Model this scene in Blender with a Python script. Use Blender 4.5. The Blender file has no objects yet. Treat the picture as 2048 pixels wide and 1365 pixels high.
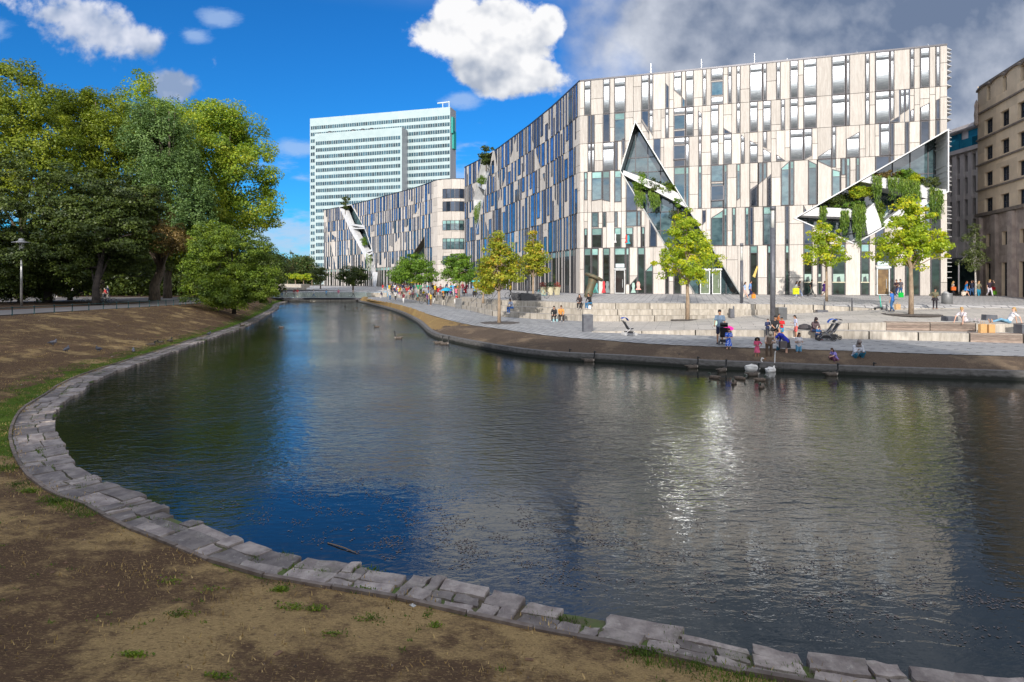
import bpy, bmesh, math, random
import numpy as np
from mathutils import Vector, Matrix, noise
from mathutils.geometry import tessellate_polygon
R = math.radians
random.seed(7); rng = np.random.default_rng(7)
SC = bpy.context.scene; COL = SC.collection
EYE = 3.26; F = 1200.0; CX = 1024.0; HY = 563.0
def P(px, py, z):
    "site survey: a point of the photograph whose height z is known -> its place on the ground"
    D = (EYE - z) * F / (py - HY)
    return ((px - CX) / F * D, D, z)
def PD(px, py, D): return ((px - CX) / F * D, D, EYE + (HY - py) / F * D)

def tag(o, label=None, cat=None, group=None, kind=None):
    if label: o['label'] = label
    if cat: o['category'] = cat
    if group: o['group'] = group
    if kind: o['kind'] = kind
    return o
def empty(name, loc=(0, 0, 0), rz=0, label=None, cat=None, group=None):
    o = bpy.data.objects.new(name, None); COL.objects.link(o)
    o.location = loc; o.rotation_euler = (0, 0, rz); o.empty_display_size = .2
    return tag(o, label, cat, group)
def link(name, me, parent=None, loc=None):
    o = bpy.data.objects.new(name, me); COL.objects.link(o)
    if parent: o.parent = parent
    if loc: o.location = loc
    return o
def copy_tree(o, parent=None):
    c = o.copy(); COL.objects.link(c); c.parent = parent
    for ch in list(o.children): copy_tree(ch, c)
    return c

class MB:
    "collects polygons in world space, links them as ONE mesh object"
    def __init__(s): s.v = []; s.f = []; s.t = []; s.m = []
    def poly(s, pts, tint=0.5, mi=0):
        b = len(s.v); s.v.extend([tuple(p) for p in pts]); s.f.append(tuple(range(b, b + len(pts)))); s.t.append(tint); s.m.append(mi)
    def mesh(s, vs, fs, tint=0.5, mi=0):
        b = len(s.v); s.v.extend([tuple(p) for p in vs])
        for f in fs: s.f.append(tuple(i + b for i in f)); s.t.append(tint); s.m.append(mi)
    def prism(s, bot, top, tint=0.5, mi=0):
        "two loops of equal length; closed solid"
        n = len(bot); vs = list(bot) + list(top)
        fs = [tuple(range(n))[::-1], tuple(range(n, 2 * n))] + [(i, (i + 1) % n, n + (i + 1) % n, n + i) for i in range(n)]
        s.mesh(vs, fs, tint, mi)
    def box(s, c, size, rz=0, tint=0.5, mi=0, tilt=None):
        hx, hy, hz = [q / 2 for q in size]; M = Matrix.Rotation(rz, 3, 'Z')
        if tilt is not None: M = M @ Matrix.Rotation(tilt, 3, 'X')
        vs = [Vector(c) + M @ Vector((x * hx, y * hy, z * hz)) for z in (-1, 1) for x, y in ((-1, -1), (1, -1), (1, 1), (-1, 1))]
        s.prism(vs[:4], vs[4:], tint, mi)
    def tube(s, pts, rad, n=8, tint=0.5, mi=0, cap=True, close=False):
        pts = [Vector(p) for p in pts]; k = len(pts)
        if not hasattr(rad, '__len__'): rad = [rad] * k
        b = len(s.v); prev = None
        for i, p in enumerate(pts):
            if close: d = pts[(i + 1) % k] - pts[i - 1]
            else: d = pts[min(i + 1, k - 1)] - pts[max(i - 1, 0)]
            if d.length < 1e-9: d = Vector((0, 0, 1))
            d.normalize()
            if prev is None:
                u = d.orthogonal().normalized()
            else:
                u = prev - d * prev.dot(d)
                u = u.normalized() if u.length > 1e-6 else d.orthogonal().normalized()
            prev = u; w = d.cross(u)
            for j in range(n):
                a = 2 * math.pi * j / n
                s.v.append(tuple(p + (u * math.cos(a) + w * math.sin(a)) * rad[i]))
        for i in range(k if close else k - 1):
            i2 = (i + 1) % k
            for j in range(n):
                j2 = (j + 1) % n
                s.f.append((b + i * n + j, b + i * n + j2, b + i2 * n + j2, b + i2 * n + j)); s.t.append(tint); s.m.append(mi)
        if cap and not close:
            s.f.append(tuple(b + j for j in range(n))[::-1]); s.t.append(tint); s.m.append(mi)
            s.f.append(tuple(b + (k - 1) * n + j for j in range(n))); s.t.append(tint); s.m.append(mi)
    def lathe(s, c, prof, n=16, tint=0.5, mi=0, M=None):
        b = len(s.v); c = Vector(c)
        for r, z in prof:
            for j in range(n):
                a = 2 * math.pi * j / n; q = Vector((r * math.cos(a), r * math.sin(a), z))
                if M is not None: q = M @ q
                s.v.append(tuple(c + q))
        for i in range(len(prof) - 1):
            for j in range(n):
                j2 = (j + 1) % n
                s.f.append((b + i * n + j, b + i * n + j2, b + (i + 1) * n + j2, b + (i + 1) * n + j)); s.t.append(tint); s.m.append(mi)
        for i, fl in ((0, True), (len(prof) - 1, False)):
            if prof[i][0] > 1e-4:
                f = tuple(b + i * n + j for j in range(n)); s.f.append(f[::-1] if fl else f); s.t.append(tint); s.m.append(mi)
    def build(s, name, mat, parent=None, smooth=False, origin=None):
        if not s.f: return None
        v = np.array(s.v, dtype=np.float64)
        org = Vector((0, 0, 0))
        if parent is not None:
            q = parent; 
            while q is not None: org = org + Vector(q.location); q = q.parent
        elif origin is not None: org = Vector(origin)
        v = v - np.array(org)
        me = bpy.data.meshes.new(name); me.from_pydata(v.tolist(), [], s.f)
        mats = mat if isinstance(mat, (list, tuple)) else [mat]
        for m in mats: me.materials.append(m)
        a = me.attributes.new('tint', 'FLOAT', 'FACE'); a.data.foreach_set('value', np.array(s.t, dtype=np.float32))
        if len(mats) > 1: me.polygons.foreach_set('material_index', np.array(s.m, dtype=np.int32))
        if smooth: me.polygons.foreach_set('use_smooth', np.ones(len(s.f), dtype=bool))
        me.update()
        o = link(name, me, parent)
        if parent is None and origin is not None: o.location = org
        return o

def quads_obj(name, Q, mat, parent=None, tint=None, org=(0, 0, 0)):
    "Q: (N,4,3) array"
    n = len(Q); me = bpy.data.meshes.new(name)
    me.vertices.add(n * 4); me.loops.add(n * 4); me.polygons.add(n)
    me.vertices.foreach_set('co', (Q.reshape(-1, 3) - np.array(org)).astype(np.float32).ravel())
    me.loops.foreach_set('vertex_index', np.arange(n * 4, dtype=np.int32))
    me.polygons.foreach_set('loop_start', np.arange(n, dtype=np.int32) * 4)
    a = me.attributes.new('tint', 'FLOAT', 'FACE')
    a.data.foreach_set('value', (tint if tint is not None else rng.random(n)).astype(np.float32))
    me.materials.append(mat); me.update(calc_edges=True); me.validate()
    return link(name, me, parent)

# ---------------------------------------------------------------- node helpers
class X:
    "a socket with operators"
    def __init__(s, t, k): s.t = t; s.k = k
    def _m(s, op, *a, clamp=False):
        n = s.t.nodes.new('ShaderNodeMath'); n.operation = op; n.use_clamp = clamp
        for i, q in enumerate((s,) + a):
            if isinstance(q, X): s.t.links.new(q.k, n.inputs[i])
            else: n.inputs[i].default_value = q
        return X(s.t, n.outputs[0])
    def __add__(s, o): return s._m('ADD', o)
    def __radd__(s, o): return s._m('ADD', o)
    def __sub__(s, o): return s._m('SUBTRACT', o)
    def __rsub__(s, o): return (s * -1) + o
    def __mul__(s, o): return s._m('MULTIPLY', o)
    def __rmul__(s, o): return s._m('MULTIPLY', o)
    def __truediv__(s, o): return s._m('DIVIDE', o)
    def max(s, o): return s._m('MAXIMUM', o)
    def min(s, o): return s._m('MINIMUM', o)
    def sqrt(s): return s._m('SQRT')
    def abs(s): return s._m('ABSOLUTE')
    def sat(s): return s._m('ADD', 0.0, clamp=True)
    def step(s, a, b):
        n = s.t.nodes.new('ShaderNodeMapRange'); n.interpolation_type = 'SMOOTHSTEP'
        s.t.links.new(s.k, n.inputs[0]); n.inputs[1].default_value = a; n.inputs[2].default_value = b
        n.inputs[3].default_value = 0; n.inputs[4].default_value = 1
        return X(s.t, n.outputs[0])
class G:
    def __init__(s, tree): s.t = tree
    def n(s, typ, **kw):
        n = s.t.nodes.new(typ)
        for k, v in kw.items(): setattr(n, k, v)
        return n
    def put(s, sock, v):
        if isinstance(v, X): s.t.links.new(v.k, sock)
        else: sock.default_value = v
    def xyz(s, x, y, z):
        n = s.n('ShaderNodeCombineXYZ'); s.put(n.inputs[0], x); s.put(n.inputs[1], y); s.put(n.inputs[2], z); return X(s.t, n.outputs[0])
    def sep(s, v):
        n = s.n('ShaderNodeSeparateXYZ'); s.t.links.new(v.k, n.inputs[0]); return [X(s.t, n.outputs[i]) for i in range(3)]
    def noise(s, v, scale, detail=4, rough=.55, dist=0, out=0):
        n = s.n('ShaderNodeTexNoise'); s.t.links.new(v.k, n.inputs['Vector'])
        n.inputs['Scale'].default_value = scale; n.inputs['Detail'].default_value = detail
        n.inputs['Roughness'].default_value = rough; n.inputs['Distortion'].default_value = dist
        return X(s.t, n.outputs[out])
    def mapping(s, v, sc=(1, 1, 1), rot=(0, 0, 0), loc=(0, 0, 0)):
        n = s.n('ShaderNodeMapping'); s.t.links.new(v.k, n.inputs[0])
        n.inputs['Scale'].default_value = sc; n.inputs['Rotation'].default_value = rot; n.inputs['Location'].default_value = loc
        return X(s.t, n.outputs[0])
    def mix(s, f, a, b, blend='MIX'):
        n = s.n('ShaderNodeMix', data_type='RGBA', blend_type=blend)
        s.put(n.inputs[0], f)
        for i, q in ((6, a), (7, b)):
            if isinstance(q, X): s.t.links.new(q.k, n.inputs[i])
            else: n.inputs[i].default_value = (*q, 1) if len(q) == 3 else q
        return X(s.t, n.outputs[2])
    def pos(s): return X(s.t, s.n('ShaderNodeNewGeometry').outputs['Position'])
    def obj(s): return X(s.t, s.n('ShaderNodeTexCoord').outputs['Object'])
    def attr(s, name): return X(s.t, s.n('ShaderNodeAttribute', attribute_name=name).outputs['Fac'])

def newmat(name):
    m = bpy.data.materials.new(name); m.use_nodes = True; t = m.node_tree
    b = next(n for n in t.nodes if n.type == 'BSDF_PRINCIPLED')
    return m, G(t), b
def setc(g, sock, c):
    if isinstance(c, X): g.t.links.new(c.k, sock)
    else: sock.default_value = (*c, 1)
def bump(g, b, h, strength=.3, dist=.05):
    n = g.n('ShaderNodeBump'); n.inputs['Strength'].default_value = strength; n.inputs['Distance'].default_value = dist
    g.t.links.new(h.k, n.inputs['Height']); g.t.links.new(n.outputs[0], b.inputs['Normal'])
MATS = {}
def M(name, col=(.5, .5, .5), rough=.6, metal=0, col2=None, ns=3.0, var=0.0, tint=0.0, bmp=0, bs=20, bd=.02, objcol=False, coat=0, stretch=(1, 1, 1), spec=None):
    "general procedural material: noise between col and col2, per-face tint variation, optional bump"
    if name in MATS: return MATS[name]
    m, g, b = newmat(name); p = g.mapping(g.pos(), sc=stretch)
    if objcol: c = X(g.t, g.n('ShaderNodeObjectInfo').outputs['Color'])
    else: c = col
    if col2 is None and not objcol: col2 = tuple(q * .8 for q in col)
    f = g.noise(p, ns, 5).step(.35, .65)
    if objcol: c = g.mix(f * .25, c, (0, 0, 0))
    else: c = g.mix(f, col, col2)
    if tint:
        k = (g.attr('tint') - .5) * (2 * tint) + 1
        c = g.mix(1.0, c, g.xyz(k, k, k), 'MULTIPLY')
    setc(g, b.inputs['Base Color'], c)
    b.inputs['Roughness'].default_value = rough; b.inputs['Metallic'].default_value = metal
    if spec is not None: b.inputs['Specular IOR Level'].default_value = spec
    if coat: b.inputs['Coat Weight'].default_value = coat
    if bmp: bump(g, b, g.noise(p, bs, 5), bmp, bd)
    MATS[name] = m; return m
# ---------------------------------------------------------------- camera, sun, sky
cam = bpy.data.cameras.new('camera'); cam.lens = 36 * F / 2048; cam.sensor_width = 36; cam.clip_end = 5000; cam.clip_start = .1
cam.shift_y = -(682.5 - HY) / 2048
co = bpy.data.objects.new('camera', cam); COL.objects.link(co); co.location = (0, 0, EYE); co.rotation_euler = (R(90), 0, 0); SC.camera = co
SUN_EL = 21.0; SUN_DIR = Vector((.23, 1, 0)).normalized()
sl = bpy.data.lights.new('sun', 'SUN'); sl.energy = 3.8; sl.angle = R(.6); sl.color = (1, .935, .86)
so = bpy.data.objects.new('sun', sl); COL.objects.link(so)
ld = Vector((SUN_DIR.x * math.cos(R(SUN_EL)), SUN_DIR.y * math.cos(R(SUN_EL)), -math.sin(R(SUN_EL))))
so.rotation_euler = ld.to_track_quat('-Z', 'Y').to_euler(); so.location = (0, -50, 60)
SC.cycles.sample_clamp_indirect = 14
SC.view_settings.view_transform = 'Standard'; SC.view_settings.look = 'None'; SC.view_settings.exposure = 0.32; SC.view_settings.gamma = 1
w = bpy.data.worlds.new("World"); SC.world = w; w.use_nodes = True
def build_world():
    t = w.node_tree; t.nodes.clear(); g = G(t)
    out = g.n('ShaderNodeOutputWorld'); sky = g.n('ShaderNodeTexSky', sky_type='NISHITA')
    sky.sun_disc = False; sky.sun_elevation = R(SUN_EL); sky.sun_rotation = R(180) + math.atan2(SUN_DIR.x, SUN_DIR.y)
    sky.altitude = 50; sky.air_density = 1.0; sky.dust_density = .2; sky.ozone_density = 3.0
    # the photograph's polarised, saturated blue
    hs = g.n('ShaderNodeHueSaturation'); hs.inputs['Saturation'].default_value = 1.12; hs.inputs['Value'].default_value = 1.35; hs.inputs['Hue'].default_value = .5
    t.links.new(sky.outputs[0], hs.inputs['Color'])
    tn = g.mix(1.0, X(t, hs.outputs[0]), (.16, .74, 1.22), 'MULTIPLY')
    bg = g.n('ShaderNodeBackground'); t.links.new(tn.k, bg.inputs[0]); bg.inputs[1].default_value = .072
    tc = g.n('ShaderNodeTexCoord'); d = X(t, tc.outputs['Generated']); dx, dy, dz = g.sep(d)
    # cloud layer: directions meet a flat ceiling high above, so decks recede to the horizon on every side
    yy = dy.max(.02)
    u = dx / yy; v = dz / yy                       # front half of the sky
    def ell(cx, cy, rx, ry, rot=0):
        ca, sa = math.cos(rot), math.sin(rot)
        a = (u - cx) * ca + (v - cy) * sa; b = (v - cy) * ca - (u - cx) * sa
        a = a * (1 / rx); b = b * (1 / ry)
        return 1 - (a * a + b * b).sqrt()
    front = dy.step(.05, .2)
    p1 = g.xyz(u, v, 0.0)
    warp = g.noise(p1, 6, 3, .5, out=1); 
    def fbm(off, sc, rough=.6, detail=8):
        q = g.mapping(p1, loc=(off[0], off[1], 3.3))
        return g.noise(q, sc, detail, rough, dist=.0)
    # 1: bright cumulus
    m1 = ell(-.045, .415, .135, .07, .0).max(ell(-.02, .350, .12, .045, -.22)).max(ell(-.08, .43, .06, .06)).max(ell(.055, .425, .04, .04))
    n1 = fbm((0, 0), 13); d1 = (m1 * .9 + (n1 - .5) * 1.15 - .02).step(-.02, .20) * front
    n1b = fbm((.012, -.022), 13)
    n1s = fbm((0, 0), 13, .5, 3); sh1 = ((n1s - fbm((.012, -.022), 13, .5, 3)) * 2.6 + (n1 - n1b) * 1.0 + (v - .345) * 5.5 + .52).sat()
    c1 = g.mix(sh1, (.34, .385, .47), (.78, .78, .79))
    # 2: left cloud
    m2 = ell(-.70, .43, .15, .06, -.35).max(ell(-.61, .40, .06, .045, -.3)).max(ell(-.565, .33, .04, .03)).max(ell(-.76, .445, .06, .03))
    n2 = fbm((4, 2), 9); d2 = (m2 * .55 + (n2 - .5) * 1.8 - .02).step(.0, .3) * front
    sh2 = ((fbm((4, 2), 9, .5, 4) - fbm((4.02, 1.97), 9, .5, 4)) * 4 + (v - .36) * 4 + .3).sat()
    c2 = g.mix(sh2, (.22, .30, .46), (.66, .68, .76))
    # 3: grey deck upper right
    n3 = fbm((1, 7), 4.2, .52, 6); n3f = fbm((1.3, 7), 9, .5, 5)
    e3 = (u * 1.5 - .15).min((v - .22) * 2.2 + .2) + .10 + (n3 - .5) * .75 + (n3f - .5) * .30
    right = (u - .70).max(0) * 3
    d3 = (e3 + right * .25).step(-.02, .28) * front
    sh3 = ((n3 - fbm((1.03, 6.95), 4.2, .52, 6)) * 2.3 + (n3f - fbm((1.315, 6.975), 9, .5, 5)) * 1.3 + (.22 - (u - .2).abs()).max(0) * 1.8 + .20 - (u - .1).max(0) * .12).sat()
    c3 = g.mix(sh3, (.13, .175, .27), (.58, .61, .68))
    # 4: low haze clouds near the horizon and thin wisps
    n4 = g.noise(g.mapping(p1, sc=(1, 3.2, 1), loc=(2, 0, 0)), 6, 6, .6)
    d4 = ((.13 - v) * 3 + (n4 - .46) * 2.4).step(.05, .5) * .75 * front
    n5 = g.noise(g.mapping(p1, sc=(1, 2.2, 1), loc=(9, 3, 0)), 9, 7, .65)
    m5 = ell(-.49, .44, .045, .02).max(ell(-.53, .41, .04, .018, -.3)).max(ell(-.085, .303, .05, .02)).max(ell(-.86, .42, .05, .03)).max(ell(-.36, .22, .06, .02)).max(ell(-.05, .17, .1, .03))
    d5 = (m5 * .8 + (n5 - .55) * 1.6).step(.0, .6) * .55 * front
    # 6: the rest of the sky vault (overhead, behind the camera), seen in glass and water; unseen clouds brightened to lift the shade
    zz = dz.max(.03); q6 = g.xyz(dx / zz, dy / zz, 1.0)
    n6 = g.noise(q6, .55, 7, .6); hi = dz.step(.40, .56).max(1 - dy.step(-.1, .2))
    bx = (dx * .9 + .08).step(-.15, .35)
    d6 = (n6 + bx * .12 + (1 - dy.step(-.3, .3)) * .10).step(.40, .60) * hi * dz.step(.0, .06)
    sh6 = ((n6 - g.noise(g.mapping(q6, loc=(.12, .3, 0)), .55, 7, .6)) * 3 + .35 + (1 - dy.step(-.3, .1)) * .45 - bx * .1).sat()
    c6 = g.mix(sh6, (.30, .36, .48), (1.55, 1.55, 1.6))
    sh = bg.outputs[0]
    def over(sh, dens, col):
        b = g.n('ShaderNodeBackground'); 
        if isinstance(col, X): t.links.new(col.k, b.inputs[0])
        else: b.inputs[0].default_value = (*col, 1)
        m = g.n('ShaderNodeMixShader'); t.links.new(dens.k, m.inputs[0]); t.links.new(sh, m.inputs[1]); t.links.new(b.outputs[0], m.inputs[2]); return m.outputs[0]
    sh = over(sh, d4, (.42, .52, .68)); sh = over(sh, d5, (.40, .52, .72))
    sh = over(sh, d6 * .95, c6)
    sh = over(sh, d3, c3); sh = over(sh, d2, c2); sh = over(sh, d1, c1)
    t.links.new(sh, out.inputs[0])
build_world()
# ---------------------------------------------------------------- polylines of the basin
def cat(pts, n):
    "catmull-rom resample, n points per span"
    out = []; k = len(pts)
    for i in range(k - 1):
        p0, p1, p2, p3 = [np.array(pts[max(0, min(k - 1, j))], float) for j in (i - 1, i, i + 1, i + 2)]
        for s in range(n):
            t = s / n
            out.append(.5 * (2 * p1 + (p2 - p0) * t + (2 * p0 - 5 * p1 + 4 * p2 - p3) * t * t + (3 * p1 - p0 - 3 * p2 + p3) * t ** 3))
    out.append(np.array(pts[-1], float)); return np.array(out)
def even(pl, step):
    d = np.r_[0, np.cumsum(np.linalg.norm(np.diff(pl[:, :2], axis=0), axis=1))]
    s = np.arange(0, d[-1], step); return np.stack([np.interp(s, d, pl[:, i]) for i in range(pl.shape[1])], 1)
def normals(pl):
    t = np.gradient(pl[:, :2], axis=0); t /= np.linalg.norm(t, axis=1)[:, None] + 1e-9
    return np.stack([t[:, 1], -t[:, 0]], 1)
WZ = -.83
outer_px = [(540,618),(480,648),(400,674),(330,697),(250,722),(150,755),(90,790),(45,820),(25,860),(30,900),(60,950),(110,985),(180,1010),(240,1045),(330,1080),(470,1135),(620,1165),(800,1195),(1050,1250),(1200,1275),(1400,1320),(1600,1365)]
S_pts = [(-46.5, 123.0), (-41.2, 104.0)] + [P(x, y, -.68)[:2] for x, y in outer_px] + [(3.9, 5.68), (5.2, 5.48), (7.5, 5.15), (11, 4.6), (18, 3.4)]
S = even(cat(S_pts, 10), .25)
K_px = [(740,610),(790,625),(830,645),(860,672),(900,685),(1000,705),(1100,718),(1250,727),(1400,737),(1540,743),(1700,750),(1900,757),(2048,762)]
K_pts = [(-32.2, 124), (-29.0, 114.5)] + [P(x, y, WZ)[:2] for x, y in K_px] + [(25, 24.0), (32, 23.0), (45, 21.5)]
K = even(cat(K_pts, 10), .4)
T_px = [(735,600),(800,612),(860,630),(930,648),(1000,658),(1100,672),(1200,680),(1300,688),(1440,694),(1540,697),(1700,702),(1860,708),(2048,713)]
T_pts = [(-29.6, 124), (-27.6, 114.5)] + [P(x, y, 0)[:2] for x, y in T_px] + [(26, 25.4), (33, 24.4), (46, 23)]
T = even(cat(T_pts, 10), .4)

# materials ---------------------------------------------------
def ground_mat(name, soil, straw, green, gthr=.6, strawthr=.5, scale=1.0, gpos=None, bs=1):
    m, g, b = newmat(name); p = g.pos()
    n1 = g.noise(p, .55 * scale, 5, .6); n2 = g.noise(p, 3.2 * scale, 6, .65); n3 = g.noise(p, 45, 4, .7); n4 = g.noise(g.mapping(p, loc=(30, 5, 0)), .9 * scale, 5, .62)
    fib = g.noise(g.mapping(p, sc=(9, 60, 40), rot=(0, 0, .5)), 1.2, 4, .7)
    n0 = g.noise(g.mapping(p, sc=(1, 2.2, 1), rot=(0, 0, .4)), 11, 5, .7)
    c = g.mix(((n1 - .5) * 1.5 * .45 + n2 * .3 + n0 * .25 + .225 - (g.sep(p)[1] - 13).max(0).min(6) * .010).step(.44, .56), soil, straw); c = g.mix(n0.step(.52, .66) * .6, c, tuple(q * .3 for q in soil)); c = g.mix(g.noise(p, 24, 4, .75).step(.58, .66) * .55, c, tuple(min(1, q * 1.5) for q in straw))
    c = g.mix(((n3 - .5) * 1.6 + (fib - .5) * 1.2 + .4).sat() * .75, c, tuple(q * .35 for q in soil))
    c = g.mix(fib.step(.56, .72) * .55, c, tuple(min(1, q * 1.7) for q in straw))
    gm = (n4 + (n3 - .5) * .25)
    if gpos is not None: gm = gm + gpos(g, p)
    c = g.mix(gm.step(gthr, gthr + .09), c, g.mix(n3.step(.3, .7), green, tuple(q * .45 for q in green)))
    setc(g, b.inputs['Base Color'], c); b.inputs['Roughness'].default_value = .95; b.inputs['Specular IOR Level'].default_value = .1
    bump(g, b, n2 * .6 + n3 * .5 + fib * .35, .9, .07 * bs)
    return m
def nearS(g, p):   # grass grows in a belt along the stone edge: distance stored on the mesh
    a = g.attr('edge'); return a * .62 - .1
bank_mat = ground_mat('dry_bank', (.155, .097, .060), (.56, .39, .18), (.12, .19, .025), .62, gpos=nearS)
park_mat = ground_mat('park_soil', (.12, .08, .055), (.25, .18, .12), (.06, .1, .02), .66, scale=.4)
sand_mat = ground_mat('sandy_bank', (.125, .093, .07), (.25, .185, .125), (.14, .13, .03), .74, scale=.8)
far_mat = ground_mat('far_ground', (.2, .17, .14), (.3, .26, .22), (.08, .12, .04), .6, scale=.1)
grassy_mat = ground_mat('golden_bank', (.30, .20, .09), (.42, .30, .12), (.22, .2, .05), .66, scale=.8)

# left / near bank terrain -----------------------------------
O_ctrl = [(0, (-42, 118, .9)), (.12, (-37, 95, .9)), (.2, (-32.6, 62, .95)), (.3, (-32.3, 48, 1.0)), (.36, (-32.3, 38, 1.05)), (.42, (-33, 28, 1.1)), (.5, (-33, 20, 1.2)), (.6, (-30, 8, 1.4)),
          (.7, (-20, -2, 1.6)), (.8, (-8, -6, 1.7)), (.9, (2, -6, 1.8)), (1, (14, -7, 1.8))]
# parameter by arc length is uneven; place controls by nearest S point instead
def nearest_idx(pt): return int(np.argmin(((S - np.array(pt)) ** 2).sum(1)))
O_keys = [(0, (-53, 123, .9)), (nearest_idx((-34.7, 86)), (-40.5, 88, .9)), (nearest_idx((-25.2, 55.6)), (-32.6, 62, .95)), (nearest_idx((-22.2, 42.6)), (-32.3, 52, 1.0)), (nearest_idx((-19.2, 29.7)), (-32.3, 40, 1.05)),
          (nearest_idx((-17.9, 24.6)), (-32.3, 33, 1.1)), (nearest_idx((-15, 18.4)), (-32, 22, 1.2)), (nearest_idx((-11.6, 14)), (-29, 12, 1.3)), (nearest_idx((-8.5, 11.2)), (-22, 3, 1.5)),
          (nearest_idx((-5.3, 9.1)), (-13, -3, 1.7)), (nearest_idx((-1.4, 7.5)), (-4, -6, 1.8)), (nearest_idx((1.96, 6.2)), (3, -7, 1.8)), (len(S) - 1, (16, -8, 1.8))]
O = np.stack([np.interp(np.arange(len(S)), [k for k, _ in O_keys], [p[i] for _, p in O_keys]) for i in range(3)], 1)
NR = 60
def bank_z(f, i, x, y):
    "height profile between stone edge (f=0) and the crest (f=1)"
    z0 = -.70; z1 = O[i, 2]
    k = f ** .92; z = z0 + (z1 - z0) * (.15 * k + .85 * (3 * k * k - 2 * k ** 3) * .55 + .85 * k * .45)
    z += (noise.noise(Vector((x * .5, y * .5, 0))) * .07 + noise.noise(Vector((x * 2.1, y * 2.1, 4))) * .022 + noise.noise(Vector((x * 7, y * 7, 2))) * .009) * min(1, f * 8)
    return z
def build_bank():
    idx = list(range(0, len(S), 1)); vs = []; edge = []
    fr = [(j / NR) ** 1.7 for j in range(NR + 1)]
    for i in idx:
        for f in fr:
            x = S[i, 0] + (O[i, 0] - S[i, 0]) * f; y = S[i, 1] + (O[i, 1] - S[i, 1]) * f
            vs.append((x, y, bank_z(f, i, x, y)))
            d = math.hypot(x - S[i, 0], y - S[i, 1]); lim = 1.5 if S[i, 1] > 13.5 else .22
            edge.append(max(0, 1 - d / lim) * (1.0 if S[i, 1] > 13.5 else .45) + (.10 if (S[i, 1] > 16) else 0))
    n = NR + 1; fs = [(a * n + j, (a + 1) * n + j, (a + 1) * n + j + 1, a * n + j + 1) for a in range(len(idx) - 1) for j in range(NR)]
    me = bpy.data.meshes.new('ground'); me.from_pydata(vs, [], fs); me.materials.append(bank_mat)
    a = me.attributes.new('edge', 'FLOAT', 'POINT'); a.data.foreach_set('value', np.array(edge, dtype=np.float32))
    me.polygons.foreach_set('use_smooth', np.ones(len(fs), dtype=bool)); me.update()
    return tag(link('bank', me), kind='structure')
build_bank()

# stone edging: crazy-paved slabs, 1.1 m wide ---------------------------------------
slab_mat = None
def mk_slab():
    m, g, b = newmat('purple_slab'); p = g.pos()
    n = g.noise(g.mapping(p, sc=(1, 1, 1)), 4, 6, .65); st = g.noise(g.mapping(p, sc=(14, 3, 5), rot=(0, 0, .6)), 1.3, 6, .7, dist=.6); fine = g.noise(p, 60, 3, .7)
    c = g.mix(n.step(.35, .68), (.165, .135, .122), (.33, .285, .25))
    c = g.mix(st.step(.5, .75) * .5, c, (.26, .22, .20))
    k = (g.attr('tint') - .5) * .85 + 1
    c = g.mix(1.0, c, g.xyz(k, k, k * 1.02), 'MULTIPLY')
    c = g.mix(fine.step(.62, .8) * .45, c, (.34, .30, .24)); c = g.mix(g.noise(p, 1.3, 5, .7).step(.56, .66) * .45, c, (.075, .075, .04)); c = g.mix(g.noise(p, 9, 4, .7).step(.60, .68) * .5, c, (.42, .39, .34))
    setc(g, b.inputs['Base Color'], c); b.inputs['Roughness'].default_value = .62
    bump(g, b, st * .7 + fine * .25, .55, .03); return m
slab_mat = mk_slab()
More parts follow.
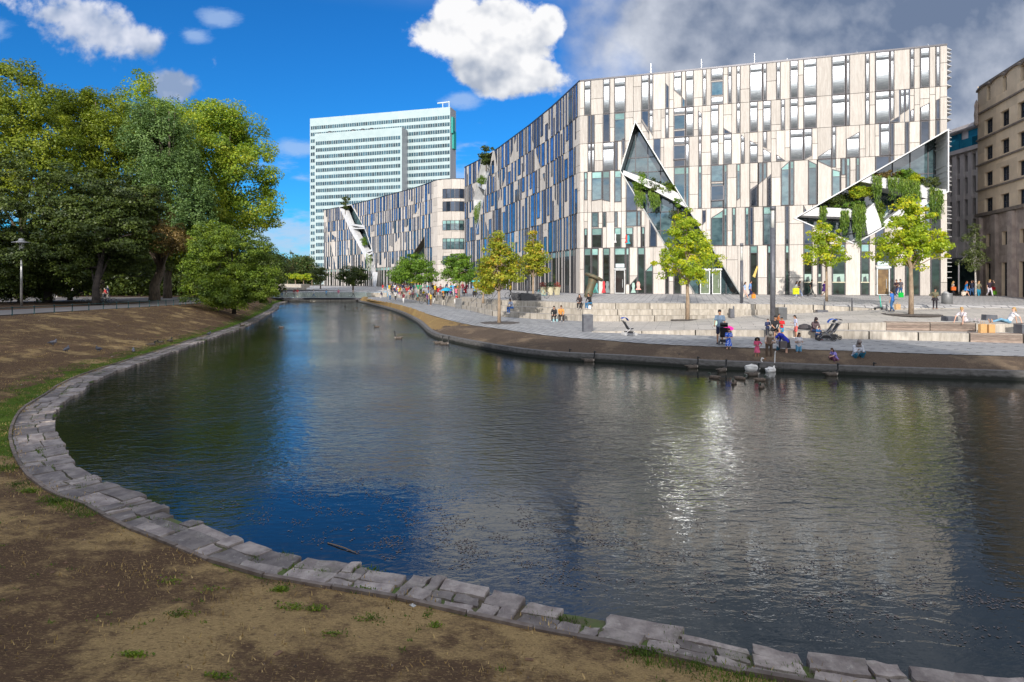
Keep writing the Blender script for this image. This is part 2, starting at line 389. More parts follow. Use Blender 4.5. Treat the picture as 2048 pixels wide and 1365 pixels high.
def build_slabs():
    mb = MB(); Nn = normals(S); 
    # inward = towards water
    cen = np.array([-2.0, 22.0]); sg = np.sign(((cen - S) * Nn).sum(1)).mean(); Nn = Nn * (1 if sg > 0 else -1)
    tops = MB(); WF = lambda s: float(np.interp(S[max(0, min(len(S) - 1, int(s))), 0], [-13, -4, 0, 2, 4.5], [.90, .70, .60, .52, .47])) if S[max(0, min(len(S) - 1, int(s))), 1] < 20 else .92; rr = random.Random(3)
    def pt(s, wf):
        s = max(0, min(len(S) - 1.001, s)); i = int(s); f = s - i
        q = S[i] * (1 - f) + S[min(i + 1, len(S) - 1)] * f; nn = Nn[i] * (1 - f) + Nn[min(i + 1, len(S) - 1)] * f
        return q + nn * wf
    # base course beneath the slabs, dropping into the water
    base = MB()
    for i in range(0, len(S) - 1, 1):
        a0, a1 = pt(i, .0), pt(i + 1, .0); b0, b1 = pt(i, WF(i) - .1), pt(i + 1, WF(i + 1) - .1)
        base.poly([(*a0, -.715), (*a1, -.715), (*b1, -.752), (*b0, -.752)]); base.poly([(*b0, -.752), (*b1, -.752), (*b1, -2.2), (*b0, -2.2)])
    base.build('slab_bedding', M('moss_joint', (.10, .08, .05), .95, col2=(.08, .13, .025), ns=1.6), tag_root_slab)
    s = 0.0
    while s < len(S) - 8:
        i = int(s); W = WF(s); L = rr.choice([rr.uniform(.28, .5), rr.uniform(.5, .95)]) / .25
        rows = rr.choice([2, 2, 2, 3]); cuts = sorted([rr.uniform(.38, .62)] if rows == 2 else [rr.uniform(.26, .38), rr.uniform(.6, .74)])
        cuts = [0] + cuts + [1]
        sk = rr.uniform(-.5, .5)
        for r in range(rows):
            w0, w1 = cuts[r] * W, cuts[r + 1] * W
            gap = .012
            splits = [0, 1]
            if rr.random() < .25: splits = [0, rr.uniform(.35, .65), 1]
            for q in range(len(splits) - 1):
                s0 = s + L * splits[q]; s1 = s + L * splits[q + 1]
                if r == rows - 1 and rr.random() < .03: continue
                out_j = rr.uniform(-.07, .10) if r == rows - 1 else 0
                cs = [(s0 + .10, w0 + gap), (s1 - .06, w0 + gap + rr.uniform(-.01, .02)), (s1 - .06 + sk * .5, w1 - gap + out_j + rr.uniform(-.03, .03)), (s0 + .10 + sk * .5, w1 - gap + out_j)]
                # irregular outline
                loop = []
                for a in range(4):
                    c0 = cs[a]; c1 = cs[(a + 1) % 4]; loop.append(c0)
                    for m_ in (.33, .67):
                        loop.append((c0[0] + (c1[0] - c0[0]) * m_ + rr.uniform(-.10, .10), c0[1] + (c1[1] - c0[1]) * m_ + rr.uniform(-.022, .022)))
                z = -.692 - .03 * (w0 + w1) / 2 + rr.uniform(-.014, .014); tx, ty = rr.uniform(-.03, .03), rr.uniform(-.03, .03)
                pts = [pt(*c) for c in loop]; mx = sum(p[0] for p in pts) / 12; my = sum(p[1] for p in pts) / 12
                top = [(p[0] + (mx - p[0]) * .02, p[1] + (my - p[1]) * .02, z + tx * (p[0] - mx) + ty * (p[1] - my)) for p in pts]
                bot = [(p[0], p[1], z - .03 + tx * (p[0] - mx) + ty * (p[1] - my)) for p in pts]; lo = [(p[0], p[1], z - .12) for p in pts]
                tt = rr.random(); mb.prism(bot, top, tt); mb.prism(lo, bot, tt * .6)
        s += L
    mb.build('stone_slabs', slab_mat, tag_root_slab)
    # thin upright kerb stones behind the slabs
    kb = MB(); i = 0.0
    while i < len(S) - 6:
        L = rr.uniform(3, 5); a = pt(i, -.07); b = pt(i + L - .1, -.07); a2 = pt(i, -.005); b2 = pt(i + L - .1, -.005); z = -.65 + rr.uniform(-.01, .01)
        kb.prism([(*a, -.95), (*b, -.95), (*b2, -.95), (*a2, -.95)], [(*a, z), (*b, z), (*b2, z), (*a2, z)], rr.random()); i += L
    pt.WF = WF
    kb.build('kerb_stones', M('kerb_dark', (.13, .10, .085), .85, col2=(.20, .165, .14), ns=6, tint=.3), tag_root_slab)
    return pt
tag_root_slab = empty('stone_edging', (0, 0, 0)); tag(tag_root_slab, kind='structure')
slab_pt = build_slabs()

# right bank: concrete water kerb, sandy slope ----------------------------------------
conc = M('kerb_concrete', (.15, .145, .14), .8, col2=(.085, .08, .08), ns=2.5, bmp=.3, bs=30, bd=.01, tint=.12)
def build_kerb():
    mb = MB(); Nk = normals(K); cen = np.array([0.0, 15.0]); sg = np.sign(((cen - K) * Nk).sum(1).mean()); Nk = Nk * sg   # towards water
    root = empty('kerb', (0, 0, 0)); tag(root, kind='structure')
    i = 0
    while i < len(K) - 2:
        j = min(i + 6, len(K) - 1)
        for q in range(i, j):
            a = K[q]; b = K[q + 1]; e = .02 if q == j - 1 else 0; b_ = b + (a - b) * e
            ai = a - Nk[q] * .32; bi = b_ - Nk[q + 1] * .32
            mb.prism([(*a, -2), (*b_, -2), (*bi, -2), (*ai, -2)], [(*a, -.45), (*b_, -.45), (*bi, -.44), (*ai, -.44)], (i * 7919 % 13) / 13)
        i = j
    m, g, b = newmat('shaded_foot_kerb'); p = g.pos(); z = g.sep(p)[2]; n = g.noise(g.mapping(p, sc=(2, 2, 5)), 2.0, 5, .65)
    c = g.mix(n.step(.35, .7), (.135, .13, .125), (.075, .07, .066)); c = g.mix((z * -1 + (n - .5) * .12).step(.60, .74), c, (.012, .014, .010))      # shade painted on the lower face to blacken its reflection in the water
    k = (g.attr('tint') - .5) * .25 + 1; c = g.mix(1.0, c, g.xyz(k, k, k), 'MULTIPLY'); setc(g, b.inputs['Base Color'], c); b.inputs['Roughness'].default_value = .75; bump(g, b, g.noise(p, 30, 4, .6), .3, .01)
    mb.build('kerb_blocks', m, root)
    return Nk
NK = build_kerb()
def build_sand():
    vs = []; n = 18; m = 260; sk = np.linspace(0, 1, m)
    dk = np.linspace(0, len(K) - 1, m); 
    ki = np.stack([np.interp(dk, np.arange(len(K)), K[:, a] - NK[:, a] * .30) for a in (0, 1)], 1)
    # pair with nearest T by monotone projection
    dt = []
    last = 0
    for p in ki:
        j = int(np.argmin(((T[last:last + 30] - p) ** 2).sum(1))) + last; dt.append(j); last = max(last, j)
    dt = np.convolve(np.pad(np.array(dt, float), 4, 'edge'), np.ones(9) / 9, 'valid')
    ti = np.stack([np.interp(dt, np.arange(len(T)), T[:, a]) for a in (0, 1)], 1)
    for a in range(m):
        far = min(1, max(0, (ki[a][1] - 40) / 25))
        for b in range(n + 1):
            f = b / n; x = ki[a][0] + (ti[a][0] - ki[a][0]) * f; y = ki[a][1] + (ti[a][1] - ki[a][1]) * f
            z = -.46 + .44 * f + math.sin(math.pi * f) * (.06 + .32 * far) + (noise.noise(Vector((x * .9, y * .9, 0))) * .05 + noise.noise(Vector((x * 3, y * 3, 0))) * .02) * math.sin(math.pi * f) * (1 + 1.5 * far)
            vs.append((x, y, z))
    w_ = n + 1; fs = [(a * w_ + b, (a + 1) * w_ + b, (a + 1) * w_ + b + 1, a * w_ + b + 1) for a in range(m - 1) for b in range(n)]
    me = bpy.data.meshes.new('sand_slope'); me.from_pydata(vs, [], fs); me.materials.append(sand_mat); me.materials.append(grassy_mat)
    me.polygons.foreach_set('material_index', np.array([1 if vs[f[0]][1] > 46 + 3 * noise.noise(Vector((vs[f[0]][0], vs[f[0]][1], 1))) else 0 for f in fs], dtype=np.int32))
    me.polygons.foreach_set('use_smooth', np.ones(len(fs), dtype=bool)); me.update(); tag(link('sand_slope', me), kind='structure')
build_sand()

# paved surfaces --------------------------------------------------------------------
def paving(name, rot, bw, bh, col, col2, mortar=.012):
    m, g, b = newmat(name); p = g.mapping(g.pos(), rot=(0, 0, rot))
    br = g.n('ShaderNodeTexBrick'); g.t.links.new(p.k, br.inputs['Vector']); br.inputs['Scale'].default_value = 1
    br.inputs['Brick Width'].default_value = bw; br.inputs['Row Height'].default_value = bh; br.inputs['Mortar Size'].default_value = mortar; br.inputs['Mortar Smooth'].default_value = .3
    br.inputs['Color1'].default_value = (*col, 1); br.inputs['Color2'].default_value = (*col2, 1); br.inputs['Mortar'].default_value = (.035, .035, .04, 1); br.inputs['Bias'].default_value = 0
    n = g.noise(g.pos(), .7, 6, .65); n2 = g.noise(g.pos(), 12, 4, .7)
    c = g.mix((n.step(.35, .75) * .3), X(g.t, br.outputs[0]), (.10, .09, .08)); c = g.mix(n2.step(.55, .8) * .2, c, (.36, .35, .32))
    setc(g, b.inputs['Base Color'], c); b.inputs['Roughness'].default_value = .75
    bump(g, b, X(g.t, br.outputs['Fac']) * -1 + n2 * .2, .4, .01); return m
prom_mat = paving('promenade_planks', R(72), 2.6, .42, (.40, .40, .40), (.31, .315, .32), .05)
plaza_mat = paving('plaza_paving', R(16), 1.2, .5, (.50, .48, .46), (.41, .40, .39), .035)
mid_mat = paving('mid_paving', R(16), 1.8, .6, (.50, .46, .41), (.43, .40, .36), .015)
path_mat = paving('path_asphalt', 0, 300, 300, (.20, .18, .165), (.2, .18, .165), 0)
def sheet(name, pts, mat):
    pts = [Vector(p) for p in pts]; tri = tessellate_polygon([[Vector((p.x, p.y, 0)) for p in pts]])
    me = bpy.data.meshes.new(name)
    fs = []
    for t in tri:
        a, b, c = [pts[i] for i in t]
        fs.append(t if (b - a).cross(c - a).z > 0 else t[::-1])
    me.from_pydata([tuple(p) for p in pts], [], fs); me.materials.append(mat); me.update()
    return tag(link(name, me), kind='structure')
STAIR = [((-25.6, 124, 0), (-26.2, 127, 1.15)), ((-18.5, 108.7, 0), (-18.9, 111.5, 1.15)), ((-6.95, 75.2, 0), (-6.6, 78.2, 1.2)), ((-1.8, 56.3, 0), (-.6, 60, 1.38)), ((1.6, 52.3, 0), (3.6, 55.6, 1.4)), ((5.9, 48.9, 0), (5.9, 51.3, 1.4)),
         ((11.6, 48.7, 0), (11.6, 51.1, 1.4)), ((14, 49.0, .10), (14.2, 50.9, 1.39)), ((18, 49.4, .33), (18, 50.6, 1.37)), ((25.2, 49.9, .66), (25.3, 50.4, 1.28)), ((29.4, 49.0, .93), (29.5, 49.2, 1.02))]
STEPB = [a[:2] for a, b in STAIR[:7]]   # foot of the seating steps
L1 = [(5.1, 38.4, 0.02), (11.1, 36.2, .30), (13, 35.6, .36), (20.1, 33.7, .43), (26.9, 31.5, .45), (34, 29.2, .45), (46, 26, .45)]
L2 = [(16.9, 37.0, .43), (19.7, 34.9+.2, .80), (21.5, 34.5, .89), (25.8, 33.4, .9), (29, 32.5, .9), (36, 30.4, .9), (48, 27, .9)]
L3b = [(11.6, 48.7, .0), (14, 49.0, .10), (18, 49.4, .33), (25.2, 49.9, .66), (29.4, 49, .93), (36, 47.0, 1.15)]
prom = [(x, y, 0) for x, y in T[::4]] + [(46, 23.2, 0), (46, 26, 0)] + [(x, y, 0) for x, y, z in L1[::-1]][1:] + [(5.9, 48.9, 0)] + [(x, y, 0) for x, y in STEPB[::-1][2:]]
sheet('promenade', prom, prom_mat)
mid = [(5.1, 38.4, 0.0), (11.1, 36.5, .30), (13, 35.9, .36), (16.9, 35.0, .41), (16.9, 37.0, .43)] + [(x, y + .3, z) for x, y, z in L2[1:]] + [(62, 24, .9), (62, 40.0, 1.2), (36, 47.0, 1.15), (29.4, 49, .93), (25.2, 49.9, .66), (18, 49.4, .33), (14, 49.0, .10), (11.6, 48.7, 0), (5.9, 48.9, 0)]
sheet('mid_plaza', mid, mid_mat)
deck = [(16.9, 35.1, .415), (16.9, 36.9, .425), (19.7, 35.0, .435), (21.5, 34.45, .44), (25.8, 33.35, .455), (29, 32.45, .455), (36, 30.35, .455), (48, 26.9, .455), (48, 25.8, .455), (34, 29.5, .455), (26.9, 31.8, .455), (20.1, 34.0, .435)]
sheet('bench_deck', deck, mid_mat)
UP = [(-54, 140, .95), (-54, 124.5, .95), (-29.6, 124.5, .95), (-26.2, 127, 1.15)] + [b for a, b in STAIR[1:]] + [(36, 47.0, 1.15), (62, 40, 1.2), (130, 20, 1.3)]
up = UP + [(300, 20, 1.6), (300, 62, 1.7), (46, 62, 1.75), (8.3, 73.6, 1.75), (5, 86, 1.75), (-2.5, 110, 1.75), (-10, 130, 1.75), (-12, 148, 1.72), (-30, 166, 1.72), (-64, 207, 1.7), (-130, 213, 1.6), (-50, 150, 1.31)]
sheet('plaza', up, plaza_mat)
# the ground beyond: one wide sheet to the horizon, plus the park on the left and land behind the camera
sheet('ground', [(-2500, 140, .85), (-54, 140, .85), (-50, 150, 1.3), (-130, 213, 1.55), (-64, 207, 1.66), (-10, 150, 1.6), (8, 75, 1.6), (60, 62, 1.6), (300, 60, 1.6), (2500, 60, 1.6), (2500, 3000, 1.6), (-2500, 3000, 1.6)], far_mat)
sheet('park_ground', [(-2500, 140, .84), (-54, 140, .84), (-53, 123, .88), (-40.5, 88, .88), (-32.6, 62, .93), (-32.3, 52, .98), (-32.3, 40, 1.03), (-32.3, 33, 1.08), (-32, 22, 1.18), (-29, 12, 1.28), (-22, 3, 1.48), (-13, -3, 1.68), (-4, -6, 1.78), (3, -7, 1.78), (16, -8, 1.78), (300, -8, 1.78), (300, -300, 1.78), (-2500, -300, 1)], park_mat)
sheet('path', [(-45.5, 100, .895), (-44, 88, .9), (-39, 62, .945), (-39.4, 45, 1.03), (-40, 20, 1.2), (-40, 5, 1.3), (-34, 5, 1.44), (-33.4, 20, 1.24), (-33, 33, 1.11), (-32.7, 52, 1.0), (-32.9, 62, .965), (-40.3, 88, .93), (-44.6, 100, .92)], path_mat)
sheet('park_path', [(-150, 96, .9), (-42, 88, .905), (-39.8, 68, .935), (-60, 68, .93), (-100, 74, .92), (-150, 80, .9)], path_mat)
# water -----------------------------------------------------------------------------
def mk_water():
    m, g, b = newmat('pond_water'); p = g.pos(); x, y, z = g.sep(p)
    b.inputs['Base Color'].default_value = (.008, .012, .008, 1); b.inputs['Roughness'].default_value = .035; b.inputs['IOR'].default_value = 1.75
    r1 = g.noise(g.mapping(p, sc=(1.0, 2.1, 1), rot=(0, 0, R(-22))), 1.9, 3, .5, dist=.5)
    r2 = g.noise(g.mapping(p, sc=(1.0, 2.4, 1), rot=(0, 0, R(-38)), loc=(5, 9, 0)), 4.6, 3, .55, dist=.4)
    r3 = g.noise(g.mapping(p, sc=(1, 1.8, 1), rot=(0, 0, R(-12)), loc=(2, 4, 0)), 11, 2, .5)
    gust = g.noise(p, .10, 3, .5).step(.36, .62)            # wind patches
    lee = (y - 32.3 + x * .337).step(-15, -3) * x.step(-6, 2)
    calm = ((2.5 - x) * .05 + (13.5 - y) * .30).sat() * (y.step(13.5, 11))      # sheltered water beneath the near-left bank
    amp = (gust * .75 + .4) * (1 - calm * .80) * (1 - lee * .84) * (1 - (x * -1).step(5, 12) * .45)
    h = (r1 * .95 + r2 * .42 + r3 * .06) * amp
    n = g.n('ShaderNodeBump'); n.inputs['Strength'].default_value = 1.0; n.inputs['Distance'].default_value = .055
    g.t.links.new(h.k, n.inputs['Height']); g.t.links.new(n.outputs[0], b.inputs['Normal'])
    return m
water_mat = mk_water()
me = bpy.data.meshes.new('water'); me.from_pydata([(-90, -1, WZ), (90, -1, WZ), (90, 160, WZ), (-90, 160, WZ)], [], [(0, 1, 2, 3)]); me.materials.append(water_mat)
tag(link('water', me), kind='structure')
# ---------------------------------------------------------------- polygon helpers in facade plane (u, z)
def area2(p): return sum(p[i][0] * p[(i + 1) % len(p)][1] - p[(i + 1) % len(p)][0] * p[i][1] for i in range(len(p))) / 2
def ccw(p): return list(p) if area2(p) > 0 else list(p)[::-1]
def half(p, a, b, keep_left=True):
    "clip convex polygon by the line a-b"
    out = []; n = len(p)
    sd = lambda q: ((b[0] - a[0]) * (q[1] - a[1]) - (b[1] - a[1]) * (q[0] - a[0])) * (1 if keep_left else -1)
    for i in range(n):
        c, d = p[i], p[(i + 1) % n]; sc_, sd_ = sd(c), sd(d)
        if sc_ >= 0: out.append(c)
        if (sc_ > 0 and sd_ < 0) or (sc_ < 0 and sd_ > 0):
            t = sc_ / (sc_ - sd_); out.append((c[0] + (d[0] - c[0]) * t, c[1] + (d[1] - c[1]) * t))
    return out if len(out) > 2 and abs(area2(out)) > 1e-3 else []
def inter(p, q):
    q = ccw(q)
    for i in range(len(q)):
        if not p: return []
        p = half(p, q[i], q[(i + 1) % len(q)])
    return p
def minus(p, q):
    q = ccw(q)
    if not inter(p, q): return [p]
    out = []; rest = p
    for i in range(len(q)):
        a, b = q[i], q[(i + 1) % len(q)]
        o = half(rest, a, b, False)
        if o: out.append(o)
        rest = half(rest, a, b, True)
        if not rest: break
    return out
def minus_all(ps, cuts):
    for c in cuts: ps = [r for p in ps for r in minus(p, c)]
    return ps
def inset(p, w):
    p = ccw(p); q = p
    for i in range(len(p)):
        a, b = p[i], p[(i + 1) % len(p)]; dx, dy = b[0] - a[0], b[1] - a[1]; L = math.hypot(dx, dy)
        if L < 1e-6: continue
        nx, ny = -dy / L * w, dx / L * w
        q = half(q, (a[0] + nx, a[1] + ny), (b[0] + nx, b[1] + ny))
        if not q: return []
    return q
class Fac:
    def __init__(s, pts):
        s.p = [np.array(q[:2], float) for q in pts]; s.L = [0]
        for i in range(len(s.p) - 1): s.L.append(s.L[-1] + float(np.linalg.norm(s.p[i + 1] - s.p[i])))
    def at(s, u):
        i = 0
        while i < len(s.L) - 2 and u > s.L[i + 1]: i += 1
        d = (s.p[i + 1] - s.p[i]) / (s.L[i + 1] - s.L[i]); q = s.p[i] + d * (u - s.L[i])
        return q, np.array([d[1], -d[0]])              # outward = right-hand side of travel
    def p3(s, uz, off=0):
        q, n = s.at(uz[0]); return (q[0] + n[0] * off, q[1] + n[1] * off, uz[1])
    def px(s, x, y):
        "survey point on the facade -> (u,z)"
        k = (x - CX) / F; best = None
        for i in range(len(s.p) - 1):
            a, b = s.p[i], s.p[i + 1]; d = b - a; den = d[0] - k * d[1]
            if abs(den) < 1e-9: continue
            t = (k * a[1] - a[0]) / den
            e = 0 if -1e-6 <= t <= 1 + 1e-6 else min(abs(t), abs(t - 1))
            if best is None or e < best[0]:
                Y = a[1] + d[1] * t; best = (e, s.L[i] + t * (s.L[i + 1] - s.L[i]), EYE + (HY - y) * Y / F)
        return best[1], best[2]
def slab(mb, fac, poly, o0, o1, tint=.5, mi=0):
    p = ccw(poly); mb.prism([fac.p3(q, o0) for q in p], [fac.p3(q, o1) for q in p], tint, mi)
def ring(mb, fac, p, w, o0, o1, tint=.5, mi=0):
    p = ccw(p); q = []
    n = len(p)
    # mitred inset with same vertex count
    for i in range(n):
        a, b, c = p[i - 1], p[i], p[(i + 1) % n]
        d1 = (b[0] - a[0], b[1] - a[1]); d2 = (c[0] - b[0], c[1] - b[1]); l1 = math.hypot(*d1) + 1e-9; l2 = math.hypot(*d2) + 1e-9
        n1 = (-d1[1] / l1, d1[0] / l1); n2 = (-d2[1] / l2, d2[0] / l2); k = 1 + n1[0] * n2[0] + n1[1] * n2[1]
        k = max(k, .35); q.append((b[0] + (n1[0] + n2[0]) / k * w, b[1] + (n1[1] + n2[1]) / k * w))
    for i in range(n):
        j = (i + 1) % n
        A, B, C_, D = p[i], p[j], q[j], q[i]
        mb.poly([fac.p3(A, o1), fac.p3(B, o1), fac.p3(C_, o1), fac.p3(D, o1)], tint, mi)
        mb.poly([fac.p3(D, o0), fac.p3(D, o1), fac.p3(C_, o1), fac.p3(C_, o0)], tint, mi)
        mb.poly([fac.p3(B, o0), fac.p3(B, o1), fac.p3(A, o1), fac.p3(A, o0)], tint, mi)
def pane(mb, fac, p, off, mi=1, tint=.5, sag=0.0, rows=1):
    "glass or blind behind the frame; sag>0 bulges it a few centimetres top to bottom"
    p = ccw(p); z0 = min(q[1] for q in p); z1 = max(q[1] for q in p)
    if sag and rows > 1:
        rows = max(3, int((z1 - z0) / .2)); hh = (z1 - z0) / rows
        for r in range(rows):      # blind louvres: each strip tilts a little less upward than the one above
            a = z0 + hh * r; b = a + hh; t = (r + .5) / rows; tl = math.tan(R(-30 + 38 * t ** .8 + (tint - .5) * 8)); s = half(half(p, (-1e4, a), (1e4, a)), (1e4, b), (-1e4, b))
            if s: mb.poly([fac.p3(q, off + .03 - (q[1] - (a + b) / 2) * tl) for q in s], tint, mi)
        return
        for r in range(rows):
            a = z0 + (z1 - z0) * r / rows; b = z0 + (z1 - z0) * (r + 1) / rows
            s = half(half(p, (-1e4, a), (1e4, a)), (1e4, b), (-1e4, b))
            if s:
                mb.poly([fac.p3(q, off + sag * (1 - (2 * (q[1] - z0) / (z1 - z0) - 1) ** 2)) for q in s], tint, mi)
    else: mb.poly([fac.p3(q, off) for q in p], tint, mi)

# ---------------------------------------------------------------- facade materials
def mk_travertine():
    m, g, b = newmat('travertine'); p = g.pos()
    n = g.noise(g.mapping(p, sc=(7, 7, .5)), 1.0, 6, .7); n2 = g.noise(g.mapping(p, sc=(22, 22, 2)), 1.2, 4, .7); n3 = g.noise(p, .5, 3, .5)
    c = g.mix(n.step(.32, .7), (.56, .52, .475), (.43, .39, .35)); c = g.mix(n2.step(.45, .75) * .5, c, (.30, .245, .20)); c = g.mix(n3.step(.5, .8) * .2, c, (.48, .46, .44))
    k = (g.attr('tint') - .5) * .28 + 1; c = g.mix(1.0, c, g.xyz(k, k, k), 'MULTIPLY')
    setc(g, b.inputs['Base Color'], c); b.inputs['Roughness'].default_value = .7; b.inputs['Specular IOR Level'].default_value = .25
    return m
trav = mk_travertine()
def mk_blind(name, c0, c1, rough):
    "silvery sun blind behind glass"
    m, g, b = newmat(name); p = g.pos()
    k = g.noise(g.mapping(p, sc=(2.2, 2.2, 9)), 1.0, 5, .65)
    c = g.mix(k.step(.3, .7), c0, c1)
    t = (g.attr('tint') - .5) * .4 + 1; c = g.mix(1.0, c, g.xyz(t, t, t), 'MULTIPLY')
    setc(g, b.inputs['Base Color'], c); b.inputs['Roughness'].default_value = rough; b.inputs['Metallic'].default_value = .88
    bump(g, b, g.noise(g.mapping(p, sc=(1, 1, 14)), 1.5, 4, .6), .25, .05); return m
blind = mk_blind('silver_blind', (.33, .35, .37), (.24, .26, .29), .42)
def mk_glass(name, c0, c1, rough=.04, metal=0.0, wav=.05, ior=1.6, spec=.5):
    m, g, b = newmat(name); p = g.pos()
    k = g.noise(g.mapping(p, sc=(.8, .8, 1.3)), 1.0, 4, .6)
    t = (g.attr('tint') - .5) * .9 + 1
    c = g.mix(k.step(.35, .7), c0, c1); c = g.mix(1.0, c, g.xyz(t, t, t), 'MULTIPLY')
    setc(g, b.inputs['Base Color'], c); b.inputs['Roughness'].default_value = rough; b.inputs['Metallic'].default_value = metal; b.inputs['IOR'].default_value = ior
    b.inputs['Specular IOR Level'].default_value = spec
    bump(g, b, g.noise(p, .35, 2, .5), wav, .3); return m
glass_blue = mk_glass('blue_glass', (.13, .23, .40), (.07, .12, .22), .05, .75, .04)
glass_teal = mk_glass('teal_glass', (.07, .12, .13), (.025, .05, .06), .04, .0, .05, 1.9, .7)
glass_shop = mk_glass('shop_glass', (.035, .045, .04), (.018, .016, .014), .05, 0, .04, 1.5)
glass_shade = mk_glass('slate_glass', (.03, .045, .075), (.02, .03, .05), .06, 0, .03, 1.7, .6)
headgl = mk_glass('head_glass', (.22, .36, .33), (.14, .25, .24), .06, 0, .03, 1.6)
framem = M('window_frame', (.045, .042, .05), .45, .3, tint=.1)
cap_dark = M('dark_metal', (.05, .05, .058), .4, .6)
white_met = M('white_panel', (.62, .62, .62), .55, .0, col2=(.52, .52, .53), ns=1.2, tint=.1)
joint = M('joint_dark', (.06, .055, .05), .9)
silver = M('brushed_steel', (.5, .51, .52), .35, .8)
GM = [framem, glass_teal, blind, glass_shop, glass_blue, glass_shade, headgl, silver]   # material slots of every window mesh
FR, TEAL, BLIND, SHOP, BLUE, SLATE, HEAD, STEEL = range(8)

def add_window(fb, pb, fac, poly, kind, fw=.085, base=.075, rr=random):
    ring(fb, fac, poly, fw, base - .03, base + .05)
    q = inset(poly, fw * .9)
    if not q: return
    z0 = min(a[1] for a in q); z1 = max(a[1] for a in q); t = rr.random(); o = base + .012
    if kind == BLIND:
        zt = z1 - (z1 - z0) * rr.choice([.2, .25, .25, .25])
        top = half(q, (-1e4, zt), (1e4, zt)); low = half(q, (1e4, zt), (-1e4, zt))
        if len(top) > 2 and (z1 - z0) > 2: pane(pb, fac, top, o, BLIND, .15 + t * .3, .01, 3)
        else: low = q
        if len(low) > 2: pane(pb, fac, low, o, BLIND, .3 + t * .6, .2, 10)
    elif kind in (TEAL, SHOP) and (z1 - z0) > 2.2:
        zt = z1 - .75; top = half(q, (-1e4, zt), (1e4, zt)); low = half(q, (1e4, zt), (-1e4, zt))
        if len(top) > 2: pane(pb, fac, top, o, HEAD, t)
        if len(low) > 2: pane(pb, fac, low, o, kind, t)
        us = [a[0] for a in half(half(q, (-1e4, zt - .03), (1e4, zt - .03)), (1e4, zt + .03), (-1e4, zt + .03))] if top and low else []
        if us: slab(fb, fac, [(min(us), zt - .03), (max(us), zt - .03), (max(us), zt + .03), (min(us), zt + .03)], o, o + .03)
    else: pane(pb, fac, q, o, kind, t)
    return

class Office:
    "a building whose facade is stone strips and windows; gathers windows, makes the biggest 100 parts and the rest one stuff part"
    def __init__(s, root): s.root = root; s.wins = []; s.clad = {}
    def win(s, fac, poly, kind, cuts=(), wing=0, label=None):
        for p in minus_all([ccw(poly)], cuts):
            if abs(area2(p)) < .12: continue
            c, n = fac.at(sum(q[0] for q in p) / len(p)); d2 = c[0] ** 2 + c[1] ** 2; vw = -c / math.sqrt(d2)
            s.wins.append((abs(area2(p)) * max(.02, abs(float(vw @ n))) / d2, fac, p, kind))
    def finish(s, limit=100):
        s.wins.sort(key=lambda q: -q[0]); rr = random.Random(5); rf, rp = MB(), MB()
        for i, (_, fac, p, kind) in enumerate(s.wins):
            if i < limit:
                fb, pb = MB(), MB(); add_window(fb, pb, fac, p, kind, rr=rr)
                wdw = fb.build('window', framem, s.root)
                pn = pb.build('pane', GM, None)
                if pn:
                    pn.data.transform(Matrix.Translation(pn.location - Vector(s.root.location))); pn.location = (0, 0, 0); pn.parent = wdw
            else: add_window(rf, rf, fac, p, kind, rr=rr)
        o = rf.build('windows', GM, s.root)
        if o: tag(o, kind='stuff')
        return len(s.wins)

def cladding(mb, back, fac, us, Z, cuts, rr, wide=1.15):
    "stone panels between window breaks, storey by storey; back = dark backing wall"
    for fl in range(len(Z) - 1):
        z0, z1 = Z[fl], Z[fl + 1]; bs = sorted(set(round(q, 3) for q in us[fl]))
        fine = []
        for a, b in zip(bs, bs[1:]):
            if b - a < .12: continue
            k = max(1, int(round((b - a) / wide))); fine += [(a + (b - a) * i / k, a + (b - a) * (i + 1) / k) for i in range(k)]
        for a, b in fine:
            for p in minus_all([[(a, z0), (b, z0), (b, z1), (a, z1)]], cuts): back.poly([fac.p3(q, 0) for q in p])
            zs = [z0, z1] if rr.random() < .35 else [z0, z0 + (z1 - z0) * rr.uniform(.2, .8), z1]
            for c, d in zip(zs, zs[1:]):
                g = .024
                for p in minus_all([[(a + g, c + g), (b - g, c + g), (b - g, d - g), (a + g, d - g)]], cuts):
                    if abs(area2(p)) > .01: slab(mb, fac, p, .0, .055 + rr.random() * .004, rr.random())

def recess(root, fac, poly, depth, rim=white_met, glassmat=GM, mull=1.6, gz=(), kind=TEAL, rimw=.12, name='recess'):
    "a cut in the facade: metal reveals and a glazed wall set back behind"
    rb = MB(); p = ccw(poly); n = len(p)
    for i in range(n):
        a, b = p[i], p[(i + 1) % n]
        rb.poly([fac.p3(a, .14), fac.p3(b, .14), fac.p3(b, -depth), fac.p3(a, -depth)])
    ring(rb, fac, p, -rimw, .0, .15)
    rb.build('reveal', rim, root)
    gb = MB(); fb = MB(); us = [q[0] for q in p]; zs = [q[1] for q in p]; u = min(us); cols = []
    while u < max(us): cols.append(u); u += mull
    rows = [min(zs)] + [z for z in gz if min(zs) < z < max(zs)] + [max(zs)]
    for a in cols:
        for c, d in zip(rows, rows[1:]):
            q = inter([(a, c), (a + mull, c), (a + mull, d), (a, d)], p)
            if not q: continue
            gb.poly([fac.p3(v, -depth + .02) for v in q], random.random(), kind)
            ring(fb, fac, q, .05, -depth, -depth + .09)
    gb.build('recessed_glazing', GM, root); fb.build('glazing_bars', framem, root)

Zf = [1.75, 7.3, 11.65, 16.6, 20.05, 23.5, 27.7]
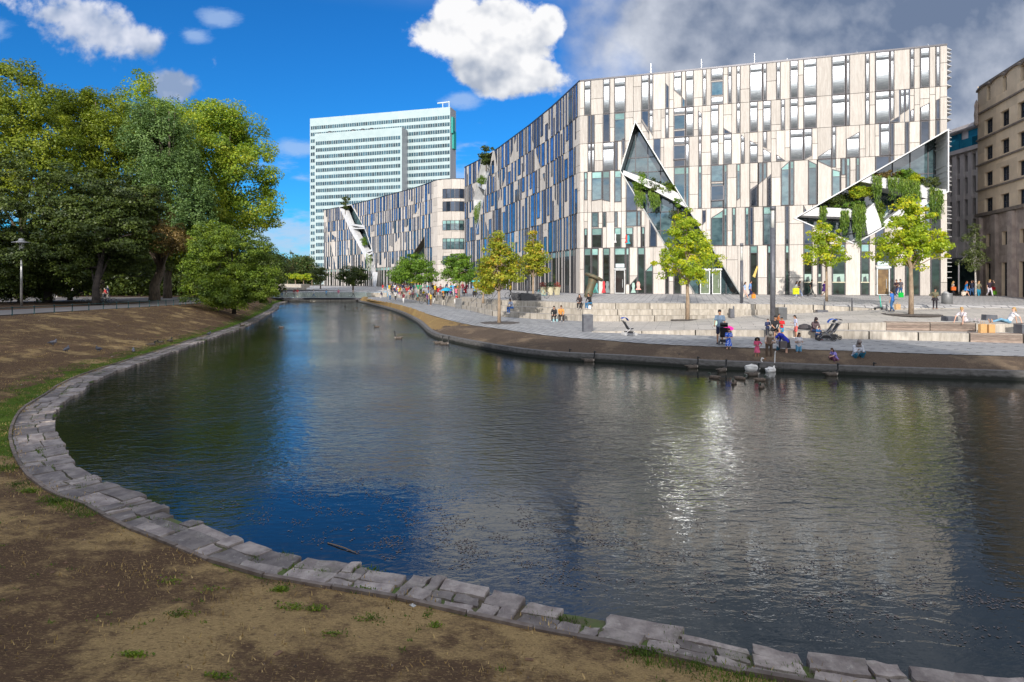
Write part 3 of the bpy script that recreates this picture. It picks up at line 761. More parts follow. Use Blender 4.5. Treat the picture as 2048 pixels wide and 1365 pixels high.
# ======================================================= building 1: the angular office and shop building
A = (8.33, 73.5); B = (45.1, 62.2)
def make_main():
    root = empty('office_building', (20, 70, 1.75), 0, 'large angular office building with pale stone strips, slanted windows and two planted cuts', 'building')
    off = Office(root); rr = random.Random(11)
    ff = Fac([A, B]); L = ff.L[-1]
    q1 = lambda x, y: ff.px(1150 + x / 5.055, 80 + y / 5.055)
    q2 = lambda x, y: ff.px(1500 + x / 4.876, 80 + y / 4.876)
    q3 = lambda x, y: ff.px(1150 + x / 5.055, 340 + y / 5.055)
    q4 = lambda x, y: ff.px(1500 + x / 4.876, 340 + y / 4.876)
    px = ff.px
    cut1 = [px(1271, 246), px(1480, 592), px(1391, 592), px(1242, 342)]
    cut1 = [(u, max(z, 1.75)) for u, z in cut1]
    cut2 = [px(1894.5, 262), px(1592, 437), px(1709, 487), px(1894.5, 383)]; cut2 = [(min(u, L + .3), z) for u, z in cut2]
    # entrance glazing triangle left of the cut, at ground level
    cuts = [cut1, cut2]
    us = [[0, L] for _ in range(6)]
    def W(fl, qf, xs, kind, zt=1.0, zb=0.0, poly=None):
        "full-storey window between two survey columns; zt/zb as fractions of the storey"
        u0 = qf(xs[0], 500)[0]; u1 = qf(xs[1], 500)[0]; h = Zf[fl + 1] - Zf[fl]
        if isinstance(zt, (int, float)): zt = (zt, zt)
        if isinstance(zb, (int, float)): zb = (zb, zb)
        g = .03; z = Zf[fl]
        p = [(u0 + g, z + g + zb[0] * h), (u1 - g, z + g + zb[1] * h), (u1 - g, z - g + zt[1] * h), (u0 + g, z - g + zt[0] * h)]
        q = []
        for a in p:
            if not q or math.hypot(a[0] - q[-1][0], a[1] - q[-1][1]) > .05: q.append(a)
        if len(q) > 2: off.win(ff, q, kind, cuts)
        us[fl] += [u0, u1]
    Bd = BLIND
    # top storey
    for xs in ((95,162),(285,355),(398,512),(670,750),(752,790),(1118,1200),(1290,1328),(1545,1585),(1632,1672),(1765,1895),(1898,1938)): W(5, q1, xs, Bd)
    W(5, q1, (998, 1078), Bd, 1, (.5, .3)); W(5, q1, (1080, 1117), TEAL, (.3, .2), 0); W(5, q1, (914, 952), SLATE, (.73, .62), 0)
    W(5, q1, (1374, 1500), Bd, 1, .66); W(5, q1, (1374, 1500), TEAL, .64, .24); W(5, q1, (1374, 1500), Bd, .22, 0)
    for xs in ((255,297),(388,470),(520,650),(795,930),(935,972),(1122,1165),(1218,1360),(1363,1405),(1557,1600),(1655,1750),(1807,1852)): W(5, q2, xs, Bd)
    # storey 5
    for xs in ((130,165),(167,200),(282,355),(912,950),(1118,1200),(1372,1452),(1632,1672),(1765,1848),(1898,1982)): W(4, q1, xs, SLATE if xs[1] < 400 else Bd)
    W(4, q1, (398, 508), TEAL, 1, 0); W(4, q1, (670, 748), SLATE, 1, (.72, .3)); W(4, q1, (750, 790), Bd, 1, (.3, .1))
    W(4, q1, (670, 748), BLIND, (.7, .28), (.6, .18)); W(4, q1, (790, 870), SLATE, .02, -.9)
    W(4, q1, (998, 1115), Bd, 1, .78); W(4, q1, (998, 1115), TEAL, .76, .26); W(4, q1, (998, 1115), SLATE, .24, 0)
    W(4, q1, (1245, 1285), Bd, (.86, .75), 0); W(4, q1, (1500, 1585), SLATE, (.22, .04), 0)
    for xs in ((300,340),(388,470),(520,650),(795,930),(935,972),(1122,1165),(1218,1360)): W(4, q2, xs, Bd)
    W(4, q2, (1363, 1405), Bd, 1, (.07, .16)); W(4, q2, (1363, 1455), SLATE, (.06, .2), 0); W(4, q2, (1460, 1505), Bd, 1, (.22, .3)); W(4, q2, (1508, 1552), Bd, 1, (.3, .38))
    W(4, q2, (1557, 1600), Bd, (.34, .4), 0); W(4, q2, (1655, 1750), Bd, (.42, .54), 0); W(4, q2, (1807, 1852), SLATE, (.6, .65), 0)
    # storey 4
    for xs in ((130,165),(167,200),(282,398),(1116,1155),(1248,1280),(1372,1452),(1500,1585)): W(3, q1, xs, Bd)
    W(3, q1, (400, 434), SLATE, 1, 0); W(3, q1, (472, 508), SLATE, 1.1, (.35, .6))
    W(3, q1, (998, 1114), Bd, 1, .75); W(3, q1, (998, 1114), TEAL, .73, .26); W(3, q1, (998, 1114), SLATE, .24, 0)
    W(3, q1, (1675, 1715), Bd, (.97, .85), 0); W(3, q1, (1765, 1848), Bd, (.75, .6), 0); W(3, q1, (1898, 1940), Bd, 1, (.5, .45)); W(3, q1, (1898, 1982), Bd, (.46, .3), 0)
    W(3, q2, (255, 340), Bd, (.24, .04), 0); W(3, q2, (388, 520), Bd); W(3, q2, (522, 605), Bd, 1, (.0, .12)); W(3, q2, (660, 795), Bd, (.1, .34), 0); W(3, q2, (796, 838), Bd)
    W(3, q2, (935, 1068), Bd, (.6, .8), 0); W(3, q2, (1122, 1165), Bd, 1, (.86, .93)); W(3, q2, (1265, 1360), Bd); W(3, q2, (1363, 1405), SLATE); W(3, q2, (1508, 1552), SLATE); W(3, q2, (1655, 1750), SLATE, 1, 0); W(3, q2, (1807, 1852), SLATE, 1.0, 0)
    W(3, q2, (1218, 1260), SLATE, .0, 0)
    # storey 3
    T_ = TEAL
    W(2, q3, (92, 128), T_, 1, .3); W(2, q3, (168, 276), T_, 1, (.27, .3)); W(2, q3, (278, 355), T_, 1, (.28, .24)); W(2, q3, (398, 472), T_, 1, .22); W(2, q3, (515, 628), SLATE, (.9, .25), 0)
    W(2, q3, (1000, 1114), T_, 1, 0); W(2, q3, (1116, 1155), T_); W(2, q3, (1245, 1283), T_); W(2, q3, (1372, 1500), T_, 1, .6); W(2, q3, (1376, 1498), T_, .58, .2); W(2, q3, (1372, 1500), T_, .18, 0); W(2, q3, (1502, 1540), T_)
    W(2, q3, (1632, 1672), T_, 1, (.15, .2)); W(2, q3, (1855, 1897), T_, 1, (.5, .57)); W(2, q3, (1899, 1940), T_, 1, (.57, .65)); W(2, q3, (1765, 1848), SLATE, (.4, .52), 0); W(2, q3, (1942, 1985), SLATE, (.66, .74), 0)
    W(2, q4, (0, 75), SLATE, (.38, .5), 0); W(2, q4, (165, 208), SLATE, (.6, .72), 0); W(2, q4, (300, 384), T_, (.85, 1), 0); W(2, q4, (386, 430), T_, 1, 0); W(2, q4, (565, 652), T_, (1, .9), 0)
    W(2, q4, (660, 795), T_, 1, (.95, .8)); W(2, q4, (795, 882), T_, (.78, .72), 0); W(2, q4, (887, 932), T_, 1, .62); W(2, q4, (934, 975), T_); W(2, q4, (1030, 1070), T_); W(2, q2, (796, 838), T_, 1, .8)
    W(2, q2, (1218, 1360), SLATE, 1, 0); W(2, q2, (1363, 1405), SLATE, 1, 0)
    # storey 2
    S_ = SHOP
    for xs in ((168,240),(280,318),(398,432),(515,628),(630,665)): W(1, q3, xs, T_, 1, .57)
    for xs in ((92,128),(168,278),(398,470),(515,590),(672,708)): W(1, q3, xs, S_, .56, 0)
    W(1, q3, (752, 828), SLATE, (.8, .4), (0, 0)); W(1, q3, (1285, 1325), SLATE, .96, (.55, .65)); W(1, q3, (1372, 1500), T_, (.75, .95), 0); W(1, q3, (1502, 1540), T_, 1, 0); W(1, q3, (1588, 1625), T_)
    W(1, q3, (1718, 1760), T_); W(1, q3, (1762, 1805), SLATE); W(1, q3, (1898, 2022), T_); W(1, q4, (125, 250), T_); W(1, q4, (340, 383), SLATE); W(1, q4, (520, 608), SLATE, (1, .6), 0)
    W(1, q4, (860, 932), SLATE, 1, 0); W(1, q4, (1075, 1168), SLATE, (.2, .3), 0); W(1, q4, (1220, 1310), SLATE, (.45, .7), 0); W(1, q4, (1510, 1655), SLATE, .9, 0); W(1, q4, (1707, 1757), T_, 1, 0); W(1, q4, (1757, 1857), S_, 1, 0)
    # ground storey
    for xs in ((92,165),(167,240),(282,355),(632,708)): W(0, q3, xs, S_)
    W(0, q3, (398, 512), S_, 1, .55); W(0, q3, (514, 550), S_, 1, .2)
    W(0, q3, (552, 632), S_, (.2, .38), 0); W(0, q3, (634, 708), S_, .5, 0) if 0 else None
    W(0, q3, (710, 790), S_, (.5, .66), 0)
    for xs in ((912,950),(995,1075),(1765,1848),(1942,2022)): W(0, q3, xs, S_)
    for xs in ((168,248),(340,383),(520,608),(655,700),(797,930),(1075,1165),(1362,1408),(1510,1655),(1757,1857)): W(0, q4, xs, S_)
    W(0, q4, (1220, 1360), S_, 1, .58)
    for fl in range(6): us[fl] = [q for q in us[fl] if 0 <= q <= L]
    clad, back = MB(), MB()
    cladding(clad, back, ff, us, Zf, cuts, rr)
    # ---- left wing, a concave sweep, with a tightly rounded corner
    wing = [(-10.2, 129.2), (-6.0, 120), (-2.49, 110.5), (2.68, 94.5), (5.74, 84.0), (7.95, 75.0), (8.12, 74.1), A]
    fw = Fac(wing); Lw = fw.L[-1]
    z5 = lambda x, y: fw.px(900 + x * .322, 160 + y * .322)
    notch = [z5(200, 492), z5(272, 447), z5(226, 660), z5(165, 950), z5(148, 745)]; notch[0] = (notch[0][0], 27.7); notch[1] = (notch[1][0], 27.7)
    wcuts = [notch]
    diag = [((z5(490, 290)), z5(600, 660), 1), (z5(100, 560), z5(260, 1000), 0), (z5(280, 440), z5(330, 800), 1), (z5(560, 560), z5(700, 830), 1), (z5(740, 860), z5(560, 1000), 0), (z5(420, 340), z5(300, 760), 0)]
    usw = [[0, Lw] for _ in range(6)]
    for fl in range(6):
        u = rr.uniform(.2, .8)
        while u < Lw - 1.3:
            wd = rr.choice([.35, .45, .6, .8, 1.1, 1.4]) * (1.15 if fl < 4 else 1.0); gap = rr.choice([.3, .4, .5, .7, .95])
            if u + wd > Lw - .4: break
            z0, z1 = Zf[fl] + .03, Zf[fl + 1] - .03
            if fl > 0 and rr.random() < .12: z0 += (z1 - z0) * rr.uniform(.15, .45)
            elif fl > 0 and rr.random() < .12: z1 -= (z1 - z0) * rr.uniform(.15, .45)
            p = [(u, z0), (u + wd, z0), (u + wd, z1), (u, z1)]
            for a, b, side in diag:
                m0, m1 = min(a[1], b[1]), max(a[1], b[1])
                um = (a[0] + b[0]) / 2; zc = (z0 + z1) / 2
                if m0 - 1 < zc < m1 + 1:
                    ul = a[0] + (b[0] - a[0]) * (zc - a[1]) / (b[1] - a[1])
                    if abs(ul - (u + wd / 2)) < .9:
                        q = half(p, a, b, bool(side)); p = q or p
            kind = (SHOP if fl == 0 and u > Lw * .4 else BLUE) if rr.random() < .93 else BLIND
            if rr.random() < .3 and wd > .8:
                off.win(fw, inter(p, [(u, -5), (u + wd * .48, -5), (u + wd * .48, 99), (u, 99)]), kind, wcuts); off.win(fw, inter(p, [(u + wd * .52, -5), (u + wd, -5), (u + wd, 99), (u + wd * .52, 99)]), SLATE if kind == BLUE and rr.random() < .5 else kind, wcuts)
            else: off.win(fw, p, kind, wcuts)
            usw[fl] += [u, u + wd]; u += wd + gap
    cladding(clad, back, fw, usw, Zf, wcuts, rr, 1.3)
    clad.build('stone_cladding', trav, root)
    # rest of the body: roof, plain side and back walls, parapet edge
    body = back; NB = [(-8, 131), (20, 140), (56, 118), (53.5, 92), B]
    loop = [tuple(q) for q in wing] + [B] + NB[::-1][1:]
    body.poly([(x, y, 27.6) for x, y in loop])
    for (a, b) in zip(NB, NB[1:]): body.poly([(*a, 1.5), (*b, 1.5), (*b, 27.7), (*a, 27.7)]) if b != B else None
    body.poly([(-10.2, 129.2, 1.5), (-8, 131, 1.5), (-8, 131, 27.7), (-10.2, 129.2, 27.7)])
    body.build('wall', joint, root)
    cap = MB()
    for fc, l in ((fw, Lw), (ff, L)):
        if cap.f: cap.build('roof_edge', cap_dark, root); cap = MB()
        n = max(1, int(l / 3))
        for i in range(n):
            a, b = l * i / n, l * (i + 1) / n
            if fc is fw and notch[0][0] < (a + b) / 2 < notch[1][0]:
                if cap.f: cap.build('roof_edge', cap_dark, root); cap = MB()
                continue
            cap.prism([fc.p3((a, 27.7), -.25), fc.p3((b, 27.7), -.25), fc.p3((b, 27.7), .1), fc.p3((a, 27.7), .1)], [fc.p3((a, 27.88), -.25), fc.p3((b, 27.88), -.25), fc.p3((b, 27.88), .1), fc.p3((a, 27.88), .1)])
    cap.build('roof_edge', cap_dark, root)
    # recesses
    recess(root, ff, cut1, 2.2, rim=M('anodised_reveal', (.22, .23, .23), .35, .7), mull=1.5, gz=(4.6, 7.3, 9.4, 11.65, 14, 16.6, 18.4))
    recess(root, ff, [(u, z) for u, z in cut2], 3.2, mull=1.7, gz=(8.6, 10.2, 11.65, 13.6, 15.0))
    recess(root, fw, notch, 2.5, mull=2.5, gz=(11.65, 16.6, 20))
    # terraces: white parapets
    par = MB(); 
    def parapet(fac, poly, o0, o1): q = MB(); slab(q, fac, poly, o0, o1); q.build('terrace_parapet', white_met, root)
    parapet(ff, [px(1245, 349), px(1376, 417), px(1380, 399), px(1320, 368), px(1247, 341)], -1.5, -.05)
    parapet(ff, [px(1604, 431), px(1722, 436), px(1726, 418), px(1633, 415)], -2.6, -.1)
    parapet(ff, [px(1728, 424), px(1748, 406), px(1762, 447), px(1763, 455), px(1736, 470)], -2.4, .0)
    parapet(ff, [px(1722, 363), px(1752, 369), px(1752, 352), px(1742, 352)], -2.6, -.15)
    parapet(ff, [px(1750, 352), px(1752, 372), px(1855, 397), px(1894, 386), px(1894, 379), px(1866, 376), px(1800, 357)], -2.6, -.2)
    parapet(ff, [px(1855, 397), px(1820, 405), px(1760, 450), px(1775, 452), px(1893, 387)], -2.8, -.3)
    parapet(fw, [z5(170, 655), z5(222, 688), z5(218, 655), z5(180, 640)], -2, .05)
    parapet(fw, [z5(146, 760), z5(160, 950), z5(178, 900), z5(205, 740)], -1.6, -.5)
    parapet(fw, [z5(185, 560), z5(160, 640), z5(215, 640), z5(228, 580)], -2.2, -1.2)
    # side fins at the right-hand end
    fz = [27.4, 27.0, 26.6, 26.2, 25.7, 25.1, 24.5, 23.6, 22.3, 21.9, 21.5, 21.1, 20.7, 20.1, 18.9, 18.2, 17.8, 17.3]
    fl_ = MB()
    def fin(a, b):
        q = MB(); q.prism(a, b); q.build('side_fin', white_met, root)
    for z in fz: fin([(45.12, 62.25, z), (45.95, 62.7, z + .04), (46.6, 65, z + .04), (45.8, 65, z)], [(45.12, 62.25, z + .14), (45.95, 62.7, z + .08), (46.6, 65, z + .08), (45.8, 65, z + .14)])
    for z in [15.3, 14.7, 14.1, 13.7, 13.3, 12.6, 11.0, 10.6, 10.2, 9.8, 9.3, 8.6, 7.9, 6.8, 5.6, 5.2, 4.8, 4.2, 3.6]: fin([(45.12, 62.3, z), (46.1, 62.9, z), (46.6, 65, z), (45.8, 65, z)], [(45.12, 62.3, z + .07), (46.1, 62.9, z + .07), (46.6, 65, z + .07), (45.8, 65, z + .07)])
    # rooftop: hatch rail and lightning rods
    rt = MB(); a = ff.p3((1.2 * 4, 27.9), -3); b = ff.p3((12, 27.9), -3); rt.tube([(a[0], a[1], 28.3), (b[0], b[1], 28.7)], .05)
    rt.tube([(a[0], a[1], 27.6), (a[0], a[1], 28.3)], .04); rt.tube([(b[0], b[1], 27.6), (b[0], b[1], 28.7)], .04); rt.tube([((a[0] + b[0]) / 2, (a[1] + b[1]) / 2, 27.6), ((a[0] + b[0]) / 2, (a[1] + b[1]) / 2, 28.5)], .04)
    rt.build('roof_rail', cap_dark, root)
    for x, y in ((1301, 124), (1403, 115), (1510, 104), (1576, 114), (1717, 100), (1861, 85)):
        u, z = ff.px(x, y); r = MB(); q = ff.p3((u, 0), -.6); r.tube([(q[0], q[1], 27.7), (q[0], q[1], z)], .022, 6); r.tube([(q[0] - .35, q[1], 27.75), (q[0], q[1], 28.4)], .015, 5); r.build('lightning_rod', silver, root)
    # doors
    def door(x0, x1, ytop, kindmat, sign=None, lean=None):
        u0, u1 = px(x0, 560)[0], px(x1, 560)[0]; zt = px((x0 + x1) / 2, ytop)[1]
        d = MB(); ring(d, ff, [(u0, 1.78), (u1, 1.78), (u1, zt), (u0, zt)], .1, .03, .3); slab(d, ff, [(u0 - .05, zt), (u1 + .1, zt), (u1 + .1, zt + .18), (u0 - .05, zt + .18)], .03, .42)
        o = d.build('door', silver, root); g_ = MB(); slab(g_, ff, [(u0 + .1, 1.8), (u1 - .1, 1.8), (u1 - .1, zt - .1), (u0 + .1, zt - .1)], .04, .12)
        p_ = g_.build('door_leaf', kindmat, None); p_.data.transform(Matrix.Translation(p_.location - Vector(root.location))); p_.location = (0, 0, 0); p_.parent = o
        h = MB(); um = u1 - .3; h.tube([ff.p3((um, 2.5), .18), ff.p3((um, 3.5), .18)], .03, 6); p_ = h.build('handle', silver, None); p_.data.transform(Matrix.Translation(-Vector(root.location))); p_.location = (0, 0, 0); p_.parent = o
        if sign:
            sb = MB(); slab(sb, ff, [(u0 + .1, zt + .28), (u1 - .1, zt + .28), (u1 - .1, zt + .72), (u0 + .1, zt + .72)], .06, .16); sg = sb.build('shop_sign', M('sign_plate', (.55, .66, .68), .5), root)
    door(1230, 1250.5, 540, M('door_dark', (.03, .022, .022), .12), True)
    door(1752, 1778, 537, M('door_wood', (.12, .065, .022), .3, col2=(.2, .12, .04), ns=2), True)
    door(1424, 1442, 541, M('door_glass_green', (.16, .2, .13), .1), None); door(1400, 1420, 541, M('door_glass_green'), None)
    # window displays: tables, goods and dresses right behind the ground floor glass are lit and read as shapes on it
    for (x0, x1) in ((1607, 1624), (1635, 1643), (1664, 1690), (1721, 1738)):
        disp = MB(); u0, u1 = px(x0, 560)[0], px(x1, 560)[0]; slab(disp, ff, [(u0, 3.1), (u1, 3.1), (u1, 3.2), (u0, 3.2)], .09, .135, .5, 0)
        slab(disp, ff, [(u0, 3.21), (u1, 3.21), (u1, 4.05), (u0, 4.05)], .085, .095, .5, 1)
        slab(disp, ff, [((u0 + u1) / 2 - .2, 3.22), ((u0 + u1) / 2 + .2, 3.22), ((u0 + u1) / 2 + .1, 3.8), ((u0 + u1) / 2 - .15, 3.7)], .1, .13, .5, 2)
        disp.build('window_display', [M('shelf_cream', (.55, .5, .36), .6), M('display_mint', (.3, .42, .36), .4), M('display_dark', (.02, .04, .04), .5)], root)
    def dress(x, ytop, ybot, wd, col):
        u, z1 = px(x, ytop); z0 = px(x, ybot)[1]; d = MB()
        slab(d, ff, [(u - wd * .18, z1), (u - wd * .3, z1 - .35), (u - wd * .2, z1 - .7), (u - wd * .5, z0), (u + wd * .5, z0), (u + wd * .2, z1 - .7), (u + wd * .3, z1 - .35), (u + wd * .18, z1)][::-1], .085, .17)
        d.build('display_dress', M('dress_' + str(x), col, .7), root)
    for x, a, b, w_, c in ((1188, 564, 586, .8, (.02, .22, .15)), (1193, 566, 586, .6, (.1, .3, .3)), (1208, 563, 586, .55, (.55, .03, .04)), (1215, 563, 586, .7, (.16, .2, .2)), (1277, 564, 580, .7, (.75, .38, .32)), (1267, 566, 586, .6, (.35, .5, .44)),
                           (1253, 470, 486, .4, (.5, .04, .03)), (1257, 471, 488, .5, (.02, .32, .38)), (1231, 468, 486, .3, (.6, .6, .6))): dress(x, a, b, w_, c)
    yb = MB(); yb.poly([ff.p3(px(1505, 553), .16), ff.p3(px(1510, 556), .16), ff.p3(px(1515.5, 535), .16), ff.p3(px(1514, 531), .16)]); yb.build('yellow_banner', M('banner_yellow', (.6, .42, .1), .6), root)
    # two casements standing slightly open: they throw the low sun down onto the pond
    mirror = mk_glass('casement_glass', (.16, .17, .175), (.14, .15, .155), .03, 1.0, .0)
    for wx, wy, hw, hh, tx, ty in ((1359, 306, 11, 13.5, 1352, 930), (1434.5, 387, 11.5, 14.5, 1442, 880)):
        u, z = px(wx, wy); W_ = Vector(ff.p3((u, z), .2)); T_ = Vector(P(tx, ty, WZ)); cy = -1 * 0
        view = (T_ - Vector((0, 0, EYE))).normalized()
        vr = Vector((view.x, view.y, -view.z))            # mirrored at the water
        # pane height that this bounce would meet is fixed by the geometry; aim from the pane to the water point
        o = (T_ - W_).normalized(); n = (o - ld).normalized()
        a = Vector((0, 0, 1)).cross(n).normalized(); b_ = n.cross(a); D_ = W_.y; w2, h2 = hw * D_ / F, hh * D_ / F
        q = MB(); q.poly([W_ - a * w2 - b_ * h2, W_ + a * w2 - b_ * h2, W_ + a * w2 + b_ * h2, W_ - a * w2 + b_ * h2]); 
        fr = MB()
        for s_, e_ in ((-1, 0), (1, 0), (0, -1), (0, 1)):
            c_ = W_ + a * w2 * s_ + b_ * h2 * e_; ea = a * (.05 if s_ else w2 + .05); eb = b_ * (.05 if e_ else h2 + .05); fr.prism([c_ - ea - eb - n * .05, c_ + ea - eb - n * .05, c_ + ea + eb - n * .05, c_ - ea + eb - n * .05], [c_ - ea - eb + n * .04, c_ + ea - eb + n * .04, c_ + ea + eb + n * .04, c_ - ea + eb + n * .04])
        cs_ = fr.build('casement', framem, root); pn = q.build('pane', mirror, None); pn.data.transform(Matrix.Translation(-Vector(root.location))); pn.location = (0, 0, 0); pn.parent = cs_
    print('main windows', off.finish())
    return root, ff, fw, px, z5, cut1, cut2
main_root, ffm, fwm, pxm, z5m, cut1m, cut2m = make_main()

# ======================================================= building 2: the curved companion
def make_second():
    root = empty('curved_office_building', (-40, 175, 1.75), 0, 'curved striped stone office building with rounded banded end, in front of the tower', 'building')
    pts = [(-64.9, 207), (-51.7, 192.8), (-40.2, 177.8), (-32.2, 166.6), (-26.4, 159), (-20.8, 150), (-19.2, 146.8)]
    fac = Fac(pts); L = fac.L[-1]; rr = random.Random(23); off = Office(root)
    z6 = lambda x, y: fac.px(600 + x * .3003, 190 + y * .3003)
    c1 = [z6(266, 758), z6(343, 738), z6(432, 890), z6(335, 890)]; c1[0] = (c1[0][0], 27.7); c1[1] = (c1[1][0], 27.7)
    c2 = [z6(335, 890), z6(432, 890), z6(486, 1050), z6(436, 1080)]; c3 = [z6(436, 1080), z6(486, 1050), z6(500, 1190), z6(488, 1200)]; c4 = [z6(830, 948), z6(832, 1075), z6(745, 1075)]
    cuts = [c1, c2, c3, c4]; us = [[0, L] for _ in range(6)]
    diag = [(z6(160, 800), z6(240, 1150), 0), (z6(215, 930), z6(400, 1090), 0), (z6(830, 690), z6(560, 1100), 0), (z6(700, 920), z6(560, 1100), 1), (z6(360, 740), z6(430, 890), 1)]
    for fl in range(6):
        u = rr.uniform(.2, .8)
        while u < L - 1.4:
            wd = rr.choice([.45, .6, .8, 1.0, 1.4]); gap = rr.choice([.4, .55, .75, 1.0])
            z0, z1 = Zf[fl] + .03, Zf[fl + 1] - .03
            if u + wd > L - .5: break
            if fl and rr.random() < .12: z0 += (z1 - z0) * rr.uniform(.15, .45)
            p = [(u, z0), (u + wd, z0), (u + wd, z1), (u, z1)]
            for a, b, side in diag:
                zc = (z0 + z1) / 2
                if min(a[1], b[1]) - 1 < zc < max(a[1], b[1]) + 1:
                    ul = a[0] + (b[0] - a[0]) * (zc - a[1]) / (b[1] - a[1])
                    if abs(ul - (u + wd / 2)) < 1.1: p = half(p, a, b, bool(side)) or p
            off.win(fac, p, SHOP if fl == 0 else (BLUE if rr.random() < .85 else SLATE), cuts); us[fl] += [u, u + wd]; u += wd + gap
    clad, back = MB(), MB(); cladding(clad, back, fac, us, Zf, cuts, rr, 1.4)
    # rounded end with ribbon windows
    arc = [(-19.2, 146.8)]; cx, cy, r = -13.6, 149.5, 6.2
    for a in np.linspace(R(206), R(330), 14): arc.append((cx + r * math.cos(a), cy + r * math.sin(a)))
    arc += [(-5.5, 152), (-2, 158)]
    fe = Fac(arc); Le = fe.L[-1]
    c0 = fe.px(885.6, 500)[0]
    uu = [list(np.linspace(0, Le, 14)) for _ in range(6)]
    bands = [(2.6, 6.0), (8.6, 11.2), (13.1, 16.2), (17.6, 20.3), (21.2, 23.0), (24.0, 26.0)]
    bands = [(fe.px(900, y1)[1], fe.px(900, y0)[1]) for y0, y1 in ((512, 530), (477, 499), (441, 461), (403, 423), (378, 397))]
    for z0, z1 in bands:
        k = 22
        for i in range(k):
            a = c0 + (Le - c0) * i / k; b = c0 + (Le - c0) * (i + 1) / k
            off.win(fe, [(a, z0), (b, z0), (b, z1), (a, z1)], SLATE if z0 > 17 else TEAL)
    cladding(clad, back, fe, uu, Zf, [], rr, 1.8)
    clad.build('stone_cladding', trav, root)
    loop = [tuple(p) for p in pts] + arc[1:] + [(10, 175), (-45, 222), (-64, 214)]
    back.poly([(x, y, 27.6) for x, y in loop]); 
    for a, b in zip([(-2, 158), (10, 175), (-45, 222), (-64, 214), (-64.9, 207)], [(10, 175), (-45, 222), (-64, 214), (-64.9, 207)]): back.poly([(*a, 1.5), (*b, 1.5), (*b, 27.6), (*a, 27.6)])
    back.build('wall', joint, root)
    cap = MB()
    for fc, l in ((fac, L), (fe, Le)):
        n = int(l / 3) + 1
        for i in range(n):
            a, b = l * i / n, l * (i + 1) / n
            if fc is fac and c1[0][0] < (a + b) / 2 < c1[1][0]:
                if cap.f: cap.build('roof_edge', cap_dark, root); cap = MB()
                continue
            cap.prism([fc.p3((a, 27.7), -.2), fc.p3((b, 27.7), -.2), fc.p3((b, 27.7), .1), fc.p3((a, 27.7), .1)], [fc.p3((a, 27.9), -.2), fc.p3((b, 27.9), -.2), fc.p3((b, 27.9), .1), fc.p3((a, 27.9), .1)])
    cap.build('roof_edge', cap_dark, root)
    for c in (c1, c2, c3): recess(root, fac, c, 2.5, mull=2.2, gz=(11.6, 16.6, 20, 23.5), rimw=.25)
    recess(root, fac, c4, 1.5, rim=M('bronze_reveal', (.2, .17, .13), .4, .5), mull=3, gz=(), rimw=.1)
    def ps(fac, poly, o0, o1): q = MB(); slab(q, fac, poly, o0, o1); q.build('terrace_parapet', white_met, root)
    ps(fac, [z6(330, 868), z6(435, 885), z6(435, 872), z6(330, 868 - 10)], -1.5, .1)
    ps(fac, [z6(325, 885), z6(352, 885), z6(470, 1090), z6(440, 1085)], -1.5, .1); ps(fac, [z6(268, 758), z6(300, 758), z6(350, 885), z6(328, 885)], -1.2, .1)
    ps(fac, [z6(484, 1180), z6(520, 1180), z6(508, 1285), z6(492, 1285)], -1, .1); ps(fac, [z6(440, 1050), z6(485, 1040), z6(485, 1025), z6(440, 1045)], -1.5, .1)
    print('second windows', off.finish()); return root, fac, z6
sec_root, fac2, z6m = make_second()

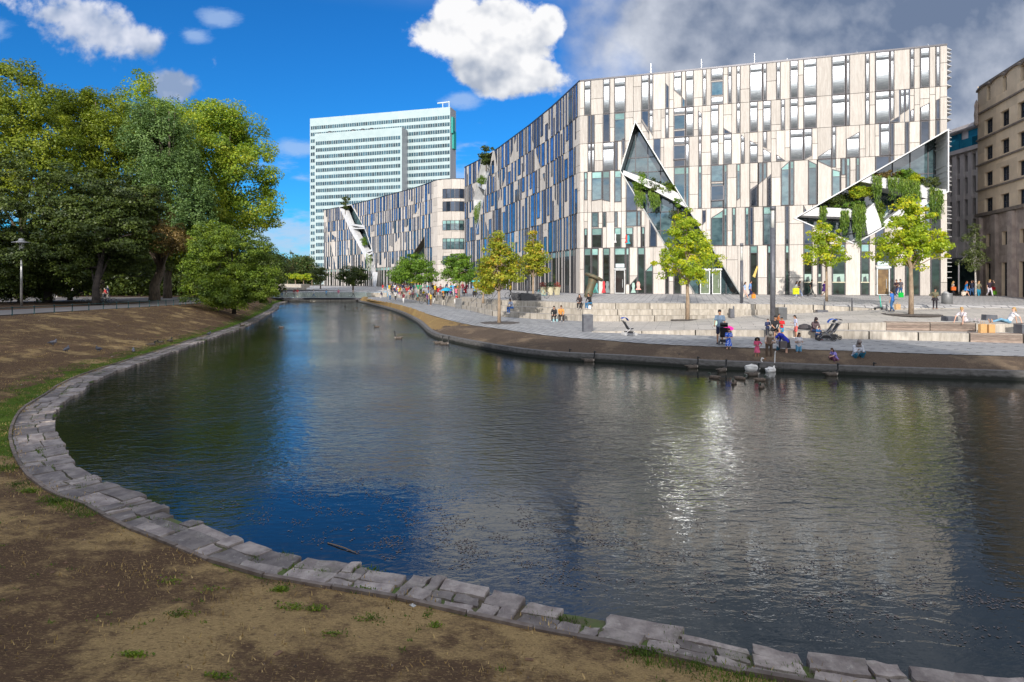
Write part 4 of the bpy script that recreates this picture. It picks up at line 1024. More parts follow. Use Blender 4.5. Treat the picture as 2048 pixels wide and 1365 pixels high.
# ======================================================= the slab tower
def make_tower():
    root = empty('office_tower', (-70, 330, 1.5), 0, 'tall mint white slab tower with ribbon window rows, left of the stone buildings', 'building')
    d = np.array([81.7, -23.0]); d /= np.linalg.norm(d); back = np.array([-d[1], d[0]])
    skin = M('mint_panel', (.38, .465, .475), .35, 0, col2=(.34, .425, .44), ns=.3, tint=.06, spec=.5); side = M('steel_side', (.42, .42, .44), .5, .2, col2=(.34, .34, .36), ns=.15, stretch=(1, 1, .3))
    gl = mk_glass('tower_glass', (.045, .11, .14), (.02, .05, .075), .06, .2, .02, 1.6)
    whitef = M('mullion_white', (.7, .75, .72), .5)
    core = MB()
    def slabtower(name, P0, length, depth, ztop, nfl, u0vis, u1vis, z0=1.5):
        fac = Fac([P0, tuple(np.array(P0) + d * length)])
        b = MB(); q0 = np.array(P0); q1 = q0 + d * length
        bt = [tuple(q0) + (z0,), tuple(q1) + (z0,), tuple(q1 + back * depth) + (z0,), tuple(q0 + back * depth) + (z0,)]
        b.prism(bt, [(x, y, ztop) for x, y, _ in bt]); w_ = b.build(name, [skin, side], root)
        me = w_.data
        for p in me.polygons:
            n = p.normal
            if abs(n.x * d[0] + n.y * d[1]) > .9: p.material_index = 1
        h = 3.72; zt = ztop - 4.4; rr = random.Random(3)
        for k in range(nfl):
            z1 = zt - k * h; za = z1 - 1.95
            if za < z0 + 2: break
            m = MB(); m.poly([fac.p3((u0vis + .5, za), .05), fac.p3((u1vis - .5, za), .05), fac.p3((u1vis - .5, z1), .05), fac.p3((u0vis + .5, z1), .05)])
            m.f.pop(); m.t.pop(); m.m.pop(); m.v = []
            u = u0vis + .5; step = 1.38
            while u < u1vis - 1.0:
                t = rr.random(); m.poly([fac.p3((u, za), .05), fac.p3((u + step, za), .05), fac.p3((u + step, z1), .05), fac.p3((u, z1), .05)], t, 0)
                m.prism([fac.p3((u - .06, za), .02), fac.p3((u + .06, za), .02), fac.p3((u + .06, za), .12), fac.p3((u - .06, za), .12)], [fac.p3((u - .06, z1), .02), fac.p3((u + .06, z1), .02), fac.p3((u + .06, z1), .12), fac.p3((u - .06, z1), .12)], .5, 1)
                u += step
            m.build('window_band', [gl, whitef], root)
        return fac, w_
    P0 = (-114.5, 340.0)
    f1, w1 = slabtower('tall_slab', P0, 85, 8.5, 95.4, 24, 0, 85)
    p2 = np.array((-110.6, 337.0)) - back * 9
    f2, w2 = slabtower('front_slab', tuple(np.array(PD(630, 300, 331)[:2])), 52.5, 8.2, 84.6, 22, 0, 52.5)
    side2 = f2.at(52.5)[0]
    # rooftop crane rail, dark roof humps, teal sign on the flank
    rt = MB(); q = f1.p3((78, 97), -2); rt.tube([f1.p3((77, 98.5), -2), f1.p3((84, 98.7), -2)], .3, 6); rt.tube([f1.p3((80, 95.4), -2), f1.p3((80, 98.5), -2)], .2, 5); rt.tube([f1.p3((83.6, 95.4), -2), f1.p3((83.6, 98.6), -2)], .2, 5)
    rt.build('roof_crane', whitef, root)
    for x in (656, 703, 722, 740):
        u, z = f2.px(x, 262); h = MB(); h.lathe(f2.p3((u, 84.4), -2), [(1.6, 0), (1.5, .7), (1.0, 1.4), (0, 1.7)], 10); h.build('roof_dome', cap_dark, root)
    e = np.array(f1.at(85)[0]); sg = MB()
    o = e + d * .1 + back * 2.2; t_ = MB()
    # backlit-style teal sign: a rounded upright bar with a kink
    for a, b_, z0, z1 in ((1.6, 4.8, 82, 90.5), (3.0, 6.6, 74, 83.5)):
        x0 = e + back * a; x1 = e + back * b_; t_.prism([(*(x0), z0), (*(x1), z0), (*(x1 + d * .9), z0), (*(x0 + d * .9), z0)], [(*(x0), z1), (*(x1), z1), (*(x1 + d * .9), z1), (*(x0 + d * .9), z1)])
    t_.build('flank_sign', M('teal_sign', (.0, .32, .28), .4), root)
make_tower()

# ======================================================= old buildings at the right edge
def make_old():
    root = empty('old_stone_building', (52, 64, 1.6), 0, 'old tan stone building with dark lattice windows and scalloped gable at the right edge', 'building')
    E = np.array((52.0, 67.0)); dr = np.array((-.262, -.965)); dr /= np.linalg.norm(dr)   # towards the camera
    fac = Fac([tuple(E), tuple(E + dr * 22)]);   # outward side = right-hand of travel
    # travel toward the camera: right-hand normal points to -x
    q, n = fac.at(1); 
    tan = M('tan_render', (.74, .58, .41), .85, col2=(.64, .50, .35), ns=.8, tint=.1, bmp=.2); brown = M('brown_stone', (.40, .32, .27), .85, col2=(.29, .23, .20), ns=1.4, tint=.15, bmp=.3)
    dk = M('lattice_dark', (.03, .03, .035), .5); gla = mk_glass('old_glass', (.03, .05, .08), (.02, .03, .05), .06, 0, .05, 1.6)
    z7 = lambda x, y: fac.px(1860 + x / 2.436, 60 + y / 2.436)
    zz = {}
    Zl = [1.5, z7(340, 892)[1], z7(340, 760)[1], z7(340, 628)[1], z7(340, 497)[1], z7(340, 360)[1]]
    ztop = 24.3
    wt = MB(); wb = MB(); cuts = []
    cols = []
    us = [z7(285, 600)[0], z7(362, 600)[0], z7(445, 600)[0]]
    dist = us[1] - us[0]
    us = [us[0] + dist * 1.0 * i * 1.02 for i in range(7)]
    wins = []
    for i, u in enumerate(us):
        hw = .85
        for fl in range(1, 5):
            z0, z1 = Zl[fl] + .35, Zl[fl + 1] - .95; wins.append([(u - hw, z0), (u + hw, z0), (u + hw, z1), (u - hw, z1)])
        z0, z1 = Zl[5] + 1.0, Zl[5] + 2.6; wins.append([(u - .38, z0), (u + .38, z0), (u + .38, z1), (u - .38, z1)])
        if i % 1 == 0: wins.append([(u - .5, 7.0), (u + .5, 7.0), (u + .5, Zl[1] - 2.0), (u - .5, Zl[1] - 2.0)]); wins.append([(u - .6, 1.7), (u + .6, 1.7), (u + .6, 5.2), (u - .6, 5.2)])
    for a in np.arange(0, 22, 2.0):
        for zz0, zz1, mbx in ((1.5, Zl[1], wb), (Zl[1], ztop, wt)):
            zs = np.linspace(zz0, zz1, 7 if mbx is wb else 9)
            for c, d_ in zip(zs, zs[1:]):
                for p in minus_all([[(a, c), (a + 2, c), (a + 2, d_), (a, d_)]], wins): mbx.poly([fac.p3(v, 0) for v in p], random.random())
    wt.build('wall', tan, root); wt = MB()
    for w_ in wins:      # window reveals
        p = ccw(w_)
        if wt.f: wt.build('window_reveal', tan, root); wt = MB()
        for i in range(4): wt.poly([fac.p3(p[i], 0), fac.p3(p[i], -.45), fac.p3(p[(i + 1) % 4], -.45), fac.p3(p[(i + 1) % 4], 0)], .5)
    wt.build('window_reveal', tan, root); wt = MB()
    # scalloped gable: wavy parapet
    gp = []
    for u in np.arange(0, 22.01, .5):
        k = (u % 3.0) / 3.0; gp.append((u, ztop + .3 * math.sin(math.pi * k) ** .7 - .0))
    for a, b in zip(gp, gp[1:]): wt.poly([fac.p3((a[0], ztop), 0), fac.p3((b[0], ztop), 0), fac.p3(b, 0), fac.p3(a, 0)], .5)
    wt.poly([(*E, 1.5), (E[0] + 24, E[1] + 5, 1.5), (E[0] + 24, E[1] + 5, 25), (*E, 25)])
    wt.build('gable', tan, root); wb.build('base_storeys', brown, root)
    tr = MB()
    for a, b in zip(gp, gp[1:]): tr.prism([fac.p3((a[0], a[1]), -.3), fac.p3((b[0], b[1]), -.3), fac.p3((b[0], b[1]), .18), fac.p3((a[0], a[1]), .18)], [fac.p3((a[0], a[1] + .22), -.3), fac.p3((b[0], b[1] + .22), -.3), fac.p3((b[0], b[1] + .22), .18), fac.p3((a[0], a[1] + .22), .18)])
    for z in Zl[1:]: slab(tr, fac, [(-.1, z), (22, z), (22, z + (.35 if z == Zl[1] else .18)), (-.1, z + (.35 if z == Zl[1] else .18))], 0, .28 if z == Zl[1] else .14)
    tr.build('cornice', M('cornice_stone', (.24, .19, .15), .8, col2=(.16, .13, .11), ns=2), root)
    pl = MB()
    for u in [us[0] - dist / 2 + dist * 1.02 * i for i in range(8)]:
        for zc0, zc1 in ((1.5, Zl[1] - .1),): slab(pl, fac, [(u - .45, zc0), (u + .45, zc0), (u + .45, zc1), (u - .45, zc1)], 0, .35, random.random())
    pl.build('pilasters', brown, root)
    ft = MB(); c = fac.p3((0.15, 22.5), .05)
    ft.lathe((c[0] - .15, c[1], 20.6), [(.12, 0), (.26, .2), (.2, .6), (.24, 1.2), (.18, 1.9), (.22, 2.3), (.1, 2.7), (0, 2.9)], 8); ft.build('corner_figure', brown, root)
    for p in wins:
        fb = MB(); z0, z1 = p[0][1], p[2][1]; u0, u1 = p[0][0], p[1][0]
        ring(fb, fac, p, .07, -.45, -.3)
        for i in range(1, 3): ux = u0 + (u1 - u0) * i / 3; slab(fb, fac, [(ux - .03, z0), (ux + .03, z0), (ux + .03, z1), (ux - .03, z1)], -.4, -.33)
        nr = max(2, int((z1 - z0) / .55))
        for i in range(1, nr): zx = z0 + (z1 - z0) * i / nr; slab(fb, fac, [(u0, zx - .025), (u1, zx - .025), (u1, zx + .025), (u0, zx + .025)], -.395, -.335)
        w_ = fb.build('window', dk, root); g_ = MB(); g_.poly([fac.p3(v, -.4) for v in ccw(p)], random.random()); pn = g_.build('pane', gla, None); pn.data.transform(Matrix.Translation(-Vector(root.location))); pn.location = (0, 0, 0); pn.parent = w_
        s_ = MB(); 
    rf = MB(); P4 = [fac.p3((-.2, 25), -.1), fac.p3((22, 25), -.1)]; rf.poly([P4[0], P4[1], (P4[1][0] + 14, P4[1][1], 31), (P4[0][0] + 14, P4[0][1], 31)]); rf.box((60.6, 60, 29.3), (2.2, 2.2, 3.6)); rf.build('roof', M('slate_roof', (.07, .07, .08), .7, col2=(.05, .05, .055)), root)
    # grey neighbour behind
    g = empty('grey_stone_building', (60, 80, 1.6), 0, 'grey stone office building with glass-railed top floor, squeezed beside the old tan one', 'building')
    E2 = np.array((56.6, 92.0)); d2 = np.array((.0, -1.0)); fg = Fac([(57.0, 96), (56.9, 84), (57.2, 68)]); z7g = lambda x, y: fg.px(1860 + x / 2.436, 60 + y / 2.436)
    gr = M('grey_stone', (.78, .72, .70), .85, col2=(.68, .63, .61), ns=1, tint=.15); wl = MB(); L = fg.L[-1]
    zt = z7g(200, 590)[1]; wn = []
    ucol = [z7g(x, 700)[0] for x in (58, 70, 105, 143, 181)]
    ucol = [ucol[-1] - i * (ucol[-1] - ucol[-2]) * 1.0 for i in range(-1, 7)]
    for u in ucol:
        for zc in (z7g(181, 652)[1], z7g(181, 758)[1], z7g(181, 866)[1], z7g(181, 966)[1]): wn.append([(u - .55, zc - 1.0), (u + .55, zc - 1.0), (u + .55, zc + 1.05), (u - .55, zc + 1.05)])
    wn = [p for p in wn if p[0][0] > .3 and p[1][0] < L - .3]
    for a in np.arange(0, L, 1.85):
        for c in np.arange(6.0, zt, 1.6):
            for p in minus_all([[(a, c), (min(L, a + 1.85), c), (min(L, a + 1.85), min(zt, c + 1.6)), (a, min(zt, c + 1.6))]], wn): wl.poly([fg.p3(v, 0) for v in p], random.random())
    for p in wn:
        p = ccw(p)
        for i in range(4): wl.poly([fg.p3(p[i], 0), fg.p3(p[i], -.5), fg.p3(p[(i + 1) % 4], -.5), fg.p3(p[(i + 1) % 4], 0)], .3)
    slab(wl, fg, [(0, zt), (L, zt), (L, zt + .5), (0, zt + .5)], -3, .5)
    for u in [q + (ucol[0] - ucol[1]) / 2 for q in ucol]:
        if .3 < u < L - .3: slab(wl, fg, [(u - .3, 6.2), (u + .3, 6.2), (u + .3, zt - .05), (u - .3, zt - .05)], 0, .22, .8)
    wl.build('wall', gr, g); wl = MB()
    wl.poly([(57, 96, 1.5), (80, 96, 1.5), (80, 96, 20), (57, 96, 20)]); wl.poly([(57.2, 68, 1.5), (75, 68, 1.5), (75, 68, 20), (57.2, 68, 20)])
    wl.build('gable_wall', gr, g); wl = MB()
    slab(wl, fg, [(0, zt + .5), (L, zt + .5), (L, zt + 3.4), (0, zt + 3.4)], -3.2, -1.6, .6); slab(wl, fg, [(0, zt + 3.4), (L, zt + 3.4), (L, zt + 3.8), (0, zt + 3.8)], -8, -.9, .4)
    wl.build('penthouse', gr, g)
    for p in wn:
        fb = MB(); ring(fb, fg, p, .08, -.5, -.4); w_ = fb.build('window', dk, g); g_ = MB(); g_.poly([fg.p3(v, -.45) for v in ccw(p)], random.random()); pn = g_.build('pane', gla, None); pn.data.transform(Matrix.Translation(-Vector(g.location))); pn.location = (0, 0, 0); pn.parent = w_
    bl = mk_glass('balustrade_blue', (.03, .25, .38), (.02, .16, .28), .05, .1, .02, 1.5)
    tb = MB()
    for i in range(14):
        a = L * i / 14; b = L * (i + 1) / 14 - .1; tb.poly([fg.p3((a, zt + .5), .35), fg.p3((b, zt + .5), .35), fg.p3((b, zt + 1.6), .35), fg.p3((a, zt + 1.6), .35)], random.random())
    tb.build('balustrade', bl, g); tb = MB()
    for i in range(9):
        a = L * i / 9 + .3; b = a + L / 9 - 1.1; tb.poly([fg.p3((a, zt + .9), -1.57), fg.p3((b, zt + .9), -1.57), fg.p3((b, zt + 3.1), -1.57), fg.p3((a, zt + 3.1), -1.57)], random.random())
    tb.build('penthouse_glazing', bl, g)
    sh = MB(); 
    for i in range(10):
        a = L * i / 10; b = L * (i + 1) / 10 - .25; sh.poly([fg.p3((a, 1.6), .05), fg.p3((b, 1.6), .05), fg.p3((b, 5.6), .05), fg.p3((a, 5.6), .05)], random.random())
    sh.build('shop_front', GM[TEAL], g); sh = MB(); slab(sh, fg, [(0, 5.6), (L, 5.6), (L, 6.2), (0, 6.2)], -1, 1.2); sh.build('canopy', M('canopy_grey', (.22, .23, .24), .5, .3), g)
    # glazed link/pavilion glimpsed past the corner fins
    sc_ = MB()
    for i in range(4):
        for z0, z1 in ((6.6, 8.2), (8.3, 9.9)): x = 49.2 + i * 1.9; sc_.box((x, 78, (z0 + z1) / 2), (1.8, .06, z1 - z0), 0, random.random())
    sc_.build('glass_bay', GM[TEAL], g)
make_old()
from mathutils.bvhtree import BVHTree
_bv = []
for _o in [o for o in COL.objects if o.name.split('.')[0] in ('promenade', 'mid_plaza', 'bench_deck', 'plaza')]:
    _bv.append(BVHTree.FromPolygons([v.co.copy() for v in _o.data.vertices], [tuple(p.vertices) for p in _o.data.polygons]))
def ground_at(x, y, z, tol=.45):
    "height of the paving under a point, if there is paving near z"
    best = None
    for t in _bv:
        h = t.ray_cast(Vector((x, y, 5)), Vector((0, 0, -1)))[0]
        if h is not None and abs(h.z - z) < tol and (best is None or abs(h.z - z) < abs(best - z)): best = h.z
    return z if best is None else best
# ---------------------------------------------------------------- steps, walls, benches, bridge
def mk_stained():
    m, g, b = newmat('stained_concrete'); p = g.pos()
    n = g.noise(g.mapping(p, sc=(3, 3, .6)), 1.4, 6, .7); n2 = g.noise(p, 1.2, 5, .65); n3 = g.noise(p, 40, 3, .7)
    c = g.mix(n.step(.3, .7), (.46, .42, .36), (.26, .23, .19)); c = g.mix(n2.step(.5, .75) * .5, c, (.17, .16, .145)); c = g.mix(n3.step(.6, .8) * .3, c, (.45, .42, .37))
    k = (g.attr('tint') - .5) * .2 + 1; c = g.mix(1.0, c, g.xyz(k, k, k), 'MULTIPLY')
    setc(g, b.inputs['Base Color'], c); b.inputs['Roughness'].default_value = .85; bump(g, b, n3, .3, .01); return m
stained = mk_stained()
wood = M('bench_wood', (.26, .20, .16), .75, col2=(.17, .125, .10), ns=3, tint=.3, stretch=(1, 1, 8))
def build_steps():
    root = empty('seating_steps', (5, 50, 0), 0, 'long pale concrete seating steps between the promenade and the plaza', 'steps')
    for k in range(3):
        mb = MB(); f0 = k / 3
        for (b0, t0), (b1, t1) in zip(STAIR, STAIR[1:]):
            def q(b, t, f): return (b[0] + (t[0] - b[0]) * f, b[1] + (t[1] - b[1]) * f)
            n = max(1, int(math.dist(b0[:2], b1[:2]) / (2.4 if b0[0] > 5 else 6)))
            for i in range(n):
                s0, s1 = i / n, (i + 1) / n - .012
                B0 = [b0[a] + (b1[a] - b0[a]) * s0 for a in range(3)]; B1 = [b0[a] + (b1[a] - b0[a]) * s1 for a in range(3)]; T0 = [t0[a] + (t1[a] - t0[a]) * s0 for a in range(3)]; T1 = [t0[a] + (t1[a] - t0[a]) * s1 for a in range(3)]
                z0 = T0[2] * (k + 1) / 3 + (.012 if k == 2 else 0); z1 = T1[2] * (k + 1) / 3 + (.012 if k == 2 else 0)
                if z0 < B0[2] + .02 and z1 < B1[2] + .02: continue
                a, b = q(B0, T0, f0), q(B1, T1, f0); c, d = q(B1, T1, f0 + .34 if k < 2 else 1.12), q(B0, T0, f0 + .34 if k < 2 else 1.12)
                mb.prism([(*a, -.3), (*b, -.3), (*c, -.3), (*d, -.3)], [(*a, z0), (*b, z1), (*c, z1), (*d, z0)], random.random())
        mb.build('step', stained, root)
build_steps()
def build_wall(name, line, zb, thick, label, cat, wood_spans=(), dz=.012, matl=None):
    root = empty(name, (line[len(line) // 2][0], line[len(line) // 2][1], 0), 0, label, cat); mb = MB(); wd = MB()
    seg = []
    for a, b in zip(line, line[1:]):
        n = max(1, int(round(math.dist(a[:2], b[:2]) / 2.6)))
        for i in range(n):
            s0, s1 = i / n, (i + 1) / n - .01
            p = [a[k] + (b[k] - a[k]) * s0 for k in range(3)]; q = [a[k] + (b[k] - a[k]) * s1 for k in range(3)]
            d = np.array(b[:2]) - np.array(a[:2]); d /= np.linalg.norm(d); nn = np.array([-d[1], d[0]]); nn = nn if nn[1] > 0 else -nn
            P2 = np.array(p[:2]); Q2 = np.array(q[:2])
            isw = any(w0 < (P2[0] + Q2[0]) / 2 < w1 for w0, w1 in wood_spans)
            ins = .04 if isw else 0
            z0, z1 = p[2] + dz, q[2] + dz
            f0 = P2 + nn * ins; f1 = Q2 + nn * ins
            mb.prism([(*f0, zb), (*f1, zb), (*(Q2 + nn * thick), zb), (*(P2 + nn * thick), zb)], [(*f0, z0), (*f1, z1), (*(Q2 + nn * thick), z1), (*(P2 + nn * thick), z0)], random.random())
            if isw:
                for r in range(4):
                    za = zb + .05 + (z0 - zb - .06) * r / 4; zc = za + (z0 - zb - .06) / 4 - .018; e0 = P2 - nn * .0; e1 = Q2 - nn * .0
                    wd.prism([(*e0, za), (*e1, za), (*(e1 + nn * .035), za), (*(e0 + nn * .035), za)], [(*e0, zc), (*e1, zc), (*(e1 + nn * .035), zc), (*(e0 + nn * .035), zc)], random.random())
                for r in range(4):
                    w0 = .02 + r * .115; e0 = P2 + nn * w0; e1 = Q2 + nn * w0; h0 = P2 + nn * (w0 + .1); h1 = Q2 + nn * (w0 + .1)
                    wd.prism([(*e0, z0), (*e1, z1), (*h1, z1), (*h0, z0)], [(*e0, z0 + .03), (*e1, z1 + .03), (*h1, z1 + .03), (*h0, z0 + .03)], random.random())
    mb.build('wall_blocks', matl or stained, root)
    if wd.f: wd.build('wooden_slats', wood, root)
build_wall('bench_wall', [(5.1, 38.4, .02), (11.1, 36.2, .30), (13, 35.6, .36), (20.1, 33.7, .43), (26.9, 31.5, .45), (34, 29.2, .45), (46, 26, .45)], -.2, .5, 'low grey concrete bench wall rising along the promenade behind the family group', 'bench wall', [(25.2, 30.5)])
build_wall('bench_wall', [(16.6, 37.1, .44), (19.7, 35.1, .80), (21.5, 34.45, .89), (25.8, 33.35, .9), (29, 32.4, .9), (36, 30.4, .9), (48, 27, .9)], .3, .5, 'upper pale concrete bench wall with wooden slats where two women recline', 'bench wall', [(21.2, 25.9), (28.6, 31)])
# retaining wall strip in front of the plaza on the right
build_wall('plaza_kerb', [(29.4, 49.0, 1.0), (36, 46.9, 1.15), (62, 39.8, 1.2)], .6, .3, 'thin concrete kerb along the right part of the plaza', 'kerb')
# far bank quay behind the bridge
q = MB(); q.prism([(-60, 124.4, -2), (-26, 124.4, -2), (-26, 125, -2), (-60, 125, -2)], [(-60, 124.4, .93), (-26, 124.4, .93), (-26, 125, .93), (-60, 125, .93)]); tag(q.build('quay_wall', stained, None, origin=(-40, 124.5, 0)), 'dark concrete quay wall beneath the far end of the bridge', 'wall')
def build_bridge():
    root = empty('footbridge', (-39, 120, 0), 0, 'thin flat footbridge with glass balustrades across the far end of the pond', 'bridge')
    mb = MB(); mb.prism([(-56, 118.6, -.32), (-28, 118.6, -.32), (-28, 122.4, -.32), (-56, 122.4, -.32)], [(-56, 118.6, -.04), (-28, 118.6, -.04), (-28, 122.4, -.04), (-56, 122.4, -.04)]); mb.build('deck', M('bridge_deck', (.30, .30, .30), .7, col2=(.24, .24, .24)), root)
    e = MB(); e.box((-42, 118.53, -.2), (28, .1, .36)); e.build('edge_beam', cap_dark, root)
    gm, g, b = newmat('balustrade_glass'); b.inputs['Base Color'].default_value = (.75, .88, .88, 1); b.inputs['Roughness'].default_value = .03; b.inputs['Transmission Weight'].default_value = .85; b.inputs['IOR'].default_value = 1.1; b.inputs['Alpha'].default_value = .45
    for y in (118.7, 122.3):
        for x in np.arange(-55, -29, 2.4): p = MB(); p.box((x + 1.15, y, .55), (2.3, .02, 1.1)); p.build('glass_panel', gm, root)
        r = MB(); r.tube([(-56, y, 1.12), (-28.6, y, 1.12)], .03, 6); r.build('handrail', silver, root)
build_bridge()
# stepped terraces and ramps beyond the bridge
for (x0, x1, y0, y1, z0, z1, lab) in ((-52, -33, 128, 129, .9, 1.55, 'low dark grey terrace wall with an open railing look beyond the bridge'), (-62, -50, 140, 146, .9, 2.0, 'white sloping ramp wall beside the path beyond the bridge'), (-75, -58, 165, 172, 1.2, 2.7, 'pale stone mound wall far behind the bridge')):
    q = MB(); q.prism([(x0, y0, z0 - .5), (x1, y0, z0 - .5), (x1, y1, z0 - .5), (x0, y1, z0 - .5)], [(x0, y0, z1), (x1, y0, z1 - .3), (x1, y1, z1 - .3), (x0, y1, z1)]); tag(q.build('terrace_wall', stained if x0 != -52 else M('dark_wall', (.1, .1, .11), .8), None, origin=((x0 + x1) / 2, y0, z0)), lab, 'wall')
# stair railings
def railing(pts, label, z=0.0, h=.9):
    root = empty('handrail', pts[0][:2] + (pts[0][2],), 0, label, 'railing', 'stair railings on the seating steps'); p = MB(); top = [(x, y, zz + h) for x, y, zz in pts]; p.tube(top, .028, 6); p.build('rail', M('rail_grey', (.16, .16, .17), .4, .6), root)
    for x, y, zz in pts: q = MB(); q.tube([(x, y, zz - .05), (x, y, zz + h)], .024, 6); q.build('post', M('rail_grey'), root)
railing([P(1000, 0, 0)[:2] + (0,) if 0 else (-2.6, 57.5, 0), (-2.0, 59.0, .5), (-1.4, 61.0, 1.3)], 'grey stair railing nearest the tree on the round pit')
railing([(-4.4, 64.0, 0), (-3.9, 65.6, .5), (-3.2, 67.6, 1.3)], 'grey stair railing beside the square grey litter bin')
railing([(-10.3, 84.5, 0), (-10.1, 86, .5), (-9.8, 88, 1.2)], 'grey stair railing farthest left by the crowd')

# ---------------------------------------------------------------- street furniture
dgrey = M('furniture_grey', (.13, .135, .15), .45, .35, col2=(.10, .10, .115), ns=4)
lgrey = M('galvanised', (.36, .36, .36), .4, .6, col2=(.28, .28, .29), ns=5)
def tall_lamp(x, y, z, h, r, label):
    root = empty('street_lamp', (x, y, z), 0, label, 'street lamp', 'tall cylindrical lamps on the plaza')
    p = MB(); p.tube([(x, y, z - .1), (x, y, z + h - 1.5)], r, 16); p.build('pole', dgrey, root, True)
    for i in range(4):
        a = i * math.pi / 2 + .4; q = MB(); q.tube([(x + r * .85 * math.cos(a), y + r * .85 * math.sin(a), z + h - 1.5), (x + r * .85 * math.cos(a), y + r * .85 * math.sin(a), z + h - .25)], r * .1, 5); q.build('cage_bar', dgrey, root)
    g_ = MB(); g_.tube([(x, y, z + h - 1.5), (x, y, z + h - .28)], r * .8, 14); g_.build('lamp_glass', M('lamp_glass', (.6, .6, .56), .2, 0), root, True)
    c = MB(); c.tube([(x, y, z + h - .28), (x, y, z + h)], r * 1.05, 16); c.build('lamp_cap', dgrey, root, True)
tall_lamp(18.25, 42.0, .3, 8.2, .17, 'tallest dark grey cylinder lamp standing behind the seated family')
tall_lamp(20.1, 52.5, 1.38, 5.2, .13, 'dark grey cylinder lamp by the slanted entrance, behind the walkers')
tall_lamp(52.0, 61.3, 1.6, 7.0, .16, 'dark grey cylinder lamp at the right edge before the old building')
tall_lamp(1.75, 68, 1.5, 5.6, .12, 'slim cylinder lamp between the two plaza trees on the left')
def park_lamp():
    x, y, z = P(43, 612, 1.0); root = empty('park_lamp', (x, y, z), 0, 'grey park lamp with a flat disc hood before the dark trees on the left', 'street lamp')
    p = MB(); p.tube([(x, y, z - .1), (x, y, z + 3.0), (x, y, z + 5.0)], [.11, .09, .07], 12); p.build('pole', lgrey, root, True)
    c = MB(); c.lathe((x, y, z + 5), [(.1, 0), (.2, .12), (.22, .2)], 12); c.build('collar', lgrey, root, True)
    for i in range(4): a = i * math.pi / 2; q = MB(); q.tube([(x + .2 * math.cos(a), y + .2 * math.sin(a), z + 5.2), (x + .26 * math.cos(a), y + .26 * math.sin(a), z + 5.85)], .02, 5); q.build('bracket', lgrey, root)
    g_ = MB(); g_.lathe((x, y, z + 5.2), [(.15, 0), (.19, .6)], 12); g_.build('lamp_glass', M('lamp_glass'), root, True)
    h = MB(); h.lathe((x, y, z + 5.8), [(.75, 0), (.72, .06), (.3, .16), (.22, .3), (.2, .4), (0, .42)], 24); h.build('hood', lgrey, root, True)
park_lamp()
x, y, z = -36.5, 72, .93; root = empty('park_lamp', (x, y, z), 0, 'slim dark lamp post in the shade right of the bicycles', 'street lamp'); p = MB(); p.tube([(x, y, z), (x, y, z + 4.2)], .06, 8); p.build('pole', cap_dark, root); p = MB(); p.lathe((x, y, z + 4.2), [(.12, 0), (.2, .3), (.35, .5), (0, .6)], 12); p.build('hood', cap_dark, root)
# low park fence along the crest of the left bank
def park_fence():
    green = M('fence_green', (.02, .07, .075), .4, .3, col2=(.015, .05, .055)); xs = [26, 70, 110, 146, 179, 208, 234.6, 258, 280, 300, 317.6, 333, 348, 361, 372, 383, 393]
    root = empty('park_fence', (-32.3, 48, 1), 0, 'low dark green rail fence along the path on the left bank', 'fence')
    ys = [36.9, 35.1, 33.3, 31.5] + [1200 * 32.3 / (1024 - x) for x in xs]; ys = [q for q in ys]
    pts = []
    for y in sorted(ys): z = np.interp(y, [20, 33, 52, 62, 80], [1.2, 1.08, .99, .94, .9]); pts.append((-32.35, y, float(z)))
    for x, y, z in pts: q = MB(); q.lathe((x, y, z - .1), [(.055, 0), (.055, .16), (.032, .2), (.032, .6), (.05, .62), (.05, .66), (0, .68)], 8); q.build('post', green, root, True)
    q = MB(); q.tube([(x, y, z + .50) for x, y, z in pts], .024, 6); q.build('rail', green, root)
park_fence()
def litter_bin(px_, py_, z, kind, label, w_=.62, h=1.0):
    x, y, z = P(px_, py_, z); root = empty('litter_bin', (x, y, z), 0, label, 'litter bin')
    if kind == 'round':
        b = MB(); b.lathe((x, y, z), [(w_ * .5, 0), (w_ * .5, h - .05), (w_ * .47, h)], 20); b.build('body', M('bin_grey', (.20, .20, .20), .5, .3), root, True); r = MB(); r.lathe((x, y, z + h), [(w_ * .5, 0), (w_ * .5, .05), (w_ * .3, .07), (w_ * .28, 0)], 20); r.build('rim', lgrey, root); 
        bg = MB(); bg.lathe((x - .1, y, z + h), [(.2, 0), (.24, .08), (.1, .2), (0, .22)], 10); bg.build('rubbish_bag', M('bag_grey', (.3, .3, .3), .4), root, True)
    else:
        b = MB(); b.box((x, y, z + h / 2), (w_, .5, h), .1); b.build('body', dgrey if kind == 'dark' else M('bin_steel', (.2, .2, .2), .35, .7), root); r = MB(); r.box((x, y, z + h + .02), (w_ * 1.02, .53, .04), .1); r.build('lid', lgrey, root); s_ = MB(); s_.box((x, y, z + h + .045), (w_ * .6, .3, .012), .1); s_.build('slot', cap_dark, root)
litter_bin(1175, 663.5, 0, 'dark', 'dark grey box bin standing alone on the promenade planks', .62, 1.08)
litter_bin(917, 617.5, 0, 'steel', 'grey box bin at the foot of the stairs near the crowd', .75, 1.2)
litter_bin(1562, 643, .42, 'steel', 'tilted steel plate bin behind the child in red', .62, .95)
litter_bin(1894, 613, 1.15, 'round', 'round grey litter bin right of the woman in olive', .8, 1.05)
litter_bin(2044, 668, .46, 'dark', 'dark box at the right edge on the bench deck', .5, .5)
bn = 0
